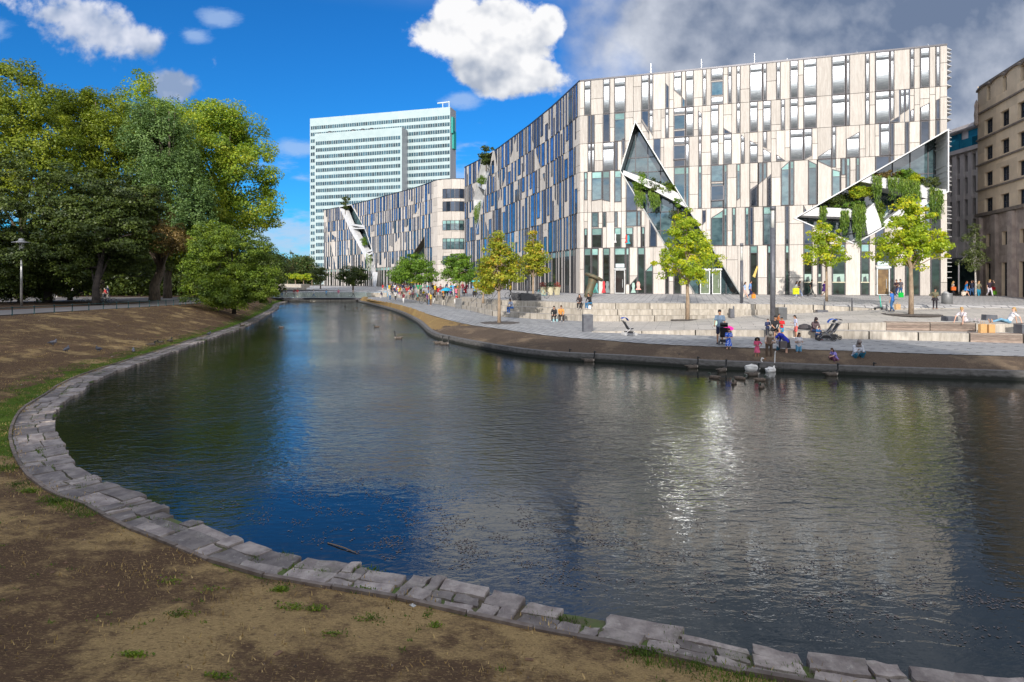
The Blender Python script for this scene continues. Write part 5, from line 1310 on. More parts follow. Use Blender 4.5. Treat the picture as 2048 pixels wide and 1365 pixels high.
for (a, b, z, h, lab) in ((1678 - 0, 0, 0, 0, None),) if 0 else ((1649, 626.5, .62, 1.15, 'taller slim steel bollard left of the dark ramp box'), (1704, 624.5, .75, 1.15, 'slim steel bollard right of the dark ramp box'), (1417, 636.5, .1, 1.05, 'slim grey bollard beside the man in the blue shirt'), (1467, 636, .3, .95, 'slim grey bollard beside the square steel box by the steps'), (1406, 637, .1, .45, 'stubby grey bollard between tree and man'), (1773, 620, 1.02, .5, 'stubby bollard behind the scooter')):
    x, y, z = P(a, b, z); root = empty('bollard', (x, y, z), 0, lab, 'bollard', 'bollards at the steps'); q = MB(); q.lathe((x, y, z - .1), [(.06, 0), (.06, h), (.055, h + .1), (0, h + .1)], 12); q.build('post', dgrey, root, True); q = MB(); q.lathe((x, y, z), [(.11, 0), (.11, .03), (.06, .04)], 12); q.build('base_plate', dgrey, root)
for (a, b, z, w_, h, lab) in ((1465, 636, .32, .35, .75, 'square steel box on the steps beside a bollard'), (1360, 637, .06, .28, .8, 'small upright grey box left of the plaza tree trunk'), (1646, 628, .6, .9, .32, 'low dark ramp box at the end of the pale wall'), (1904, 643, .9, .75, .3, 'dark low box left of the reclining woman'), (1984, 641, .9, .7, .34, 'dark low box between the two reclining women')):
    x, y, z = P(a, b, z); q = MB(); q.prism([(x - w_ / 2, y, z), (x + w_ / 2, y, z), (x + w_ / 2, y + .4, z), (x - w_ / 2, y + .4, z)], [(x - w_ / 2 + .02, y, z + h), (x + w_ / 2 - .02, y, z + h * .9), (x + w_ / 2 - .02, y + .4, z + h * .9), (x - w_ / 2 + .02, y + .4, z + h)]); tag(q.build('steel_box', dgrey, None, origin=(x, y, z)), lab, 'box')
for (a, b, w_, lab) in ((1040, 601.5, 1.6, 'left dark seat block at the plaza edge'), (1063, 602, 1.9, 'right dark seat block at the plaza edge')):
    x, y, z = P(a, b, 1.4); y = max(y, 57); q = MB(); q.prism([(x - w_ / 2, y, z), (x + w_ / 2, y, z), (x + w_ / 2, y + 1, z), (x - w_ / 2, y + 1, z)], [(x - w_ / 2 - .1, y, z + .75), (x + w_ / 2 - .04, y, z + .62), (x + w_ / 2, y + 1, z + .62), (x - w_ / 2, y + 1, z + .75)]); tag(q.build('seat_block', M('block_dark', (.05, .05, .055), .6), None, origin=(x, y, z)), lab, 'seat block')
def nail():
    x, y, z = 9.0, 64.0, 1.62; root = empty('nail_sculpture', (x - .3, y, z), 0, 'leaning giant rusty nail sculpture with a wide flat head in front of the shops', 'sculpture')
    m = M('rusty_bronze', (.16, .11, .06), .6, .4, col2=(.11, .12, .08), ns=5, bmp=.4); Mx = Matrix.Rotation(R(17), 3, 'Y')
    b = MB(); b.lathe((x - .95, y, z - .1), [(.42, 0), (.44, .5), (.40, 1.0), (.44, 1.5), (.52, 2.0), (.5, 2.15)], 20, M=Mx); b.build('shaft', m, root, True)
    c = Vector((x - .95, y, z - .1)) + Mx @ Vector((0, 0, 2.1)); h = MB(); h.lathe(c, [(.3, 0), (.95, .05), (1.05, .2), (.95, .34), (.5, .42), (0, .44)], 24, M=Matrix.Rotation(R(22), 3, 'Y')); h.build('head', m, root, True)
nail()
def planter(x, y, lab, shrub):
    z = 1.66; root = empty('planter', (x, y, z), 0, lab, 'planter', 'cream planters with red flowers'); b = MB(); b.lathe((x, y, z), [(.28, 0), (.42, .9), (.45, .95), (.4, .93)], 4 if not shrub else 12); b.build('pot', M('cream_pot', (.55, .5, .34), .6), root)
    n = 260; c = np.array((x, y, z + 1.15)); d = rng.normal(size=(n, 3)); d /= np.linalg.norm(d, axis=1)[:, None]; pts = c + d * rng.random((n, 1)) ** .4 * np.array((.5, .4, .42)); make_leaves_at('flowers', pts, .11, M('red_flowers', (.45, .02, .05), .6, col2=(.1, .12, .03), ns=9) if not shrub else M('box_green', (.03, .09, .02), .7), root)
def make_leaves_at(name, pts, size, mat, parent, tint=None, up=.3, droop=0.0, out=None):
    n = len(pts); nrm = rng.normal(size=(n, 3)); nrm[:, 2] += up * 2
    if out is not None: nrm += out * 1.3
    nrm /= np.linalg.norm(nrm, axis=1)[:, None]
    a = np.cross(nrm, rng.normal(size=(n, 3))); a /= np.linalg.norm(a, axis=1)[:, None]
    if droop: a[:, 2] -= droop; a /= np.linalg.norm(a, axis=1)[:, None]
    b = np.cross(nrm, a); b /= np.linalg.norm(b, axis=1)[:, None] + 1e-9; s = size * (0.65 + .7 * rng.random((n, 1)))
    fold = nrm * s * .12
    Q = np.stack([pts - a * s * .5, pts + b * s * .38 + fold, pts + a * s * .6, pts - b * s * .38 + fold], 1)
    org = (0, 0, 0)
    if parent is not None: org = tuple(parent.location)
    o = quads_obj(name, Q, mat, parent, tint, org); return o
for x, y, l, s in ((3.7, 70.5, 'left cream planter with red flowers by the entrance', 0), (5.3, 70.5, 'right cream planter with red flowers by the entrance', 0)): pass

for x, y, l, s in ((3.7, 70.5, 'left cream planter with red flowers by the entrance', 0), (5.3, 70.5, 'right cream planter with red flowers by the entrance', 0), (4.5, 70.2, 'small round box bush between the red flowered planters', 1)): planter(x, y, l, s)
# ---------------------------------------------------------------- foliage
def mk_leaf(name, cols, trans=.35, ns=.6, rough=.5):
    m = bpy.data.materials.new(name); m.use_nodes = True; t = m.node_tree; t.nodes.clear(); g = G(t)
    out = g.n('ShaderNodeOutputMaterial'); p = g.pos(); tt = g.attr('tint'); n = g.noise(p, ns, 3, .5)
    c = g.mix(tt.step(.15, .85), cols[0], cols[1]); c = g.mix(n.step(.45, .62) * .75, c, cols[2]); 
    if len(cols) > 3: c = g.mix((tt * .5 + n * .5).step(.60, .68) * .8, c, cols[3])
    pr = g.n('ShaderNodeBsdfPrincipled'); t.links.new(c.k, pr.inputs['Base Color']); pr.inputs['Roughness'].default_value = rough; pr.inputs['Specular IOR Level'].default_value = .35
    tr = g.n('ShaderNodeBsdfTranslucent'); c2 = g.mix(1.0, c, (1.25, 1.3, .6), 'MULTIPLY'); t.links.new(c2.k, tr.inputs[0])
    mx = g.n('ShaderNodeMixShader'); mx.inputs[0].default_value = trans; t.links.new(pr.outputs[0], mx.inputs[1]); t.links.new(tr.outputs[0], mx.inputs[2]); t.links.new(mx.outputs[0], out.inputs[0]); return m
lf_plane = mk_leaf('plane_leaves', [(0.20, 0.30, 0.03), (0.36, 0.44, 0.04), (0.11, 0.19, 0.022), (0.50, 0.48, 0.04)], .4, .5)
lf_mid = mk_leaf('park_leaves', [(.15, .20, .018), (.25, .30, .025), (.085, .13, .012), (.34, .36, .03)], .35, .45)
lf_silver = mk_leaf('poplar_leaves', [(.08, .15, .035), (.20, .30, .09), (.035, .075, .02)], .25, .8)
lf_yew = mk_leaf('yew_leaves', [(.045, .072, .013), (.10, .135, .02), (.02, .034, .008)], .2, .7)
lf_bush = mk_leaf('bush_leaves', [(.10, .17, .015), (.22, .29, .025), (.04, .075, .012)], .3, .8)
lf_brown = mk_leaf('brown_leaves', [(0.13, 0.0975, 0.026), (0.26, 0.169, 0.052), (0.078, 0.065, 0.026), (0.338, 0.221, 0.065)], .3, .8)
lf_maple = mk_leaf('maple_leaves', [(0.299, 0.404, 0.0264), (0.527, 0.58, 0.0351), (0.157, 0.246, 0.0211), (0.737, 0.632, 0.0351)], .45, 1.6)
lf_maple2 = mk_leaf('autumn_maple_leaves', [(0.246, 0.299, 0.0264), (0.439, 0.439, 0.0351), (0.14, 0.176, 0.0211), (0.58, 0.351, 0.0351)], .4, 1.6)
lf_green = mk_leaf('green_leaves', [(0.114, 0.227, 0.0244), (0.227, 0.357, 0.0325), (0.065, 0.13, 0.0195)], .35, 1.0)
lf_birch = mk_leaf('birch_leaves', [(.10, .14, .04), (.18, .21, .07), (.07, .09, .03)], .35, 1.0)
lf_far = mk_leaf('far_leaves', [(.05, .09, .02), (.09, .13, .03), (.035, .06, .02), (.12, .09, .03)], .2, .15)
lf_hang = mk_leaf('hanging_leaves', [(0.0975, 0.179, 0.0244), (0.227, 0.341, 0.0406), (0.065, 0.122, 0.0195), (0.325, 0.39, 0.065)], .3, 2.5)
bark = M('bark', (.16, .125, .09), .9, col2=(.07, .055, .04), ns=2.5, bmp=.6, bs=14, bd=.03, stretch=(3, 3, .6)); bark_dark = M('dark_bark', (.045, .035, .03), .95, col2=(.02, .016, .014), ns=3, bmp=.5); bark_light = M('pale_bark', (.34, .25, .17), .85, col2=(.22, .16, .11), ns=4, bmp=.4, stretch=(3, 3, .7))
birch_bark = M('birch_bark', (.55, .52, .48), .8, col2=(.2, .18, .16), ns=6, stretch=(1, 1, 4))
def tree(name, label, base, ells, lmat, bmat, n_cl, per, cr, leaf, tr=.3, zfork=None, group=None, shell=.5, cat='tree', twigs=18, flat=.75, seed=1, droop=0.0, up=.35, lean=(0, 0), limb=None):
    r_ = np.random.default_rng(seed); x, y, z = base; root = empty(name, base, 0, label, cat, group)
    E = [np.array(e, float) for e in ells]; vol = np.array([e[3] * e[4] * e[5] for e in E]) ** .75; vol /= vol.sum()
    cs = []; outs = []
    while len(cs) < n_cl:
        e = E[r_.choice(len(E), p=vol)]; d = r_.normal(size=3); d /= np.linalg.norm(d); rad = shell + (1 - shell) * r_.random() ** .7
        rad *= 1 + .10 * noise.noise(Vector(d * 2.3) + Vector((seed, 0, 0))) + .08 * noise.noise(Vector(d * 5) + Vector((0, seed, 0)))
        c = e[:3] + d * e[3:] * rad; cs.append(c); outs.append(d)
    cs = np.array(cs); outs = np.array(outs); N = n_cl * per
    ci = np.repeat(np.arange(n_cl), per); d = r_.normal(size=(N, 3)); d /= np.linalg.norm(d, axis=1)[:, None]; rr = cr * (.55 + .9 * r_.random(n_cl))[ci][:, None] * (.35 + .65 * r_.random((N, 1)) ** .5)
    pts = cs[ci] + d * rr * np.array((1, 1, flat)); pts[:, 2] -= droop * (rr[:, 0] ** 1.5) * .5
    ct = r_.random(n_cl) * .5; tint = np.clip(ct[ci] + r_.random(N) * .5, 0, 1)
    out = d * .6 + outs[ci] * .6 + np.array((0, 0, .2))
    make_leaves_at('crown', pts, leaf, lmat, root, tint, up, 0.0, out)
    # trunk with tapering limbs reaching into the crown
    mb = MB(); ez = min(e[2] - e[5] for e in E); top = max(e[2] + e[5] * .5 for e in E); zf = zfork if zfork else max(ez + .3, z + 1); cx = np.mean([e[0] for e in E]); cy = np.mean([e[1] for e in E])
    path = [(x, y, z - .3), (x + .02, y, z + (zf - z) * .5), (x + (cx - x) * .2, y, zf), (x + (cx - x) * .6, y + (cy - y) * .5, zf + (top - zf) * .5), (cx, cy, top)]
    mb.tube(path, [tr * 1.25, tr, tr * .85, tr * .5, tr * .12], 10)
    idx = r_.choice(n_cl, size=min(twigs, n_cl), replace=False)
    for i in idx:
        t = .2 + .6 * r_.random(); a = Vector(path[2]).lerp(Vector(path[4]), t * .7) if r_.random() < .7 else Vector(path[2])
        b = Vector(cs[i]); m1 = a.lerp(b, .5) + Vector((0, 0, (b - a).length * .1)); mb.tube([a, a.lerp(m1, .5), m1, b], [tr * .38, tr * .3, tr * .2, tr * .05], 5, cap=False)
    mb.build('trunk', bmat, root, True); return root
def E_(px_, py_, D, rpx, rpy, ry=None):
    c = PD(px_, py_, D); rx = rpx * D / F; return (*c, rx, ry if ry else rx * .9, rpy * D / F)
def G_(px_, D, z=.95): return ((px_ - CX) / F * D, D, z)
big = 'large park trees on the left bank'
tree('plane_tree', 'wide yellow-green plane tree overhanging the water end, rightmost of the big park trees', G_(432, 94), [E_(455, 330, 94, 95, 125), E_(500, 380, 92, 62, 92), E_(400, 290, 96, 90, 85), E_(440, 245, 95, 55, 38), E_(530, 420, 93, 30, 45)], lf_plane, bark, 390, 180, 1.45, .29, .6, 8, big, .55, seed=2)
tree('poplar_tree', 'silvery grey-green tree with upright leaves in front of the plane tree', G_(335, 84), [E_(320, 300, 82, 72, 95), E_(345, 400, 80, 68, 95), E_(300, 260, 83, 45, 60), E_(390, 430, 80, 38, 55)], lf_silver, bark, 320, 170, 1.05, .23, .5, 7, big, .5, seed=3, flat=1.2)
tree('park_tree', 'tall loose green tree at the far left edge of the picture', G_(40, 78), [E_(50, 300, 76, 95, 130), E_(40, 190, 78, 62, 70), E_(120, 330, 76, 60, 80), E_(-40, 280, 74, 80, 120)], lf_mid, bark, 330, 170, 1.2, .25, .5, 9, big, .5, seed=4)
tree('park_tree', 'green tree with a rounded double top, second from the left edge', G_(200, 88), [E_(190, 260, 86, 75, 95), E_(235, 320, 84, 75, 110), E_(150, 240, 88, 48, 55)], lf_mid, bark, 330, 170, 1.2, .25, .5, 9, big, .5, seed=5)
tree('park_tree', 'tree whose small tuft sticks up highest behind the silvery one', G_(285, 100), [E_(285, 245, 100, 60, 70), E_(283, 175, 100, 28, 34), E_(330, 260, 100, 60, 60)], lf_plane, bark, 150, 110, 1.3, .3, .45, 10, big, .45, seed=6)
tree('yew_tree', 'dark spreading yew whose boughs hang to the ground behind the lamp', G_(95, 66), [E_(60, 420, 62, 120, 115, 6), E_(180, 430, 62, 100, 100, 6), E_(20, 520, 60, 90, 60, 5), E_(120, 510, 60, 95, 52, 5)], lf_yew, bark_dark, 620, 130, .85, .2, .4, 3, None, .45, seed=7, flat=.45, droop=.5)
tree('yew_tree', 'dark yew with a leaning black trunk beside the parked bicycles', G_(192, 57.5), [E_(225, 465, 60, 85, 75, 5), E_(270, 400, 62, 60, 50, 4), E_(200, 530, 60, 50, 28, 3)], lf_yew, bark_dark, 330, 130, .75, .2, .35, 2.6, None, .4, seed=8, flat=.45, droop=.5)
tree('brown_tree', 'half-bare tree with drooping brown autumn twigs and a thick pale trunk', G_(309, 71, .95), [E_(310, 465, 65, 62, 40, 3.5), E_(275, 415, 65, 40, 36, 3), E_(348, 482, 64, 34, 26, 3)], lf_brown, bark, 170, 80, .7, .17, .55, 4.6, None, .3, seed=9, twigs=80, droop=.6)
tree('bush', 'dense round bright green bush overhanging the bank before the plane tree', G_(468, 60, .3), [E_(462, 525, 60, 90, 72, 4), E_(440, 480, 61, 55, 42, 3), E_(505, 572, 59, 62, 42, 3), E_(430, 575, 59, 60, 40, 3), E_(470, 590, 59, 55, 26, 3)], lf_bush, bark_dark, 460, 160, .66, .155, .18, 1.2, None, .45, seed=10, cat='bush', flat=.55, droop=.3)
tree('bush', 'darker bush behind the bright one, nearest the footbridge', G_(540, 78, .7), [E_(538, 545, 78, 32, 46, 2.5), E_(515, 520, 78, 25, 30, 2.5)], lf_yew, bark, 130, 100, .7, .2, .15, 1.8, None, .5, seed=11, cat='bush')
tree('yew_tree', 'low dark yew thicket at the left edge under the hanging boughs', G_(40, 68), [E_(20, 560, 66, 60, 38, 4), E_(90, 565, 66, 50, 34, 4), E_(-30, 540, 64, 60, 50, 4)], lf_yew, bark_dark, 260, 120, .8, .2, .25, 1.6, None, .3, seed=12, flat=.5, droop=.4)
tree('yew_tree', 'dark skirted yew foliage to the right of the lamp, reaching the ground', G_(140, 74), [E_(150, 545, 72, 60, 48, 4), E_(215, 500, 70, 60, 60, 5), E_(120, 480, 70, 70, 60, 5), E_(290, 520, 80, 50, 40, 4)], lf_yew, bark_dark, 330, 120, .85, .2, .3, 1.8, None, .35, seed=13, flat=.5, droop=.5)
tree('park_tree', 'mid-green tree filling the gap between the silvery tree and the bush', G_(392, 86), [E_(395, 440, 84, 60, 70, 5), E_(350, 500, 84, 40, 50, 4), E_(420, 500, 84, 40, 50, 4)], lf_mid, bark, 200, 110, 1.1, .26, .3, 4, None, .4, seed=14)
# dense understorey: a wood too thick to count, deep behind the park trees
def wood_mass(name, label, boxes, n_cl, per, cr, leaf, mat, seed, z0=.8):
    r_ = np.random.default_rng(seed); pts = []
    for k in range(n_cl):
        b = boxes[r_.integers(len(boxes))]; x0, x1, y0, y1, zt = b; x = r_.uniform(x0, x1); y = r_.uniform(y0, y1); h = zt * (.8 + .25 * noise.noise(Vector((x * .12, seed, 0))) + .1 * noise.noise(Vector((x * .5, seed, 0)))); c = np.array((x, y, z0 + h * r_.random() ** .7))
        d = r_.normal(size=(per, 3)); d /= np.linalg.norm(d, axis=1)[:, None]; pts.append(c + d * cr * r_.random((per, 1)) ** .4)
    pts = np.concatenate(pts); o = make_leaves_at(name, pts, leaf, mat, None); tag(o, label, 'woodland', None, 'stuff'); return o
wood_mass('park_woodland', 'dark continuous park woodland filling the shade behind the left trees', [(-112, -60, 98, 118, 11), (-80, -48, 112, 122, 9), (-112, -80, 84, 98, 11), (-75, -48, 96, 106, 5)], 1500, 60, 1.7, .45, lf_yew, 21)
wood_mass('far_woodland', 'far treeline on the horizon left of the tower', [(-330, -120, 360, 420, 22), (-420, -210, 300, 380, 24), (-150, -100, 400, 430, 20)], 900, 50, 4.5, 1.3, lf_far, 22)
wood_mass('far_woodland', 'distant rounded green trees between the park bush and the tower', [(-125, -98, 250, 275, 15), (-110, -97, 290, 300, 16)], 220, 60, 2.6, .8, lf_far, 23, 1)
for i, (a, D) in enumerate(((575, 240), (591, 238), (607, 236), (624, 234))):
    tree('pruned_plane', ['leftmost', 'second from the left', 'third from the left', 'rightmost'][i] + ' box-pruned light green tree in the row beyond the bridge', G_(a, D, 1.5), [E_(a, 554, D, 9, 6, 2)], lf_maple, bark_light, 30, 40, .7, .4, .16, 2.8, 'row of pruned trees beyond the bridge', .3, seed=30 + i, twigs=4)
# plaza maples
pm = 'young maples on the promenade and plaza'
def maple(lab, a, D, z, cx, top, bot, hw, mat, n, seed, tr=.14, leaf=.17, cr=.42, tier=True):
    x, y = (a - CX) / F * D, D; zt = EYE + (HY - top) * D / F; zb = EYE + (HY - bot) * D / F; w_ = hw * D / F; xc = (cx - CX) / F * D; H = zt - zb
    ells = [(xc, y, zb + H * .30, w_, w_ * .9, H * .24), (xc + .1 * w_, y, zb + H * .50, w_ * .82, w_ * .75, H * .22), (xc, y, zb + H * .70, w_ * .55, w_ * .52, H * .2), (xc - .05 * w_, y, zb + H * .87, w_ * .28, w_ * .28, H * .14)]
    return tree('maple_tree', lab, (x, y, z), ells, mat, bark_light, n, 62, cr, leaf, tr, zb + .3, pm, .35, seed=seed, twigs=26, flat=.6)
maple('bright yellow-green maple in front of the slanted entrance, its trunk clear of the steps', 1375, 48.9, .05, 1372, 418, 578, 71, lf_maple, 170, 41, .15)
maple('small yellow-green maple close to the facade under the left tip of the planted cut', 1653, 55, 1.5, 1650, 440, 542, 49, lf_maple, 90, 42, .11)
maple('broad yellow maple with the tallest bare trunk, rightmost of the maples', 1822, 44, .93, 1818, 392, 548, 76, lf_maple, 175, 43, .15)
maple('olive autumn maple on the round dark tree pit by the pond promenade', 998, 47, 0, 997, 458, 592, 54, lf_maple2, 120, 44, .12)
maple('narrow olive maple beside the slim lamp on the left of the plaza', 1066, 66, 1.45, 1067, 462, 562, 31, lf_maple2, 80, 45, .12, .2, .5)
maple('olive maple half hidden behind the autumn one', 966, 60, 1.35, 972, 500, 594, 26, lf_maple2, 60, 46, .1, .18, .45)
tree('birch_tree', 'slender birch with a white trunk before the old tan building', (47.9, 62.0, 1.6), [(47.7, 62, 5.6, 1.3, 1.3, 1.5), (47.7, 62, 7.3, 1.0, 1, 1.5), (47.8, 62, 8.7, .5, .5, .9)], lf_birch, birch_bark, 80, 48, .36, .13, .09, 4.2, None, .25, seed=47, twigs=30)
mid = 'leafy trees among the crowd'
tree('plaza_tree', 'green tree above the crowd left of the rounded building end', G_(838, 92, 1.2), [E_(838, 545, 92, 42, 24, 3), E_(828, 525, 92, 26, 18, 2.5)], lf_green, bark, 120, 70, .7, .22, .14, 4.0, mid, .35, seed=51, flat=.5)
tree('plaza_tree', 'green tree with layered branches over the cafe tables', G_(803, 100, 1.2), [E_(803, 550, 100, 28, 18, 3), E_(815, 530, 100, 20, 16, 2.5)], lf_green, bark, 80, 70, .7, .22, .14, 4.0, mid, .35, seed=52, flat=.5)
tree('plaza_tree', 'green tree with a bare trunk standing behind the grey box bin', G_(918, 78, 1.1), [E_(920, 545, 78, 38, 22, 2.8), E_(915, 522, 78, 25, 18, 2)], lf_green, bark_light, 110, 70, .6, .2, .12, 4.2, mid, .35, seed=53, flat=.45)
tree('plaza_tree', 'dark green tree before the planted slot of the curved building', G_(706, 135, 1.1), [E_(706, 552, 135, 30, 19, 3)], lf_yew, bark, 80, 60, .9, .3, .16, 4, mid, .35, seed=54, flat=.5)
tree('plaza_tree', 'small dark tree at the foot of the tower', G_(641, 150, 1.1), [E_(641, 550, 150, 17, 17, 2.5)], lf_yew, bark, 40, 60, .9, .3, .14, 4, mid, .35, seed=55, flat=.5)
# trees and houses around the camera, out of the picture: they throw the shade on the near banks
for i, (x, y, h, l) in enumerate(((-36, 14, 23, 'tall leafy tree left of the viewpoint nearest the fence'), (-27, -3, 22, 'tall leafy tree behind the near left bank'), (-47, 20, 24, 'tall leafy tree deep in the park left of the viewpoint'), (-14, -12, 20, 'leafy tree behind the viewpoint on the left'), (-58, 30, 22, 'leafy tree far left of the picture beyond the lamp'))):
    tree('park_tree', l, (x, y, 1.1), [(x, y, h * .62, 6.5, 6, h * .34), (x + 2, y - 1, h * .45, 6, 6, h * .2)], lf_mid, bark, 190, 60, 1.4, .5, .45, 6, 'trees around the viewpoint', .4, seed=60 + i)
def back_house():
    root = empty('street_house', (6, -30, 1.6), 0, 'plain beige town house behind the viewpoint across the street', 'building')
    b = MB(); b.prism([(-18, -22, 1.5), (8.5, -22, 1.5), (8.5, -36, 1.5), (-18, -36, 1.5)], [(-18, -22, 20), (8.5, -22, 20), (8.5, -36, 20), (-18, -36, 20)]); b.build('wall', M('beige_render', (.4, .35, .28), .85), root)
    r = MB(); r.prism([(-18.3, -21.6, 20), (8.8, -21.6, 20), (8.8, -36.4, 20), (-18.3, -36.4, 20)], [(-16, -25, 23.2), (7, -25, 23.2), (7, -33, 23.2), (-16, -33, 23.2)]); r.build('roof', M('roof_red', (.2, .08, .05), .8), root)
    for i in range(8):
        for k in range(4): w_ = MB(); x = -16.6 + i * 3.2; w_.box((x, -21.98, 4 + k * 4), (1.3, .1, 2.2)); w_.build('window', GM[SLATE], root)
back_house()

# ---------------------------------------------------------------- planting in the terraces
def hang(name, label, fac, px_pts, length, n, off=.25, mat=None, depth=.5, cat='hanging plant', group='plants trailing from the terraces', bush=.5):
    "trailing greenery: strands fall from a crest line given in survey points"
    (x0, y0), (x1, y1) = px_pts; a = fac.px(x0, y0); b = fac.px(x1, y1); k = n // 26; P_ = []; T_ = []
    for s in range(k):
        t = rng.random(); u = a[0] + (b[0] - a[0]) * t; z = a[1] + (b[1] - a[1]) * t; o = off + depth * (rng.random() - .5); c = np.array(fac.p3((u, z), o)); L = length * (.45 + .65 * rng.random()) * (1 - .6 * abs(2 * t - 1) ** 2)
        sw = rng.normal(size=2) * .12
        for j in range(26): f = rng.random(); P_.append(c + np.array((sw[0] * f + rng.normal() * .05, sw[1] * f + rng.normal() * .05, bush * .6 * rng.random() * (f < .25) - L * f))); T_.append(rng.random() * .6 + (1 - f) * .3)
    P_ = np.array(P_); nrm = rng.normal(size=(len(P_), 3)); q, nn = fac.at(a[0]); org = fac.p3(((a[0] + b[0]) / 2, (a[1] + b[1]) / 2), off)
    root = empty(name, org, 0, label, cat, group); s = .2 * (.7 + .7 * rng.random((len(P_), 1)))
    w_ = np.cross(nrm, (0, 0, 1.0)); w_ /= np.linalg.norm(w_, axis=1)[:, None]; dn = np.stack([rng.normal(size=len(P_)) * .25, rng.normal(size=len(P_)) * .25, -np.ones(len(P_))], 1)
    Q = np.stack([P_, P_ + w_ * s * .16 + dn * s * .5, P_ + dn * s * 1.3, P_ - w_ * s * .16 + dn * s * .5], 1); quads_obj('foliage', Q, mat or lf_hang, root, np.array(T_), org)
def shrub(label, fac, x, y, rpx, rpy, off, n, mat, seed, name='terrace_shrub', leaf=.13, trunk=True):
    u, z = fac.px(x, y); c = fac.p3((u, z), off); D = c[1]; rx = rpx * D / F; rz = rpy * D / F
    return tree(name, label, (c[0], c[1], z - rz - .3), [(c[0], c[1], z, rx, min(rx, 1.1), rz)], mat, bark, n, 55, min(rx, rz) * .38, leaf, .06, z - rz, 'shrubs on the terraces', .3, seed=seed, twigs=8, cat='shrub')
hang('trailing_plant', 'trailing plant at the left of the upper right terrace', ffm, ((1744, 352), (1762, 356)), 3.4, 900)
hang('trailing_plant', 'second trailing plant on the upper right terrace, before the ceiling lights', ffm, ((1776, 356), (1792, 360)), 2.6, 800)
hang('trailing_plant', 'widest curtain of trailing green below the yellow shrub', ffm, ((1798, 358), (1838, 368)), 3.2, 2600)
hang('trailing_plant', 'long trailing plant at the right end beside the corner', ffm, ((1858, 376), (1881, 384)), 3.6, 1800)
hang('trailing_plant', 'small tuft trailing at the left tip of the lower terrace', ffm, ((1639, 416), (1651, 416)), 1.6, 700)
hang('trailing_plant', 'dark tuft trailing at the middle of the lower terrace', ffm, ((1680, 424), (1698, 424)), 2.2, 1100, .1)
hang('trailing_plant', 'longest bright trailing plant left of the white fin', ffm, ((1705, 412), (1728, 414)), 4.4, 2800, .35)
hang('trailing_plant', 'thin trailing plant right of the white fin', ffm, ((1757, 428), (1770, 430)), 1.8, 600, -.4)
shrub('light green spreading shrub on the lower terrace, under the roof of the cut', ffm, 1722, 383, 26, 14, -.9, 60, lf_maple, 71)
shrub('dark bushy shrub left on the lower terrace', ffm, 1680, 402, 30, 14, -.9, 60, lf_yew, 72); shrub('low dark shrub crowding the lower terrace edge', ffm, 1700, 410, 34, 9, -.5, 60, lf_green, 73)
shrub('brown-green grassy shrub along the upper right terrace', ffm, 1785, 348, 32, 8, -.7, 60, lf_brown, 74); shrub('bright green shrub on the upper right terrace', ffm, 1812, 348, 14, 13, -.6, 40, lf_green, 75)
shrub('yellow shrub on the upper right terrace', ffm, 1832, 358, 15, 11, -.5, 45, lf_maple, 76); shrub('dull olive shrub by the corner of the upper terrace', ffm, 1862, 364, 20, 11, -.6, 50, lf_birch, 77)
shrub('green shrub in the gap right of the white fin', ffm, 1764, 418, 13, 16, -1.4, 35, lf_bush, 78)
shrub('upright dark green bush on the terrace of the slanted cut', ffm, 1280, 362, 17, 22, -.6, 60, lf_green, 79); shrub('drooping fir-like bush in the slanted cut', ffm, 1309, 375, 14, 20, -.5, 55, lf_yew, 80)
shrub('bright green bush at the right of the slanted cut terrace', ffm, 1337, 376, 18, 14, -.7, 50, lf_bush, 81); shrub('small cone-shaped conifer at the low end of the white parapet', ffm, 1356, 403, 8, 15, -.3, 35, lf_green, 82); shrub('thin twiggy bush below the parapet in the slanted cut', ffm, 1349, 430, 15, 16, -1.2, 16, lf_birch, 83)
hang('trailing_plant', 'trailing plant on the white parapet of the slanted cut', ffm, ((1270, 382), (1290, 388)), 1.9, 1200, .1); hang('trailing_plant', 'second trailing plant on the parapet of the slanted cut', ffm, ((1298, 384), (1318, 392)), 2.0, 1300, .1)
def pine(lab, fac, uz, h, w_, off, seed):
    x, y, z = fac.p3(uz, off); ells = [(x + .2, y, z + h * .35, w_, w_ * .8, h * .12), (x - .3, y, z + h * .58, w_ * .9, w_ * .7, h * .12), (x + .2, y, z + h * .85, w_ * .8, w_ * .6, h * .14)]
    tree('pine_tree', lab, (x, y, z), ells, lf_yew, bark, 60, 60, .5, .2, .09, z + h * .3, 'trees on the building terraces', .2, seed=seed, twigs=10, flat=.6)
pine('dark pine leaning out at the roof edge of the deep left notch', fwm, z5m(240, 560), 4.6, 1.9, .5, 84); shrub('small round bush on the white ledge of the left notch', fwm, 965, 361, 9, 9, .2, 40, lf_green, 85)
hang('trailing_plant', 'green tuft trailing low in the left notch', fwm, ((950, 418), (962, 402)), 4.5, 1500, .2); pine('small pine at the roof of the jagged slot in the curved building', fac2, z6m(305, 790), 5.5, 1.6, .2, 86)
shrub('round bush halfway down the jagged slot', fac2, 729, 484, 8, 9, .0, 30, lf_green, 87, leaf=.2); hang('trailing_plant', 'trailing plant low in the jagged slot of the curved building', fac2, ((734, 508), (744, 512)), 6, 900, .3)
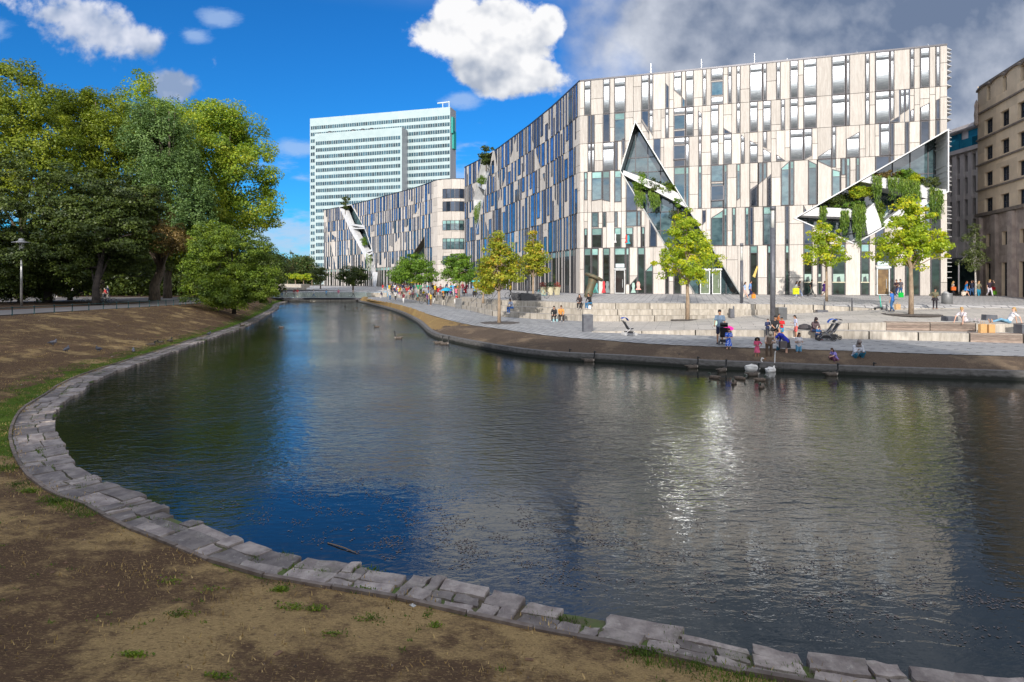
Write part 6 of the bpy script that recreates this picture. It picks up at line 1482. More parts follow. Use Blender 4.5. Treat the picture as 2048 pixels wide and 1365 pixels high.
# round tree pits
for i, (x, y, z, r_, l) in enumerate(((-.95, 47, .006, 1.55, 'dark round tree pit under the olive autumn maple'), (14.3, 48.2, .13, 1.5, 'dark round tree pit under the bright maple'), (29.3, 44, .965, 1.9, 'wide dark tree pit under the rightmost maple'))):
    z = ground_at(x, y, z); q = MB(); q.lathe((x, y, z - .05), [(r_, 0), (r_, .07), (0, .075)], 40); tag(q.build('tree_pit', M('pit_gravel', (.10, .085, .075), .95, col2=(.06, .05, .045), ns=20), None, origin=(x, y, z)), l, 'tree pit')
# ---------------------------------------------------------------- people: one continuous body surface, clothes and hair as children
def cloth_mat(): return M('fabric', (1, 1, 1), .85, objcol=True, ns=9)
FAB = cloth_mat()
def skin_m():
    m, g, b = newmat('skin'); setc(g, b.inputs['Base Color'], X(g.t, g.n('ShaderNodeObjectInfo').outputs['Color'])); b.inputs['Roughness'].default_value = .55; return m
SKIN = skin_m()
PAT = None
def pattern_mat():
    m, g, b = newmat('floral_fabric'); p = g.obj(); v = g.n('ShaderNodeTexVoronoi'); v.inputs['Scale'].default_value = 14; g.t.links.new(p.k, v.inputs['Vector']); d = X(g.t, v.outputs['Distance'])
    c = g.mix(d.step(.25, .38), (.75, .8, .9), X(g.t, g.n('ShaderNodeObjectInfo').outputs['Color'])); setc(g, b.inputs['Base Color'], c); b.inputs['Roughness'].default_value = .85; return m
PAT = pattern_mat()
def blob(name, bones, voxel, extra=None):
    "tapered capsules fused by a voxel remesh into one closed smooth surface"
    mb = MB()
    for a, b, ra, rb in bones:
        a = Vector(a); b = Vector(b); d = b - a; L = d.length
        if L < 1e-5: d = Vector((0, 0, 1)); L = 0; 
        d = d.normalized() if L > 0 else Vector((0, 0, 1)); n = 10
        Q = d.to_track_quat('Z', 'Y').to_matrix(); prof = []
        for k in range(4): t = -math.pi / 2 + (math.pi / 2) * k / 4; prof.append((max(1e-4 if k == 0 else 0, ra * math.cos(t)), ra * math.sin(t)))
        prof[0] = (ra * .02, -ra)
        prof.append((ra, 0)); prof.append((rb, L))
        for k in range(1, 5): t = (math.pi / 2) * k / 4; prof.append((max(rb * .02, rb * math.cos(t)), L + rb * math.sin(t)))
        mb.lathe(a, prof, n, M=Q)
    me = bpy.data.meshes.new(name); me.from_pydata(mb.v, [], mb.f); me.update()
    o = bpy.data.objects.new(name, me); COL.objects.link(o); md = o.modifiers.new('r', 'REMESH'); md.mode = 'VOXEL'; md.voxel_size = voxel; md.use_smooth_shade = True
    s_ = o.modifiers.new('s', 'SMOOTH'); s_.iterations = 2; s_.factor = .4
    dg = bpy.context.evaluated_depsgraph_get(); dg.update(); ev = o.evaluated_get(dg); me2 = bpy.data.meshes.new_from_object(ev)
    bpy.data.objects.remove(o); bpy.data.meshes.remove(me)
    if extra:
        bm = bmesh.new(); bm.from_mesh(me2); t = bpy.data.meshes.new('t'); t.from_pydata(extra.v, [], extra.f); bm.from_mesh(t); bm.to_mesh(me2); bm.free(); bpy.data.meshes.remove(t)
    me2.polygons.foreach_set('use_smooth', np.ones(len(me2.polygons), dtype=bool)); me2.name = name
    return me2
def V3(*a): return Vector(a)
def skeleton(pose, arms, lean=0.0):
    J = {}
    if pose in ('stand', 'walk', 'walk2', 'bend'):
        J['hip'] = V3(0, 0, .93)
        if pose == 'walk': J['kneeL'] = V3(-.1, .2, .52); J['ankL'] = V3(-.1, .34, .11); J['kneeR'] = V3(.1, .02, .50); J['ankR'] = V3(.1, -.33, .16)
        elif pose == 'walk2': J['kneeL'] = V3(-.1, .08, .50); J['ankL'] = V3(-.1, -.16, .12); J['kneeR'] = V3(.1, .12, .52); J['ankR'] = V3(.1, .2, .09)
        else: J['kneeL'] = V3(-.11, .02, .50); J['ankL'] = V3(-.12, 0, .08); J['kneeR'] = V3(.11, .03, .50); J['ankR'] = V3(.12, .02, .08)
        sl = .05 if pose != 'bend' else .55
        J['chest'] = V3(0, sl * .45, 1.25 - (sl > .3) * .09); J['neck'] = V3(0, sl * .75, 1.46 - (sl > .3) * .17); J['head'] = V3(0, sl * .85 + .05, 1.62 - (sl > .3) * .2)
    elif pose == 'sit':
        J['hip'] = V3(0, 0, .54); J['kneeL'] = V3(-.13, .42, .52); J['ankL'] = V3(-.13, .42, .08); J['kneeR'] = V3(.12, .42, .52); J['ankR'] = V3(.15, .36, .08)
        J['chest'] = V3(0, .08, .86); J['neck'] = V3(0, .16, 1.05); J['head'] = V3(0, .22, 1.2)
    elif pose == 'crouch':
        J['hip'] = V3(0, -.18, .3); J['kneeL'] = V3(-.17, .26, .50); J['ankL'] = V3(-.14, .02, .08); J['kneeR'] = V3(.17, .24, .42); J['ankR'] = V3(.15, .0, .08)
        J['chest'] = V3(0, -.02, .62); J['neck'] = V3(0, .08, .82); J['head'] = V3(0, .16, .96)
    elif pose == 'lounge':
        J['hip'] = V3(0, 0, .12); J['kneeL'] = V3(-.12, .44, .24); J['ankL'] = V3(-.1, .84, .07); J['kneeR'] = V3(.1, .45, .14); J['ankR'] = V3(.1, .9, .07)
        J['chest'] = V3(0, -.18, .42); J['neck'] = V3(0, -.25, .62); J['head'] = V3(0, -.25, .79)
    ch, nk = J['chest'], J['neck']; up = (nk - ch).normalized(); J['shL'] = nk + V3(-.185, 0, 0) - up * .06; J['shR'] = nk + V3(.185, 0, 0) - up * .06
    fw = V3(0, 1, 0)
    for s, S in ((-1, 'L'), (1, 'R')):
        sh = J['sh' + S]; a = arms[0 if S == 'L' else 1]
        if a == 'd': e = sh + V3(s * .05, -.02, -.29); w_ = e + V3(s * .01, .06, -.26)
        elif a == 'f': e = sh + V3(s * .05, .03, -.28); w_ = e + V3(-s * .12, .22, .04)
        elif a == 'h': e = sh + V3(s * .2, -.08, -.2); w_ = e + V3(-s * .17, .1, -.12)
        elif a == 'u': e = sh + V3(s * .2, .12, .02); w_ = e + V3(-s * .15, .08, .2)
        elif a == 'o': e = sh + V3(s * .08, .18, -.2); w_ = e + V3(s * .02, .24, -.05)
        elif a == 'b': e = sh + V3(s * .04, -.22, -.2); w_ = V3(s * .26, -.52, .06)
        elif a == 'k': e = sh + V3(s * .04, .12, -.25); w_ = V3(s * .13, J['kneeL'].y - .04, J['kneeL'].z + .1)
        elif a == 'w': e = sh + V3(s * .05, -.12, -.26); w_ = e + V3(0, .02, -.25)
        elif a == 'v': e = sh + V3(s * .04, .10, -.27); w_ = e + V3(-s * .02, .2, -.14)
        J['el' + S] = e; J['wr' + S] = w_; J['ha' + S] = w_ + (w_ - e).normalized() * .075
    if pose == 'crouch': J['hip'] = V3(0, -.2, .27)
    return J
def fingers(J):
    mb = MB()
    for S, s in (('L', -1), ('R', 1)):
        w_, h = J['wr' + S], J['ha' + S]; d = (h - w_).normalized(); side = d.cross(V3(0, 0, 1) if abs(d.z) < .8 else V3(0, 1, 0)).normalized(); cur = side.cross(d)
        for k, L in enumerate((.066, .076, .07, .055)):
            o = h + side * (-.03 + k * .02); m_ = o + d * L * .55 - cur * .008; mb.tube([o - d * .015, m_, m_ + d * L * .4 - cur * .022], [.0095, .009, .007], 5)
        o = w_ + d * .02 + side * -.028; mb.tube([o, o + d * .03 - side * .025, o + d * .06 - side * .03 - cur * .01], [.012, .011, .008], 5)
    return mb
PROTO = {}
def person_meshes(key, pose, arms, dress, vox, female=False, sleeves='short', legs='long', scarf=False, hair='short', puff=1.0):
    k = (pose, arms, dress, vox, female, sleeves, legs, scarf, hair, puff)
    if k in PROTO: return PROTO[k]
    J = skeleton(pose, arms); hp, ch, nk, hd = J['hip'], J['chest'], J['neck'], J['head']
    hl = hp + V3(-.09, 0, -.03); hr = hp + V3(.09, 0, -.03); P_ = puff
    up = (hd - nk).normalized(); fwd = V3(0, 1, 0)
    limbs = []
    for S, h in (('L', hl), ('R', hr)):
        kn, an = J['knee' + S], J['ank' + S]; limbs += [(h, kn, .078, .052), (kn, kn.lerp(an, .35), .052, .055), (kn.lerp(an, .35), an, .055, .036)]
        toe = an + V3(0, .13, -.05) if pose != 'lounge' else an + V3(0, .05, .12); limbs += [(an, toe, .036, .028)]
    torso = [(hl, hr, .095, .095), (hp, ch, .115, .115), (ch + V3(-.06, 0, .02), ch + V3(.06, 0, .02), .11, .11), (ch, nk - (nk - ch) * .25, .12, .09), (J['shL'], J['shR'], .055, .055)]
    armb = []
    for S in 'LR': armb += [(J['sh' + S], J['el' + S], .05, .036), (J['el' + S], J['wr' + S], .037, .025), (J['wr' + S], J['ha' + S], .026, .03)]
    head = [(nk, hd, .052, .055), (hd + up * .03, hd + up * .065 - fwd * .015, .083, .082), (hd + V3(0, .02, -.045), hd + up * .03, .06, .075), (hd + V3(0, .085, 0), hd + V3(0, .1, -.015), .014, .012), (hd + V3(-.08, 0, .005), hd + V3(-.086, -.005, .02), .016, .014), (hd + V3(.08, 0, .005), hd + V3(.086, -.005, .02), .016, .014)]
    body = blob('body', torso + limbs + armb + head, vox, fingers(J) if vox < .03 else None)
    out = {'body': body}
    e = .016
    sl = []
    for S in 'LR':
        sh, el, wr = J['sh' + S], J['el' + S], J['wr' + S]
        if sleeves == 'short': sl += [(sh, sh.lerp(el, .65), .06, .058)]
        elif sleeves == 'long': sl += [(sh, el, .062, .05), (el, wr, .05, .036)]
        elif sleeves == 'none': sl += [(sh, sh.lerp(el, .1), .052, .05)]
    bel = hp + V3(0, 0, -.02)
    out['shirt'] = blob('shirt', [(bel + V3(-.07, 0, 0), bel + V3(.07, 0, 0), .118 * P_, .118 * P_), (hp, ch, .13 * P_, .135 * P_), (ch + V3(-.06, 0, .02), ch + V3(.06, 0, .02), .13 * P_, .13 * P_), (ch, nk - (nk - ch) * .3, .135, .1), (J['shL'], J['shR'], .068, .068)] + sl, vox)
    if dress:     # skirt as a flaring shell
        mb = MB(); rings = []; kc = (J['kneeL'] + J['kneeR']) / 2; top = hp + V3(0, 0, .08); end = {'mini': .55, 'knee': .85, 'long': 1.5}[dress]; low = top + (kc - top) * end
        if dress == 'long': low = V3(kc.x, kc.y * .5 + (J['ankL'].y + J['ankR'].y) * .25, .2)
        for i in range(6):
            t = i / 5; c = top.lerp(low, t); rx = (.135 + .10 * t) * P_; ry = (.12 + .09 * t + (.1 * t if 'walk' in pose else 0)) * P_; rings.append([(c.x + rx * math.cos(a) * (1 + .06 * t * math.sin(6 * a)), c.y + ry * math.sin(a) * (1 + .06 * t * math.sin(6 * a)), c.z) for a in [2 * math.pi * j / 20 for j in range(20)]])
        vs = [v for r in rings for v in r]; fs = [(i * 20 + j, i * 20 + (j + 1) % 20, (i + 1) * 20 + (j + 1) % 20, (i + 1) * 20 + j) for i in range(5) for j in range(20)]; mb.mesh(vs, fs); mb.mesh(rings[0], [tuple(range(20))])
        me = bpy.data.meshes.new('skirt'); me.from_pydata(mb.v, [], mb.f); me.polygons.foreach_set('use_smooth', np.ones(len(me.polygons), dtype=bool)); out['skirt'] = me
    if legs != 'bare':
        tb = [(hl, hr, .108, .108), (hp, hp + V3(0, 0, .05), .125, .12)]
        for S, h in (('L', hl), ('R', hr)):
            kn, an = J['knee' + S], J['ank' + S]
            if legs == 'long': tb += [(h, kn, .096, .07), (kn, kn.lerp(an, .93), .07, .055)]
            elif legs == 'short': tb += [(h, h.lerp(kn, .85), .1, .088)]
        out['trousers'] = blob('trousers', tb, vox)
    sh_ = []
    for S in 'LR':
        an = J['ank' + S]; toe = an + V3(0, .15, -.045) if pose != 'lounge' else an + V3(0, .05, .14)
        me = blob('shoe', [(an + V3(0, -.03, -.035), toe, .042, .036)], vox * 1.0); sh_.append(me)
    out['shoes'] = sh_
    if scarf: hb = [(hd + up * .03, hd + up * .06 - fwd * .03, .103, .1), (hd + V3(0, -.04, -.02), nk + V3(0, -.01, .02), .092, .085), (nk + V3(-.06, .02, -.02), nk + V3(.06, .02, -.02), .08, .08)]
    else:
        hb = [(hd + up * .06 - fwd * .012, hd + up * .07 - fwd * .03, .092, .09), (hd - fwd * .04 + up * .02, hd - fwd * .05, .082, .07)]
        if hair == 'long': hb += [(hd - fwd * .05, nk - fwd * .10 - V3(0, 0, .08), .08, .06), (hd + V3(-.06, -.03, 0), nk + V3(-.09, -.02, -.08), .045, .04), (hd + V3(.06, -.03, 0), nk + V3(.09, -.02, -.08), .045, .04)]
        if hair == 'curly': hb += [(hd + V3(-.1, -.03, .02), hd + V3(-.13, -.03, -.08), .09, .08), (hd + V3(.1, -.03, .02), hd + V3(.13, -.03, -.08), .09, .08), (hd + V3(0, -.1, .03), hd + V3(0, -.1, -.1), .1, .08)]
        if hair == 'bun': hb += [(hd + up * .12 - fwd * .06, hd + up * .13 - fwd * .07, .045, .045)]
        if hair == 'tail': hb += [(hd - fwd * .09 + up * .05, hd - fwd * .14 - V3(0, 0, .1), .035, .03)]
    out['hair'] = blob('hair', hb, vox)
    PROTO[k] = out; return out
SK = {'fair': (.62, .36, .25, 1), 'tan': (.42, .22, .13, 1), 'brown': (.23, .11, .06, 1)}
HC = {'black': (.012, .01, .01, 1), 'brown': (.06, .03, .015, 1), 'blond': (.42, .26, .10, 1), 'grey': (.35, .33, .31, 1), 'red': (.25, .07, .02, 1)}
def person(pos, h, face, label, shirt, legsc, pose='stand', arms='dd', dress=None, skin='tan', hair='short', hc='black', sleeves='short', legs='long', shoes=(.5, .5, .5), scarf=None, vox=.022, group=None, pattern=False, puff=1.0, glasses=False):
    "face: direction the figure looks, degrees, 0 = away from the camera, 180 = towards it"
    ms = person_meshes(None, pose, arms, dress, vox, sleeves=sleeves, legs=legs, scarf=bool(scarf), hair=hair, puff=puff)
    pos = (pos[0], pos[1], ground_at(*pos, .3) if pose not in ('sit', 'lounge', 'crouch') and pos[2] > -.04 else pos[2]); root = empty('person', pos, R(face), label, 'person', group); s = h / 1.75; root.scale = (s, s, s)
    def put(name, me, col, mat):
        if len(me.materials) == 0: me.materials.append(mat)
        o = link(name, me, root); o.color = (*col[:3], 1)
        if o.material_slots[0].material is not mat: o.material_slots[0].link = 'OBJECT'; o.material_slots[0].material = mat
        return o
    put('body', ms['body'], SK[skin], SKIN)
    put('shirt', ms['shirt'], shirt, PAT if pattern else FAB)
    if 'skirt' in ms: put('skirt', ms['skirt'], legsc if dress != 'knee' or legs == 'long' else (legsc if legsc else shirt), PAT if pattern else FAB)
    if 'trousers' in ms: put('trousers', ms['trousers'], legsc, FAB)
    for m_ in ms['shoes']: put('shoe', m_, shoes, FAB)
    if scarf: put('headscarf', ms['hair'], scarf, FAB)
    else: put('hair', ms['hair'], HC[hc], FAB)
    return root
def bag(pos, w_, h, d, label, col, rz=0, cat='bag', name='carrier_bag', mark=None):
    root = empty(name, pos, rz, label, cat); m = M('paper_' + label[:24], col, .7, col2=tuple(q * .85 for q in col), ns=8); b = MB()
    x, y, z = 0, 0, 0; P0 = [(-w_ / 2, -d / 2, 0), (w_ / 2, -d / 2, 0), (w_ / 2, d / 2, 0), (-w_ / 2, d / 2, 0)]; P1 = [(-w_ / 2 * 1.05, -d / 2, h), (w_ / 2 * 1.05, -d / 2 * .9, h * .98), (w_ / 2 * 1.05, d / 2, h), (-w_ / 2 * 1.05, d / 2 * .9, h * .98)]
    b.prism(P0, P1); o = b.build('body', m, None); o.parent = root
    q = MB()
    for s in (-1, 1): q.tube([(-w_ * .2, s * d * .45, h), (-w_ * .14, s * d * .3, h + .14), (w_ * .14, s * d * .3, h + .14), (w_ * .2, s * d * .45, h)], .008, 4)
    o = q.build('handles', m, None); o.parent = root
    if mark:
        q = MB()
        for i in range(4):
            a = -w_ * .28 + i * w_ * .15; q.box((a, -d / 2 - .004, h * .5), (w_ * .09, .006, .05))
        o = q.build('lettering', M('bag_ink', (.06, .06, .02), .6), None); o.parent = root
    return root
tee = lambda r, g, b: (r, g, b)
# --- family group at the water's edge
pz = lambda x, y, z: P(x, y, z)
person(pz(1440, 688, 0), 1.78, 150, 'man in a grey-blue t-shirt and navy shorts standing behind a black pushchair', (.13, .19, .27), (.012, .02, .06), arms='dv', legs='short', shoes=(.01, .015, .05), skin='tan')
person(pz(1457, 709, -.33), 1.28, 185, 'girl in a blue and white patterned dress and dark cardigan looking down', (.02, .10, .55), (.02, .10, .55), arms='ff', dress='knee', legs='bare', skin='fair', hair='long', hc='brown', shoes=(.7, .7, .7), pattern=True)
person(pz(1514, 720, -.43), 1.06, 175, 'small girl with big curly black hair in a bright pink dress', (.75, .10, .22), (.75, .12, .24), arms='hf', dress='knee', legs='bare', hair='curly', shoes=(.02, .01, .01), skin='tan')
person(pz(1538, 721, -.44), 1.58, 165, 'woman in a beige jacket and cream headscarf leaning forward with brown trousers', (.50, .38, .30), (.11, .075, .05), pose='bend', arms='fo', sleeves='long', scarf=(.6, .5, .4), shoes=(.05, .03, .03))
person(pz(1557, 715, -.40), .98, 20, 'toddler in a white top and jeans beside the woman in beige', (.6, .62, .68), (.04, .16, .25), pose='walk2', arms='od', skin='tan', shoes=(.05, .2, .25))
person(pz(1574, 718, -.42), 1.60, 60, 'woman in a royal blue jacket and long black skirt bending over the toddler', (.015, .03, .42), (.012, .012, .014), pose='bend', arms='od', sleeves='long', dress='knee', legs='bare', skin='fair', hc='black', shoes=(.75, .75, .75))
person(pz(1597, 719, -.43), 1.26, 180, 'girl in a white top with a red motif and denim shorts over white leggings', (.62, .60, .62), (.10, .28, .45), arms='ff', legs='short', hair='long', shoes=(.45, .42, .55), skin='tan')
person(pz(1668, 727, -.45), 1.12, 100, 'crouching long-haired child in purple pointing at the water', (.30, .25, .65), (.16, .06, .12), pose='crouch', arms='ok', skin='fair', hair='long', hc='brown', dress=None)
person(pz(1715, 726, -.45), 1.72, 178, 'man in white with a grey headscarf crouching with a phone by the water', (.60, .62, .68), (.02, .16, .26), pose='crouch', arms='fk', sleeves='long', scarf=(.22, .19, .18), shoes=(.06, .1, .3), skin='brown', puff=1.15)
person(pz(1547, 677, 0), 1.72, 185, 'man in a black t-shirt sitting on the bench wall among the children', (.015, .015, .018), (.05, .05, .05), pose='sit', arms='kk', legs='short', shoes=(.6, .6, .6))
person(pz(1535, 676, 0), 1.10, 180, 'boy in a navy jacket sitting left of the man in black', (.02, .03, .09), (.02, .02, .03), pose='stand', arms='ff', sleeves='long', skin='fair')
person(pz(1563, 676, 0), 1.18, 180, 'boy in a bright red t-shirt and blue shorts by the bench wall', (.55, .015, .02), (.02, .25, .45), arms='ff', legs='short', shoes=(.3, .3, .35))
person((15.35, 34.6, .44), .95, 250, 'small child in an orange top standing on the bench wall', (.42, .13, .03), (.02, .12, .14), pose='walk2', arms='of', skin='tan')
person(pz(1592, 677, 0), 1.32, 80, 'girl in a pale blouse and pink shorts standing sideways by the bench wall', (.50, .52, .66), (.75, .12, .12), arms='df', legs='short', hair='tail', hc='black', shoes=(.7, .7, .7))
person(pz(1627, 678, 0), 1.62, 195, 'woman in a dark patterned coat and black headscarf sitting on the bench wall', (.10, .065, .07), (.02, .04, .10), pose='sit', arms='kk', sleeves='long', scarf=(.02, .012, .015), shoes=(.02, .02, .04), puff=1.15)
x_, y_, z_ = pz(1634, 680, 0); person((x_, y_, z_), .98, 200, 'toddler in a blue top on the lap side of the woman in the dark headscarf', (.01, .10, .28), (.02, .03, .07), pose='sit', arms='ff', skin='fair', shoes=(.7, .2, .25))
bag(P(1433, 672, 0)[:2] + (.62,), .32, .42, .12, 'pale green and white carrier bag hanging by the man in grey-blue', (.45, .62, .52), .3)
x_, y_, z_ = P(1546, 704, 0); bag((x_ + .05, y_ - .9, .28), .34, .3, .13, 'grey shoulder bag across the woman in beige', (.09, .075, .075), .2, name='shoulder_bag')
q = MB(); q.lathe((0, 0, 0), [(.02, .0), (.26, .02), (.28, .05), (.2, .07), (0, .08)], 20); o = q.build('pink_disc', M('hot_pink', (.8, .02, .3), .4), None); o.location = (12.6, 34.9, .50); o.rotation_euler = (R(25), 0, 0); tag(o, 'bright pink toy disc lying on the bench wall beside the boy in navy', 'toy')
x_, y_, z_ = P(1610, 659, .42); q = MB(); q.lathe((x_, y_, .40), [(.36, 0), (.4, .1), (.3, .26), (.1, .34), (0, .35)], 12); o = q.build('rucksack', M('rucksack_dark', (.03, .03, .035), .8, col2=(.06, .05, .05)), None, origin=(x_, y_, .4)); tag(o, 'dark rucksack slumped on the bench wall left of the seated woman', 'bag')
def pushchair(pos, rz, label, hood, single=True, s=1.0, folded=False):
    root = empty('pushchair', pos, rz, label, 'pushchair'); root.scale = (s, s, s); blk = M('pram_black', (.02, .02, .024), .6); 
    def ch(mb, n, m, sm=False): o = mb.build(n, m, None, sm); o.parent = root; return o
    f = MB()
    for sx in (-.2, .2):
        f.tube([(sx, -.42, .95), (sx, -.1, .55), (sx, .38, .12)], .016, 6); f.tube([(sx, -.3, .12), (sx, .1, .52)], .014, 6); f.tube([(sx, -.3, .14), (sx, .38, .14)], .012, 6)
    f.tube([(-.2, -.42, .95), (.2, -.42, .95)], .02, 6); ch(f, 'frame', M('pram_frame', (.25, .25, .27), .3, .8))
    s_ = MB(); s_.prism([(-.18, -.08, .38), (.18, -.08, .38), (.18, .24, .42), (-.18, .24, .42)], [(-.18, -.06, .43), (.18, -.06, .43), (.18, .24, .47), (-.18, .24, .47)]); s_.prism([(-.18, -.1, .42), (.18, -.1, .42), (.18, -.04, .42), (-.18, -.04, .42)], [(-.18, -.36, .9), (.18, -.36, .9), (.18, -.3, .9), (-.18, -.3, .9)]); s_.prism([(-.16, -.25, .14), (.16, -.25, .14), (.16, .2, .14), (-.16, .2, .14)], [(-.19, -.25, .28), (.19, -.25, .28), (.19, .22, .26), (-.19, .22, .26)]); ch(s_, 'seat', blk)
    h = MB()
    for i in range(5):
        a0 = R(20 + i * 22); a1 = R(20 + (i + 1) * 22); c = (-.33, .86); r = .3; p = lambda a: (c[0] + r * math.cos(a) * .9, c[1] + r * math.sin(a))
        (ya, za), (yb, zb) = p(a0), p(a1); h.prism([(-.19, ya, za - .02), (.19, ya, za - .02), (.19, yb, zb - .02), (-.19, yb, zb - .02)], [(-.19, ya, za), (.19, ya, za), (.19, yb, zb), (-.19, yb, zb)])
    ch(h, 'hood', M('hood_' + label[:20], hood, .7))
    for sx in (-.24, .24):
        for y_, r in ((-.32, .12), (.38, .09)):
            w_ = MB(); w_.tube([(sx + .0, y_ + r * .85 * math.cos(a), r + r * .85 * math.sin(a)) for a in [2 * math.pi * k / 14 for k in range(14)]], .02, 6, close=True); w_.tube([(sx - .015, y_, r), (sx + .015, y_, r)], r * .55, 10); ch(w_, 'wheel', M('wheel_dark', (.03, .03, .03), .6) if not folded else M('wheel_pale', (.45, .45, .45), .5))
    return root
pushchair(P(1448, 690, 0), R(-20), 'black pushchair behind the girl in the patterned dress', (.02, .02, .022))
pushchair(P(1652, 682, 0), R(75), 'black pushchair with a bright blue hood cover loaded beside the seated woman', (.005, .10, .5), s=1.05)
pushchair(P(1664, 679, 0), R(85), 'dark second pushchair behind the loaded one', (.02, .025, .04))
x_, y_, z_ = P(1258, 671.5, 0)
pushchair((x_, y_, z_), R(-80), 'lone pushchair with a tall blue back standing empty on the promenade', (.005, .07, .42), folded=True, s=.95)
q = MB(); q.prism([(-.2, -.5, .6), (.2, -.5, .6), (.2, -.44, .6), (-.2, -.44, .6)], [(-.16, -.56, 1.15), (.16, -.56, 1.15), (.16, -.53, 1.15), (-.16, -.53, 1.15)]); 
# --- walkers on the plaza
person(pz(1489, 600, 1.42), 1.68, 250, 'woman in a light blue top with a white bag walking behind the slim lamp', (.40, .52, .75), (.55, .4, .35), pose='walk', arms='dw', hair='long', hc='brown', skin='fair', legs='short', vox=.03)
person(pz(1500, 599.5, 1.44), 1.80, 255, 'man in a light blue shirt and navy trousers carrying an orange bag', (.16, .33, .72), (.015, .02, .09), pose='walk', arms='wd', hc='brown', skin='tan', vox=.03)
person(pz(1592, 600.5, 1.36), 1.66, 250, 'woman in white with a black rucksack and a large neon yellow bag', (.65, .65, .68), (.05, .07, .16), pose='walk2', arms='df', hair='long', hc='brown', vox=.03, skin='fair')
person(pz(1598, 599.5, 1.38), 1.68, 250, 'person with a dark rucksack and pale jeans beside the neon bag', (.10, .08, .08), (.32, .40, .62), pose='walk', arms='dd', hair='long', hc='brown', vox=.03)
person(pz(1622, 598.5, 1.42), 1.80, 250, 'man in a black t-shirt and grey trousers striding to the right', (.02, .018, .02), (.16, .165, .15), pose='walk', arms='ww', vox=.03, skin='tan', shoes=(.03, .03, .03))
person(pz(1648, 598.5, 1.42), 1.62, 270, 'woman in a purple dress with a pale rucksack walking right', (.07, .02, .17), (.07, .02, .17), pose='walk', arms='wo', dress='knee', legs='bare', hc='brown', hair='bun', vox=.03, shoes=(.5, .4, .35))
person(pz(1785, 620, 1.03), 1.72, 30, 'boy in a bright blue t-shirt and jeans carrying a paper bag past the scooter', (.04, .17, .55), (.03, .12, .28), pose='walk2', arms='dd', hc='black', vox=.024, skin='tan', shoes=(.03, .02, .03))
person(pz(1794, 597.5, 1.5), 1.76, 110, 'man in a dark brown t-shirt walking left near the wooden door', (.05, .025, .03), (.02, .04, .12), pose='walk', arms='of', vox=.03)
person(pz(1802, 597, 1.5), 1.76, 110, 'man in a grey t-shirt with a shiny green bag near the wooden door', (.11, .10, .115), (.03, .09, .22), pose='walk2', arms='dd', vox=.03)
person(pz(1870, 617, 1.12), 1.64, 160, 'woman in an olive tunic with one hand on her hip beside the round bin', (.13, .12, .07), (.018, .014, .02), pose='stand', arms='fh', dress='mini', legs='long', puff=1.25, hair='bun', vox=.024, shoes=(.5, .3, .22), sleeves='long')
person(pz(1905, 594, 1.6), 1.68, 260, 'blond woman with a large orange shoulder bag at the building corner', (.55, .48, .42), (.015, .012, .02), pose='walk', arms='dd', hair='long', hc='blond', skin='fair', vox=.03)
person(pz(1932, 595, 1.6), 1.66, 250, 'woman in a short blue dress carrying a white carrier bag', (.01, .18, .5), (.01, .18, .5), pose='walk', arms='dd', dress='mini', legs='bare', hair='long', hc='red', skin='fair', vox=.03, shoes=(.7, .7, .7))
person(pz(1944, 593.5, 1.62), 1.76, 120, 'man in navy shading his eyes with a raised hand', (.015, .02, .045), (.03, .09, .22), pose='walk2', arms='ud', skin='tan', vox=.03, shoes=(.03, .03, .04))
person(pz(1957, 595.5, 1.58), 1.70, 170, 'woman in a camouflage-green top and bright blue jeans', (.16, .15, .09), (.01, .20, .32), pose='walk2', arms='fd', hair='long', hc='blond', skin='fair', vox=.03)
person(pz(1979, 596, 1.58), 1.70, 170, 'blond person in black with white trousers and a red bag', (.03, .015, .03), (.6, .55, .6), pose='walk', arms='ud', hair='long', hc='blond', skin='fair', vox=.03)
person(pz(1997, 594.5, 1.6), 1.74, 180, 'man in a white t-shirt and khaki shorts with a green bag', (.62, .60, .62), (.30, .24, .15), pose='stand', arms='fd', legs='short', hc='grey', skin='fair', vox=.03)
person(pz(2012, 594, 1.6), 1.60, 190, 'older person in a pale checked shirt and dark trousers', (.42, .36, .45), (.04, .02, .03), pose='walk2', arms='fd', hc='grey', skin='fair', vox=.03, sleeves='long')
person(pz(2028, 597, 1.56), 1.72, 20, 'boy in a pale t-shirt with a blue rucksack seen from behind', (.42, .45, .52), (.02, .18, .25), pose='walk2', arms='dd', hc='black', vox=.03)
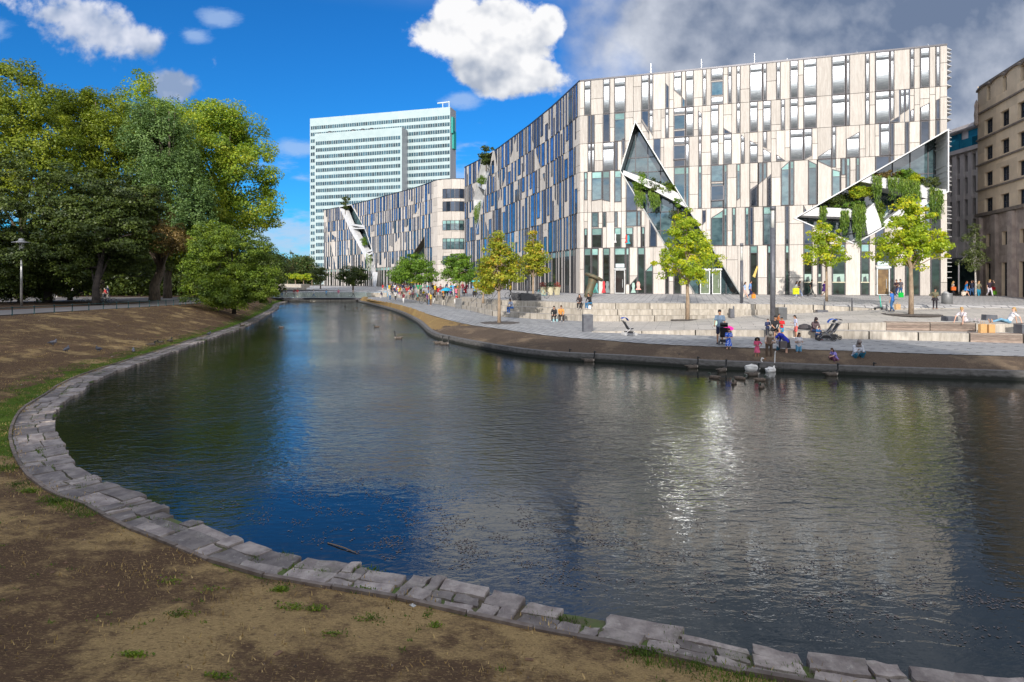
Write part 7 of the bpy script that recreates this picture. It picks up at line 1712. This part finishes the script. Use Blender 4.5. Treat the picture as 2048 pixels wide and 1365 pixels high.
for a, b, z, w_, h, l, c, mk in ((1484, 592.5, 1.85, .36, .34, 'white carrier bag of the woman in light blue', (.65, .55, .45), 0), (1507, 593.5, 1.72, .32, .36, 'orange carrier bag of the man in the blue shirt', (.75, .25, .02), 0), (1592, 588.5, 2.1, .60, .55, 'large neon yellow carrier bag with dark letters', (.68, .75, .01), 1),
                            (1795, 616, 1.15, .42, .42, 'brown paper bag carried by the boy in blue', (.55, .36, .18), 0), (1802, 597, 1.75, .5, .45, 'shiny green carrier bag of the man in grey', (.0, .45, .05), 0), (1907, 582, 2.35, .4, .36, 'orange slouchy shoulder bag of the blond woman', (.55, .11, .01), 0),
                            (1927, 589, 1.85, .36, .36, 'white carrier bag of the woman in the blue dress', (.6, .58, .6), 0), (1990, 588, 1.9, .3, .36, 'green carrier bag of the man in khaki shorts', (.15, .4, .02), 0), (1986, 579, 2.3, .4, .35, 'red bag of the blond person in black', (.6, .01, .02), 0),
                            (1969 - 4, 668, .46, .40, .50, 'left brown paper bag standing by the lower bench', (.55, .32, .13), 0), (1982, 668, .46, .34, .48, 'right brown paper bag standing by the lower bench', (.52, .30, .12), 0), (2029, 580, 2.0, .38, .45, 'blue rucksack on the back of the boy in the pale t-shirt', (.05, .15, .5), 0), (1186 - 9, 617, .96, .4, .28, 'white bag between the couple on the top step', (.7, .72, .75), 0), (1110, 641, .02, .42, .22, 'light blue bag at the feet of the couple on the lowest step', (.35, .55, .6), 0)):
    D = {1484: 53.5, 1507: 54.3, 1592: 53.6, 1795: 44.6, 1802: 56.3, 1907: 60, 1927: 60.6, 1990: 61.5, 1986: 62, 2029: 60.8}.get(a, 50)
    if a in (1969 - 4,) or (a == 1982 and b == 668): D = 32.3
    if a == 1177: D = 50.0
    if a == 1110: D = 48.2
    x, y = (a - CX) / F * D, D; bag((x, y, z if D > 40 or z < .5 else z), w_, h, .16, l, c, rng.random() * .4, mark=mk)
# --- seated people
def onstep(px_, D, zfeet): return ((px_ - CX) / F * D, D, zfeet)
person(onstep(1109, 48.35, 0.0), 1.68, 165, 'woman in black with long dark hair sitting on the lowest step', (.02, .02, .022), (.012, .012, .014), pose='sit', arms='kk', sleeves='long', hair='long', vox=.026, shoes=(.7, .7, .7), skin='fair', group=None)
person(onstep(1121, 48.35, 0.0), 1.75, 190, 'man in an orange-yellow shirt and cap sitting on the lowest step', (.62, .28, .07), (.02, .015, .015), pose='sit', arms='kk', sleeves='long', vox=.026, skin='tan', hc='brown')
person(onstep(1160, 49.95, .94), 1.66, 160, 'woman in a dark top and black leggings sitting on the top step', (.04, .025, .025), (.01, .01, .012), pose='sit', arms='kk', sleeves='long', hair='long', hc='brown', vox=.026, shoes=(.7, .7, .7), skin='fair')
person(onstep(1181, 49.95, .94), 1.74, 120, 'man in a black jacket and jeans sitting on the top step', (.02, .018, .02), (.03, .15, .3), pose='sit', arms='kk', sleeves='long', vox=.026, hc='brown')
person(onstep(1024, 52.0, .47), 1.72, 130, 'man in a pale shirt and blue trousers sitting alone on the steps behind the tree', (.42, .48, .62), (.02, .12, .4), pose='sit', arms='kk', vox=.03, hc='black', skin='brown')
person((25.5, 33.75, .93), 1.66, -75, 'reclining woman in a white t-shirt and grey trousers propped on her arms', (.66, .60, .62), (.30, .29, .29), pose='lounge', arms='bb', hair='short', hc='blond', skin='fair', shoes=(.5, .4, .4))
person((27.6, 33.35, .93), 1.68, 75, 'reclining woman in white and pale blue jeans propped on her arms facing left', (.66, .64, .66), (.16, .32, .45), pose='lounge', arms='bb', hair='tail', hc='blond', skin='fair', shoes=(.5, .3, .2))
# --- the crowd: each person its own thing, sharing body shapes
CN = [('red', (.5, .02, .03)), ('white', (.65, .65, .66)), ('black', (.02, .02, .022)), ('navy', (.02, .03, .09)), ('pink', (.7, .18, .28)), ('yellow', (.7, .5, .02)), ('sky blue', (.10, .35, .65)), ('grey', (.18, .18, .19)), ('green', (.04, .25, .1)), ('orange', (.65, .2, .03)), ('purple', (.18, .05, .25)), ('beige', (.5, .4, .3)), ('turquoise', (.02, .38, .42)), ('maroon', (.2, .02, .04))]
LN = [('jeans', (.05, .13, .26)), ('black trousers', (.02, .02, .022)), ('pale trousers', (.5, .46, .4)), ('grey trousers', (.15, .15, .16)), ('white trousers', (.65, .64, .62)), ('brown trousers', (.16, .09, .05))]
used = set(); cr_ = random.Random(99)
def crowd(x, y, z, pose, where, face=None, shirt=None, legs=None, group='people in the plaza crowd'):
    for _ in range(400):
        s = shirt or cr_.choice(CN); l = legs or cr_.choice(LN)
        if (s[0], l[0], pose in ('sit',), where) not in used: break
        shirt = legs = None
    used.add((s[0], l[0], pose in ('sit',), where))
    var = cr_.choice([('dd', 'short', 'short'), ('fd', 'long', 'short'), ('ff', 'long', 'short')]) if pose != 'sit' else cr_.choice([('kk', 'short', 'short'), ('kk', 'long', 'short')])
    hc = cr_.choice(['black', 'brown', 'brown', 'blond', 'grey']); sk = cr_.choice(['fair', 'tan', 'fair', 'brown'])
    verb = 'sitting' if pose == 'sit' else ('walking' if 'walk' in pose else 'standing')
    person((x, y, z), cr_.uniform(1.6, 1.82), face if face is not None else cr_.uniform(0, 360), 'person in a %s top and %s %s %s' % (s[0], l[0], verb, where), s[1], l[1], pose=pose, arms=var[0], hair=var[1], hc=hc, skin=sk, vox=.04, group=group)
C = {n: (n, c) for n, c in CN}; Lg = {n: (n, c) for n, c in LN}
for a, b, s, l, pz_ in ((578 - 6, 596.5, 'black', 'grey trousers', 'walk'), (564, 596.5, 'black', 'jeans', 'stand'), (571.5, 596.5, 'grey', 'pale trousers', 'walk2'), (586.5, 596.5, 'maroon', 'black trousers', 'stand'), (590.5, 596.5, 'black', 'jeans', 'stand'), (595, 596.5, 'red', 'brown trousers', 'stand'), (628, 596.5, 'white', 'jeans', 'walk'), (652.5, 596, 'sky blue', 'grey trousers', 'walk2'), (677, 596, 'pink', 'white trousers', 'stand'), (706, 596, 'beige', 'black trousers', 'walk')):
    D = 120.3; crowd((a - CX) / F * D, D, -.03, pz_, 'on the footbridge', None, C[s], Lg[l], 'people on the footbridge')
for a, b, s, l, p_, fc in ((780, 602, 'white', 'jeans', 'walk2', 200), (791, 602, 'white', 'black trousers', 'walk', 180), (807, 607.5, 'maroon', 'white trousers', 'walk', 170), (854.5, 611, 'purple', 'black trousers', 'stand', 90), (858, 611.5, 'grey', 'jeans', 'stand', 90), (862, 611.5, 'yellow', 'brown trousers', 'stand', 120), (868.5, 607.5, 'black', 'white trousers', 'walk2', 10), (887, 612, 'white', 'jeans', 'stand', 0), (902.5, 604.5, 'pink', 'pale trousers', 'stand', 300), (836, 604, 'turquoise', 'brown trousers', 'walk2', 0)):
    x, y, z = P(a, b, 0); crowd(x, y, 0, p_, 'on the promenade', fc, C[s], Lg[l], 'people walking on the far promenade')
for a, D, z, s, l, p_ in ((765.5, 112, 1.15, 'red', 'pale trousers', 'stand'), (775.5, 112, 1.15, 'sky blue', 'white trousers', 'stand'), (949, 72, 1.35, 'sky blue', 'black trousers', 'stand')): crowd((a - CX) / F * D, D, z, p_, 'before the stone facade', None, C[s], Lg[l])
k = 0
for i in range(64):
    t = cr_.random(); a = 775 + 178 * t; D = cr_.uniform(88 - 12 * t, 112 - 22 * t); x = (a - CX) / F * D; y = D; zz = 1.22
    crowd(x, y, zz, cr_.choice(['stand', 'stand', 'walk', 'sit', 'sit']), 'under the plaza trees' if t < .35 else ('by the cafe tables' if t < .7 else 'near the round bin and trees'))
for a, b, z, f in ((764, 0, .0, 150), (800, 0, .35, 160), (820, 0, .4, 200), (826, 0, .4, 190), (915, 0, .75, 120), (862, 0, .8, 90), (847, 0, .8, 200)):
    u = np.interp(a, [755, 820, 913, 985], [112, 108.7, 75.2, 56.3]); crowd((a - CX) / F * (u + .9), u + .9, z * .6, 'sit', 'on the long steps', f, group='people sitting on the far steps')
x, y, z = (922 - CX) / F * 74, 74, 1.2
crowd(-.2, 68.3, 1.5, 'walk2', 'beside the parked bicycles')
for a, b, D, s in ((107, 0, 80, 'turquoise'), (112, 0, 82, 'red'), (213, 0, 86, 'red'), (216, 0, 88, 'navy'), (320, 0, 100, 'beige'), (362, 0, 100, 'orange'), (188, 0, 90, 'sky blue'), (146, 0, 92, 'white')): crowd((a - CX) / F * D, D, .93, 'sit' if s in ('beige', 'orange', 'red') else 'stand', 'in the shade of the park', None, C[s], None, 'people in the shady park')
# ---------------------------------------------------------------- bicycles and scooter
def bicycle(pos, rz, label, col, group='parked bicycles'):
    root = empty('bicycle', pos, rz, label, 'bicycle', group)
    def ch(mb, n, m): o = mb.build(n, m, None, True); o.parent = root; return o
    for y in (-.52, .52):
        w_ = MB(); w_.tube([(0, y + .33 * math.cos(a), .35 + .33 * math.sin(a)) for a in [2 * math.pi * k / 24 for k in range(24)]], .02, 6, close=True)
        for k in range(8): a = k * math.pi / 8 * 2; w_.tube([(0, y, .35), (0, y + .32 * math.cos(a), .35 + .32 * math.sin(a))], .004, 3)
        ch(w_, 'wheel', M('tyre', (.02, .02, .02), .7))
    f = MB(); f.tube([(0, -.52, .35), (0, -.08, .32), (0, .40, .82), (0, -.18, .85), (0, -.08, .32)], .018, 6); f.tube([(0, -.52, .35), (0, -.18, .8)], .012, 6); f.tube([(0, .52, .35), (0, .38, .92)], .016, 6); ch(f, 'frame', M('bike_' + label[:18], col, .35, .3))
    s_ = MB(); s_.lathe((0, -.2, .92), [(.0, 0), (.09, .02), (.08, .06), (0, .07)], 10); s_.tube([(0, -.18, .8), (0, -.2, .93)], .014, 5); ch(s_, 'saddle', M('saddle_black', (.015, .015, .015), .6))
    h = MB(); h.tube([(-.28, .3, 1.02), (-.1, .4, 1.0), (.1, .4, 1.0), (.28, .3, 1.02)], .014, 6); h.tube([(0, .38, .9), (0, .4, 1.0)], .014, 5); ch(h, 'handlebar', M('saddle_black')); return root
for x, y, z, r_, l, c in ((-38.4, 57.0, .96, 95, 'black bicycle with a big rear wheel, rightmost under the leaning yew', (.02, .04, .08)), (-39.3, 57.8, .96, 80, 'dark bicycle in the middle of the park bicycle row', (.03, .03, .03)), (-40.2, 57.4, .96, 110, 'silver bicycle nearest the leaning yew trunk', (.3, .3, .32)), (-39.8, 58.6, .96, 60, 'dark green bicycle behind the park bicycle row', (.02, .08, .05)),
                        (-2.9, 64.0, 1.4, 95, 'white city bicycle behind the autumn maple trunk', (.5, .5, .5)), (.1, 62.5, 1.4, 100, 'grey bicycle right of the autumn maple trunk', (.2, .22, .25)), (3.1, 62, 1.5, 60, 'turquoise bicycle by the dark seat blocks', (.03, .35, .4)), (-12.3, 85, .05, 80, 'black bicycle leaning by the far steps', (.02, .02, .02))):
    bicycle((x, y, z), R(r_), l, c)
def scooter():
    x, y, z = P(1757, 620.5, 1.02); root = empty('kick_scooter', (x, y, z), R(-62), 'dark electric scooter with a mint green steering stem', 'scooter')
    def ch(mb, n, m, sm=True): o = mb.build(n, m, None, sm); o.parent = root; return o
    d = MB(); d.box((0, -.1, .17), (.16, .75, .09)); ch(d, 'deck', M('scooter_black', (.02, .02, .022), .5), False); s_ = MB(); s_.tube([(0, .34, .15), (0, .30, .45), (0, .16, 1.12)], .035, 8); ch(s_, 'stem', M('mint', (.03, .5, .36), .4))
    h = MB(); h.tube([(-.3, .10, 1.16), (0, .16, 1.14), (.3, .10, 1.16)], .02, 6); h.tube([(-.2, .1, 1.15), (-.2, .08, 1.45)], .008, 4); ch(h, 'handlebar', M('scooter_black'))
    for y_ in (-.46, .42): w_ = MB(); w_.tube([(-.03, y_, .11), (.03, y_, .11)], .11, 14); ch(w_, 'wheel', M('tyre'))
scooter()
# ---------------------------------------------------------------- birds
def bird(kind, pos, rz, label, s=1.0, group=None):
    k = ('bird', kind); nm = {'swan': 'swan', 'swan_up': 'swan', 'goose': 'goose', 'duck': 'duck', 'pigeon': 'pigeon'}[kind]
    if k not in PROTO:
        if kind.startswith('swan'):
            nb = [((0, .38, .25), (0, .5, .42), .09, .05), ((0, .5, .42), (0, .42, .58), .048, .038), ((0, .42, .58), (0, .47, .68), .038, .042), ((0, .47, .68), (0, .57, .66), .045, .028)] if kind == 'swan' else [((0, .34, .25), (0, .46, .6), .09, .05), ((0, .46, .6), (0, .5, 1.15), .045, .038), ((0, .5, 1.15), (0, .52, 1.4), .036, .034), ((0, .52, 1.4), (0, .56, 1.48), .04, .045)]
            b = blob('body', [((0, -.25, .14), (0, .3, .14), .2, .2), ((0, -.45, .22), (0, -.1, .24), .04, .19), ((0, .05, .2), (0, .38, .2), .2, .12), ((-.12, -.4, .26), (-.1, .1, .24), .05, .12), ((.12, -.4, .26), (.1, .1, .24), .05, .12)] + nb, .022)
            hd = nb[-1][1]; bk = blob('beak', [((hd[0], hd[1] + .02, hd[2] - .01), (hd[0], hd[1] + .11, hd[2] - .02), .022, .012)], .01); PROTO[k] = [('body', b, M('swan_white', (.72, .71, .68), .6, col2=(.6, .58, .55), ns=6)), ('beak', bk, M('beak_orange', (.5, .16, .03), .5))]
        elif kind == 'goose':
            b = blob('body', [((0, -.16, .07), (0, .14, .08), .10, .10), ((0, -.40, .16), (0, -.1, .12), .02, .085), ((0, .08, .11), (0, .24, .16), .09, .055)], .018); n_ = blob('neck', [((0, .22, .16), (0, .28, .34), .05, .035), ((0, .28, .34), (0, .27, .52), .034, .034), ((0, .28, .54), (0, .38, .52), .042, .016)], .012); c = blob('breast', [((0, .2, .1), (0, .22, .12), .085, .07)], .02)
            PROTO[k] = [('body', b, M('goose_brown', (.09, .07, .055), .7, col2=(.05, .04, .03), ns=12)), ('neck', n_, M('goose_black', (.012, .012, .012), .5)), ('breast', c, M('goose_pale', (.32, .28, .24), .7))]
        elif kind == 'duck':
            b = blob('body', [((0, -.13, .06), (0, .12, .06), .075, .075), ((0, -.26, .1), (0, -.1, .08), .02, .06)], .014); n_ = blob('head', [((0, .13, .09), (0, .17, .19), .035, .03), ((0, .17, .2), (0, .19, .2), .038, .035), ((0, .2, .19), (0, .27, .18), .016, .012)], .01); PROTO[k] = [('body', b, M('duck_brown', (.15, .11, .08), .7, col2=(.08, .06, .045), ns=14)), ('head', n_, M('duck_dark', (.03, .045, .03), .5))]
        else:
            b = blob('body', [((0, -.06, .12), (0, .08, .14), .06, .06), ((0, -.2, .1), (0, -.05, .12), .02, .05), ((0, .09, .17), (0, .11, .23), .035, .028), ((0, .12, .23), (0, .15, .22), .02, .01), ((.03, 0, .02), (.03, .0, .1), .012, .02), ((-.03, 0, .02), (-.03, .0, .1), .012, .02)], .012); PROTO[k] = [('body', b, M('pigeon_grey', (.14, .15, .18), .6, col2=(.07, .07, .09), ns=12))]
    root = empty(nm, pos, rz, label, nm, group); root.scale = (s, s, s)
    for n_, me, mt in PROTO[k]:
        if len(me.materials) == 0: me.materials.append(mt)
        link(n_, me, root)
    return root
wz = WZ - .02
def onw(a, b): return P(a, b, WZ)[:2] + (wz,)
bird('swan', onw(1506, 741), R(-95), 'white swan with a curved neck nearest the beige woman, left of the pair', .85); bird('swan_up', onw(1541, 744), R(-60), 'white swan stretching its neck straight up to the people', .62)
for a, b, r_, l in ((1444, 744, -60, 'goose with a raised black neck left of the swans'), (1506, 752, -80, 'goose swimming just below the curved-neck swan'), (1129, 719, -100, 'goose close to the kerb, left of the kerb pair'), (1178, 724, -95, 'goose close to the kerb, right of the kerb pair'), (1663, 752, -90, 'goose below the crouching child'), (1733, 749, -120, 'goose at the kerb right of the crouching man'), (1385, 737, -80, 'goose resting by the kerb below the bright maple'), (877, 688, -90, 'left goose of the two by the bend of the kerb'), (889, 690, -85, 'right goose of the two by the bend of the kerb'), (797, 678, 80, 'goose alone before the bend of the kerb'), (1350, 731, -60, 'pale goose low in the water by the kerb')):
    bird('goose', onw(a, b), R(r_), l, 1.0, 'geese on the pond')
for a, b, l in ((1428, 757, 'duck left of the group below the patterned dress girl'), (1481, 759, 'duck among the ripples below the pink dress girl'), (1521, 762, 'duck below the swan with the raised neck'), (1468, 768, 'duck farthest from the kerb in the feeding group'), (1523, 776, 'second farthest duck in the feeding group'), (562, 656, 'lone brown duck by the left bank stones'), (753, 655, 'lone duck in mid pond under the bridge end'), (707, 617, 'left bird of the small flock before the bridge'), (714, 616.5, 'middle bird of the small flock before the bridge'), (723, 620, 'right bird of the small flock before the bridge'), (690, 614, 'outlying bird left of the small flock')):
    bird('duck', onw(a, b), R(rng.uniform(0, 360)), l, 1.1, 'ducks on the pond')
for a, b, z, l in ((303, 692, -.6, 'dark duck resting on the grass verge, left of three'), (320, 688, -.6, 'duck with a white patch on the grass verge'), (340, 684, -.6, 'duck on the grass verge, right of three'), (484, 653, -.68, 'duck standing on the stone edge far up the bank')): bird('duck', P(a, b, z), R(rng.uniform(0, 360)), l, 1.2, 'ducks resting on the bank')
for a, b, z, l in ((106, 691, -.05, 'pigeon high on the brown slope'), (133, 705, -.2, 'grey pigeon on the slope above the grass belt'), (197, 704, -.35, 'small pigeon at the top of the grass belt'), (267, 707, -.66, 'pale pigeon standing on the stone edging'), (418, 672, -.66, 'white gull-like bird on the stone edging')): bird('pigeon', P(a, b, z), R(rng.uniform(0, 360)), l, 1.3, 'pigeons on the bank')

for a, D, z, r_, c, l in ((831, 92, 3.0, .9, (.75, .52, .01), 'yellow parasol above the crowd under the plaza trees'), (893, 80, 2.0, .85, (.02, .40, .62), 'turquoise umbrella among people by the steps'), (955, 74, 3.2, .8, (.05, .45, .45), 'small teal parasol behind the autumn maple')):
    x, y = (a - CX) / F * D, D; root = empty('parasol', (x, y, z - 2), 0, l, 'parasol'); q = MB(); q.lathe((x, y, z), [(r_, 0), (r_ * .7, .22), (r_ * .3, .38), (0, .45)], 10); q.build('canopy', M('canopy_' + l[:8], c, .7), root); q = MB(); q.tube([(x, y, z - 1.9), (x, y, z + .4)], .025, 6); q.build('pole', silver, root)
# ---------------------------------------------------------------- ground litter, grass tufts, floating leaves
def bank_point(i, f):
    x = S[i, 0] + (O[i, 0] - S[i, 0]) * f; y = S[i, 1] + (O[i, 1] - S[i, 1]) * f; return x, y, bank_z(f, i, x, y)
def blades(name, label, centers, nper, spread, hgt, mat, kind='stuff', width=.012):
    n = len(centers) * nper; c = np.repeat(np.array(centers), nper, 0); off = rng.normal(size=(n, 2)) * spread; b = c.copy(); b[:, :2] += off; h = hgt * (.4 + .8 * rng.random((n, 1))); dr = rng.normal(size=(n, 3)) * .45; dr[:, 2] = 1; dr /= np.linalg.norm(dr, axis=1)[:, None]
    w_ = np.cross(dr, rng.normal(size=(n, 3))); w_ /= np.linalg.norm(w_, axis=1)[:, None]; w_ *= width * (.6 + .8 * rng.random((n, 1))); t = b + dr * h
    Q = np.stack([b - w_, b + w_, t + w_ * .15, t - w_ * .15], 1); o = quads_obj(name, Q, mat); tag(o, label, 'grass', None, kind); return o
gr_green = mk_leaf('grass_green', [(.07, .13, .015), (.14, .22, .025), (.04, .08, .012)], .3, 1.5); gr_dry = mk_leaf('grass_dry', [(.34, .22, .09), (.62, .44, .20), (.14, .09, .045)], .2, 1.2)
cs = []
for _ in range(16000):
    i = int(rng.integers(0, len(S) - 30)); f = rng.random() ** 1.6
    if S[i, 1] > 45: continue
    x, y, z = bank_point(i, f)
    if noise.noise(Vector((x * .9, y * .9, 3))) + .4 * noise.noise(Vector((x * 4, y * 4, 3))) > -.02: cs.append((x, y, z))
blades('dry_grass', 'short straw-coloured dry grass scattered over the near bank', cs, 12, .16, .055, gr_dry, width=.007)
cs = []
for _ in range(5200):
    i = int(rng.integers(0, len(S) - 20)); d = rng.random() ** 1.3
    L = math.dist(S[i], O[i, :2]); wid = 1.9 if S[i, 1] > 13 else .30
    f = d * wid / L + .012; x, y, z = bank_point(i, f)
    if noise.noise(Vector((x * .8, y * .8, 9))) > (-.3 if S[i, 1] > 13 else .12): cs.append((x, y, z))
blades('grass_verge', 'green grass belt growing along the stone edging', cs, 16, .10, .055, gr_green, width=.006)
cs = []
for _ in range(1500):
    s = rng.random() * (len(S) - 30); i = int(s); q = slab_pt(s, slab_pt.WF(s) * (rng.choice([-.03, .45, .5, .55, .92]) + rng.normal() * .02))
    if noise.noise(Vector((q[0] * 1.1, q[1] * 1.1, 5))) > .05: cs.append((q[0], q[1], -.74))
blades('joint_weeds', 'small weeds and moss sprouting between the stone slabs', cs, 22, .06, .06, gr_green, width=.007)
def tuft(x, y, z, lab, h, n, mat):
    c = np.array((x, y, z)); n = int(n * 1.3); h *= .7; P_ = c + rng.normal(size=(n, 3)) * np.array((.15 * rng.uniform(.6, 1.5), .07, .0)) * (h / .10) + np.array((0, 0, 1)) * rng.random((n, 1)) * h
    root = empty('weed', (x, y, z), 0, lab, 'weed', 'weeds on the near bank'); make_leaves_at('leaves', P_, .024, mat, root)
for a, b, z, lab, h, n in ((340, 1128, -.35, 'small upright weed among the straw left of centre', .10, 60), (420, 1150, -.4, 'thin weed close to the slabs left of centre', .08, 40), (360, 1200, -.3, 'broad dark weed on the near bank', .07, 90), (437, 1310, -.1, 'bright green weed near the bottom edge', .07, 90), (265, 1268, -.1, 'flat dark weed patch at the lower left', .05, 130), (585, 1205, -.5, 'weed cluster under the slabs in the middle', .09, 130), (630, 1215, -.55, 'second weed cluster under the slabs', .07, 110), (740, 1225, -.5, 'dark weed tuft on bare soil', .08, 90),
                       (1285, 1298, -.62, 'bright weed cushion against the slabs on the right', .08, 220), (560, 1170, -.58, 'low green cushion beside the slabs', .06, 220), (720, 1178, -.66, 'bright green cushion in the missing slab gap', .06, 260), (668, 1250, -.4, 'scattered weed right of the middle', .07, 60), (870, 1245, -.58, 'green weed by the joint of the slabs', .06, 80), (60, 945, -.3, 'green clump at the foot of the slope on the left', .1, 300), (110, 985, -.5, 'green clump by the kerb stones on the left', .09, 300)):
    x, y, _ = P(a, b, z)
    i = nearest_idx((x, y)); L = math.dist(S[i], O[i, :2]); f = min(.9, math.dist(S[i], (x, y)) / L); tuft(x, y, bank_z(f, i, x, y), lab, h, n, lf_bush)
# cigarette ends, paper scraps and dead leaves
lit = MB(); lr = random.Random(4)
for _ in range(900):
    i = lr.randrange(60, len(S) - 30); f = lr.random() ** 1.2 * .9; x, y, z = bank_point(i, f); a = lr.random() * 6.3; L = lr.uniform(.015, .045)
    p = Vector((x, y, z + .006)); d = Vector((math.cos(a), math.sin(a), 0)) * L; w_ = Vector((-math.sin(a), math.cos(a), 0)) * L * lr.uniform(.2, .7); lit.prism([p - d - w_, p + d - w_, p + d + w_, p - d + w_], [q + Vector((0, 0, .006)) for q in (p - d - w_, p + d - w_, p + d + w_, p - d + w_)], lr.random(), 0 if lr.random() < .3 else 1)
tag(lit.build('litter', [M('paper_white', (.6, .6, .58), .8), M('dead_leaf', (.22, .12, .06), .8, col2=(.12, .07, .04), ns=30, tint=.5)], None), 'tiny scraps of paper and dead leaves strewn on the bank', 'litter', None, 'stuff')
# floating duckweed and leaves drifting against the near bank
cz = []; cen = [(1.2, 9.8, 3.4, 1.5), (-1.6, 10.2, 3.0, 1.5), (-3.3, 11.6, 2.0, 1.4), (3.6, 8.3, 2.4, .9), (6.2, 7.4, 2.2, .7), (-.5, 9.3, 2.0, .9)]
while len(cz) < 5200:
    c = cen[rng.integers(len(cen))]; x = c[0] + rng.normal() * c[2] * .7; y = c[1] + rng.normal() * c[3] * .7
    i = nearest_idx((x, y)); 
    if y < S[i, 1] + 1.1 and math.dist(S[i], (x, y)) < 1.35: continue
    if noise.noise(Vector((x * 2.4, y * 2.4, 0))) + .5 * noise.noise(Vector((x * 7, y * 7, 0))) < .02 + .25 * rng.random(): continue
    cz.append((x, y, WZ + .004 + rng.random() * .004))
cz = np.array(cz); n = len(cz); ang = rng.random(n) * 6.283; u = np.stack([np.cos(ang), np.sin(ang), np.zeros(n)], 1); v = np.stack([-np.sin(ang), np.cos(ang), np.zeros(n)], 1); s = (.008 + .016 * rng.random((n, 1)) ** 2)
Q = np.stack([cz - u * s, cz + v * s * .7, cz + u * s, cz - v * s * .7], 1); tag(quads_obj('floating_leaves', Q, M('duckweed', (.10, .085, .085), .7, col2=(.16, .13, .12), ns=40, tint=.4)), 'specks of leaves and duckweed floating near the stone edging', 'floating leaves', None, 'stuff')
x, y, z = P(685, 1097, WZ); q = MB(); q.tube([(x - .28, y + .17, WZ + .01), (x, y, WZ + .018), (x + .26, y - .18, WZ + .01)], [.008, .01, .006], 5); tag(q.build('stick', M('dry_stick', (.25, .17, .1), .8), None, origin=(x, y, z)), 'thin pale stick floating near the slabs', 'stick')

# tiny weeds along the foot of the slabs and pebbles and clods on the bare soil
cs = []
for _ in range(5000):
    i = int(rng.integers(20, len(S) - 20)); L = math.dist(S[i], O[i, :2]); f = (rng.random() ** 2 * 2.6 + .06) / L; x, y, z = bank_point(i, f)
    if S[i, 1] < 14 and noise.noise(Vector((x * .7, y * .7, 31))) + .5 * noise.noise(Vector((x * 3, y * 3, 31))) > .12 + .2 * rng.random(): cs.append((x, y, z))
blades('ground_weeds', 'sparse low green weeds creeping over the near bank', cs, 9, .03, .03, gr_green, width=.007)
pb = MB(); lr = random.Random(8)
for _ in range(3600):
    i = lr.randrange(40, len(S) - 20); f = lr.random() ** 1.3 * .85; x, y, z = bank_point(i, f); r = lr.uniform(.004, .016) * (1.4 if lr.random() < .1 else 1)
    if S[i, 1] > 20: r *= 1.6
    b = [(x + r * math.cos(a) * lr.uniform(.7, 1.2), y + r * math.sin(a) * lr.uniform(.7, 1.2), z - .002) for a in (0, 1.26, 2.5, 3.77, 5.0)]; pb.prism(b, [(x + (q[0] - x) * .6, y + (q[1] - y) * .6, z + r * .7) for q in b], lr.random())
tag(pb.build('pebbles', M('pebble', (.20, .15, .11), .9, col2=(.10, .065, .045), ns=15, tint=.8), None), 'small stones and clods of earth scattered on the bank', 'pebbles', None, 'stuff')
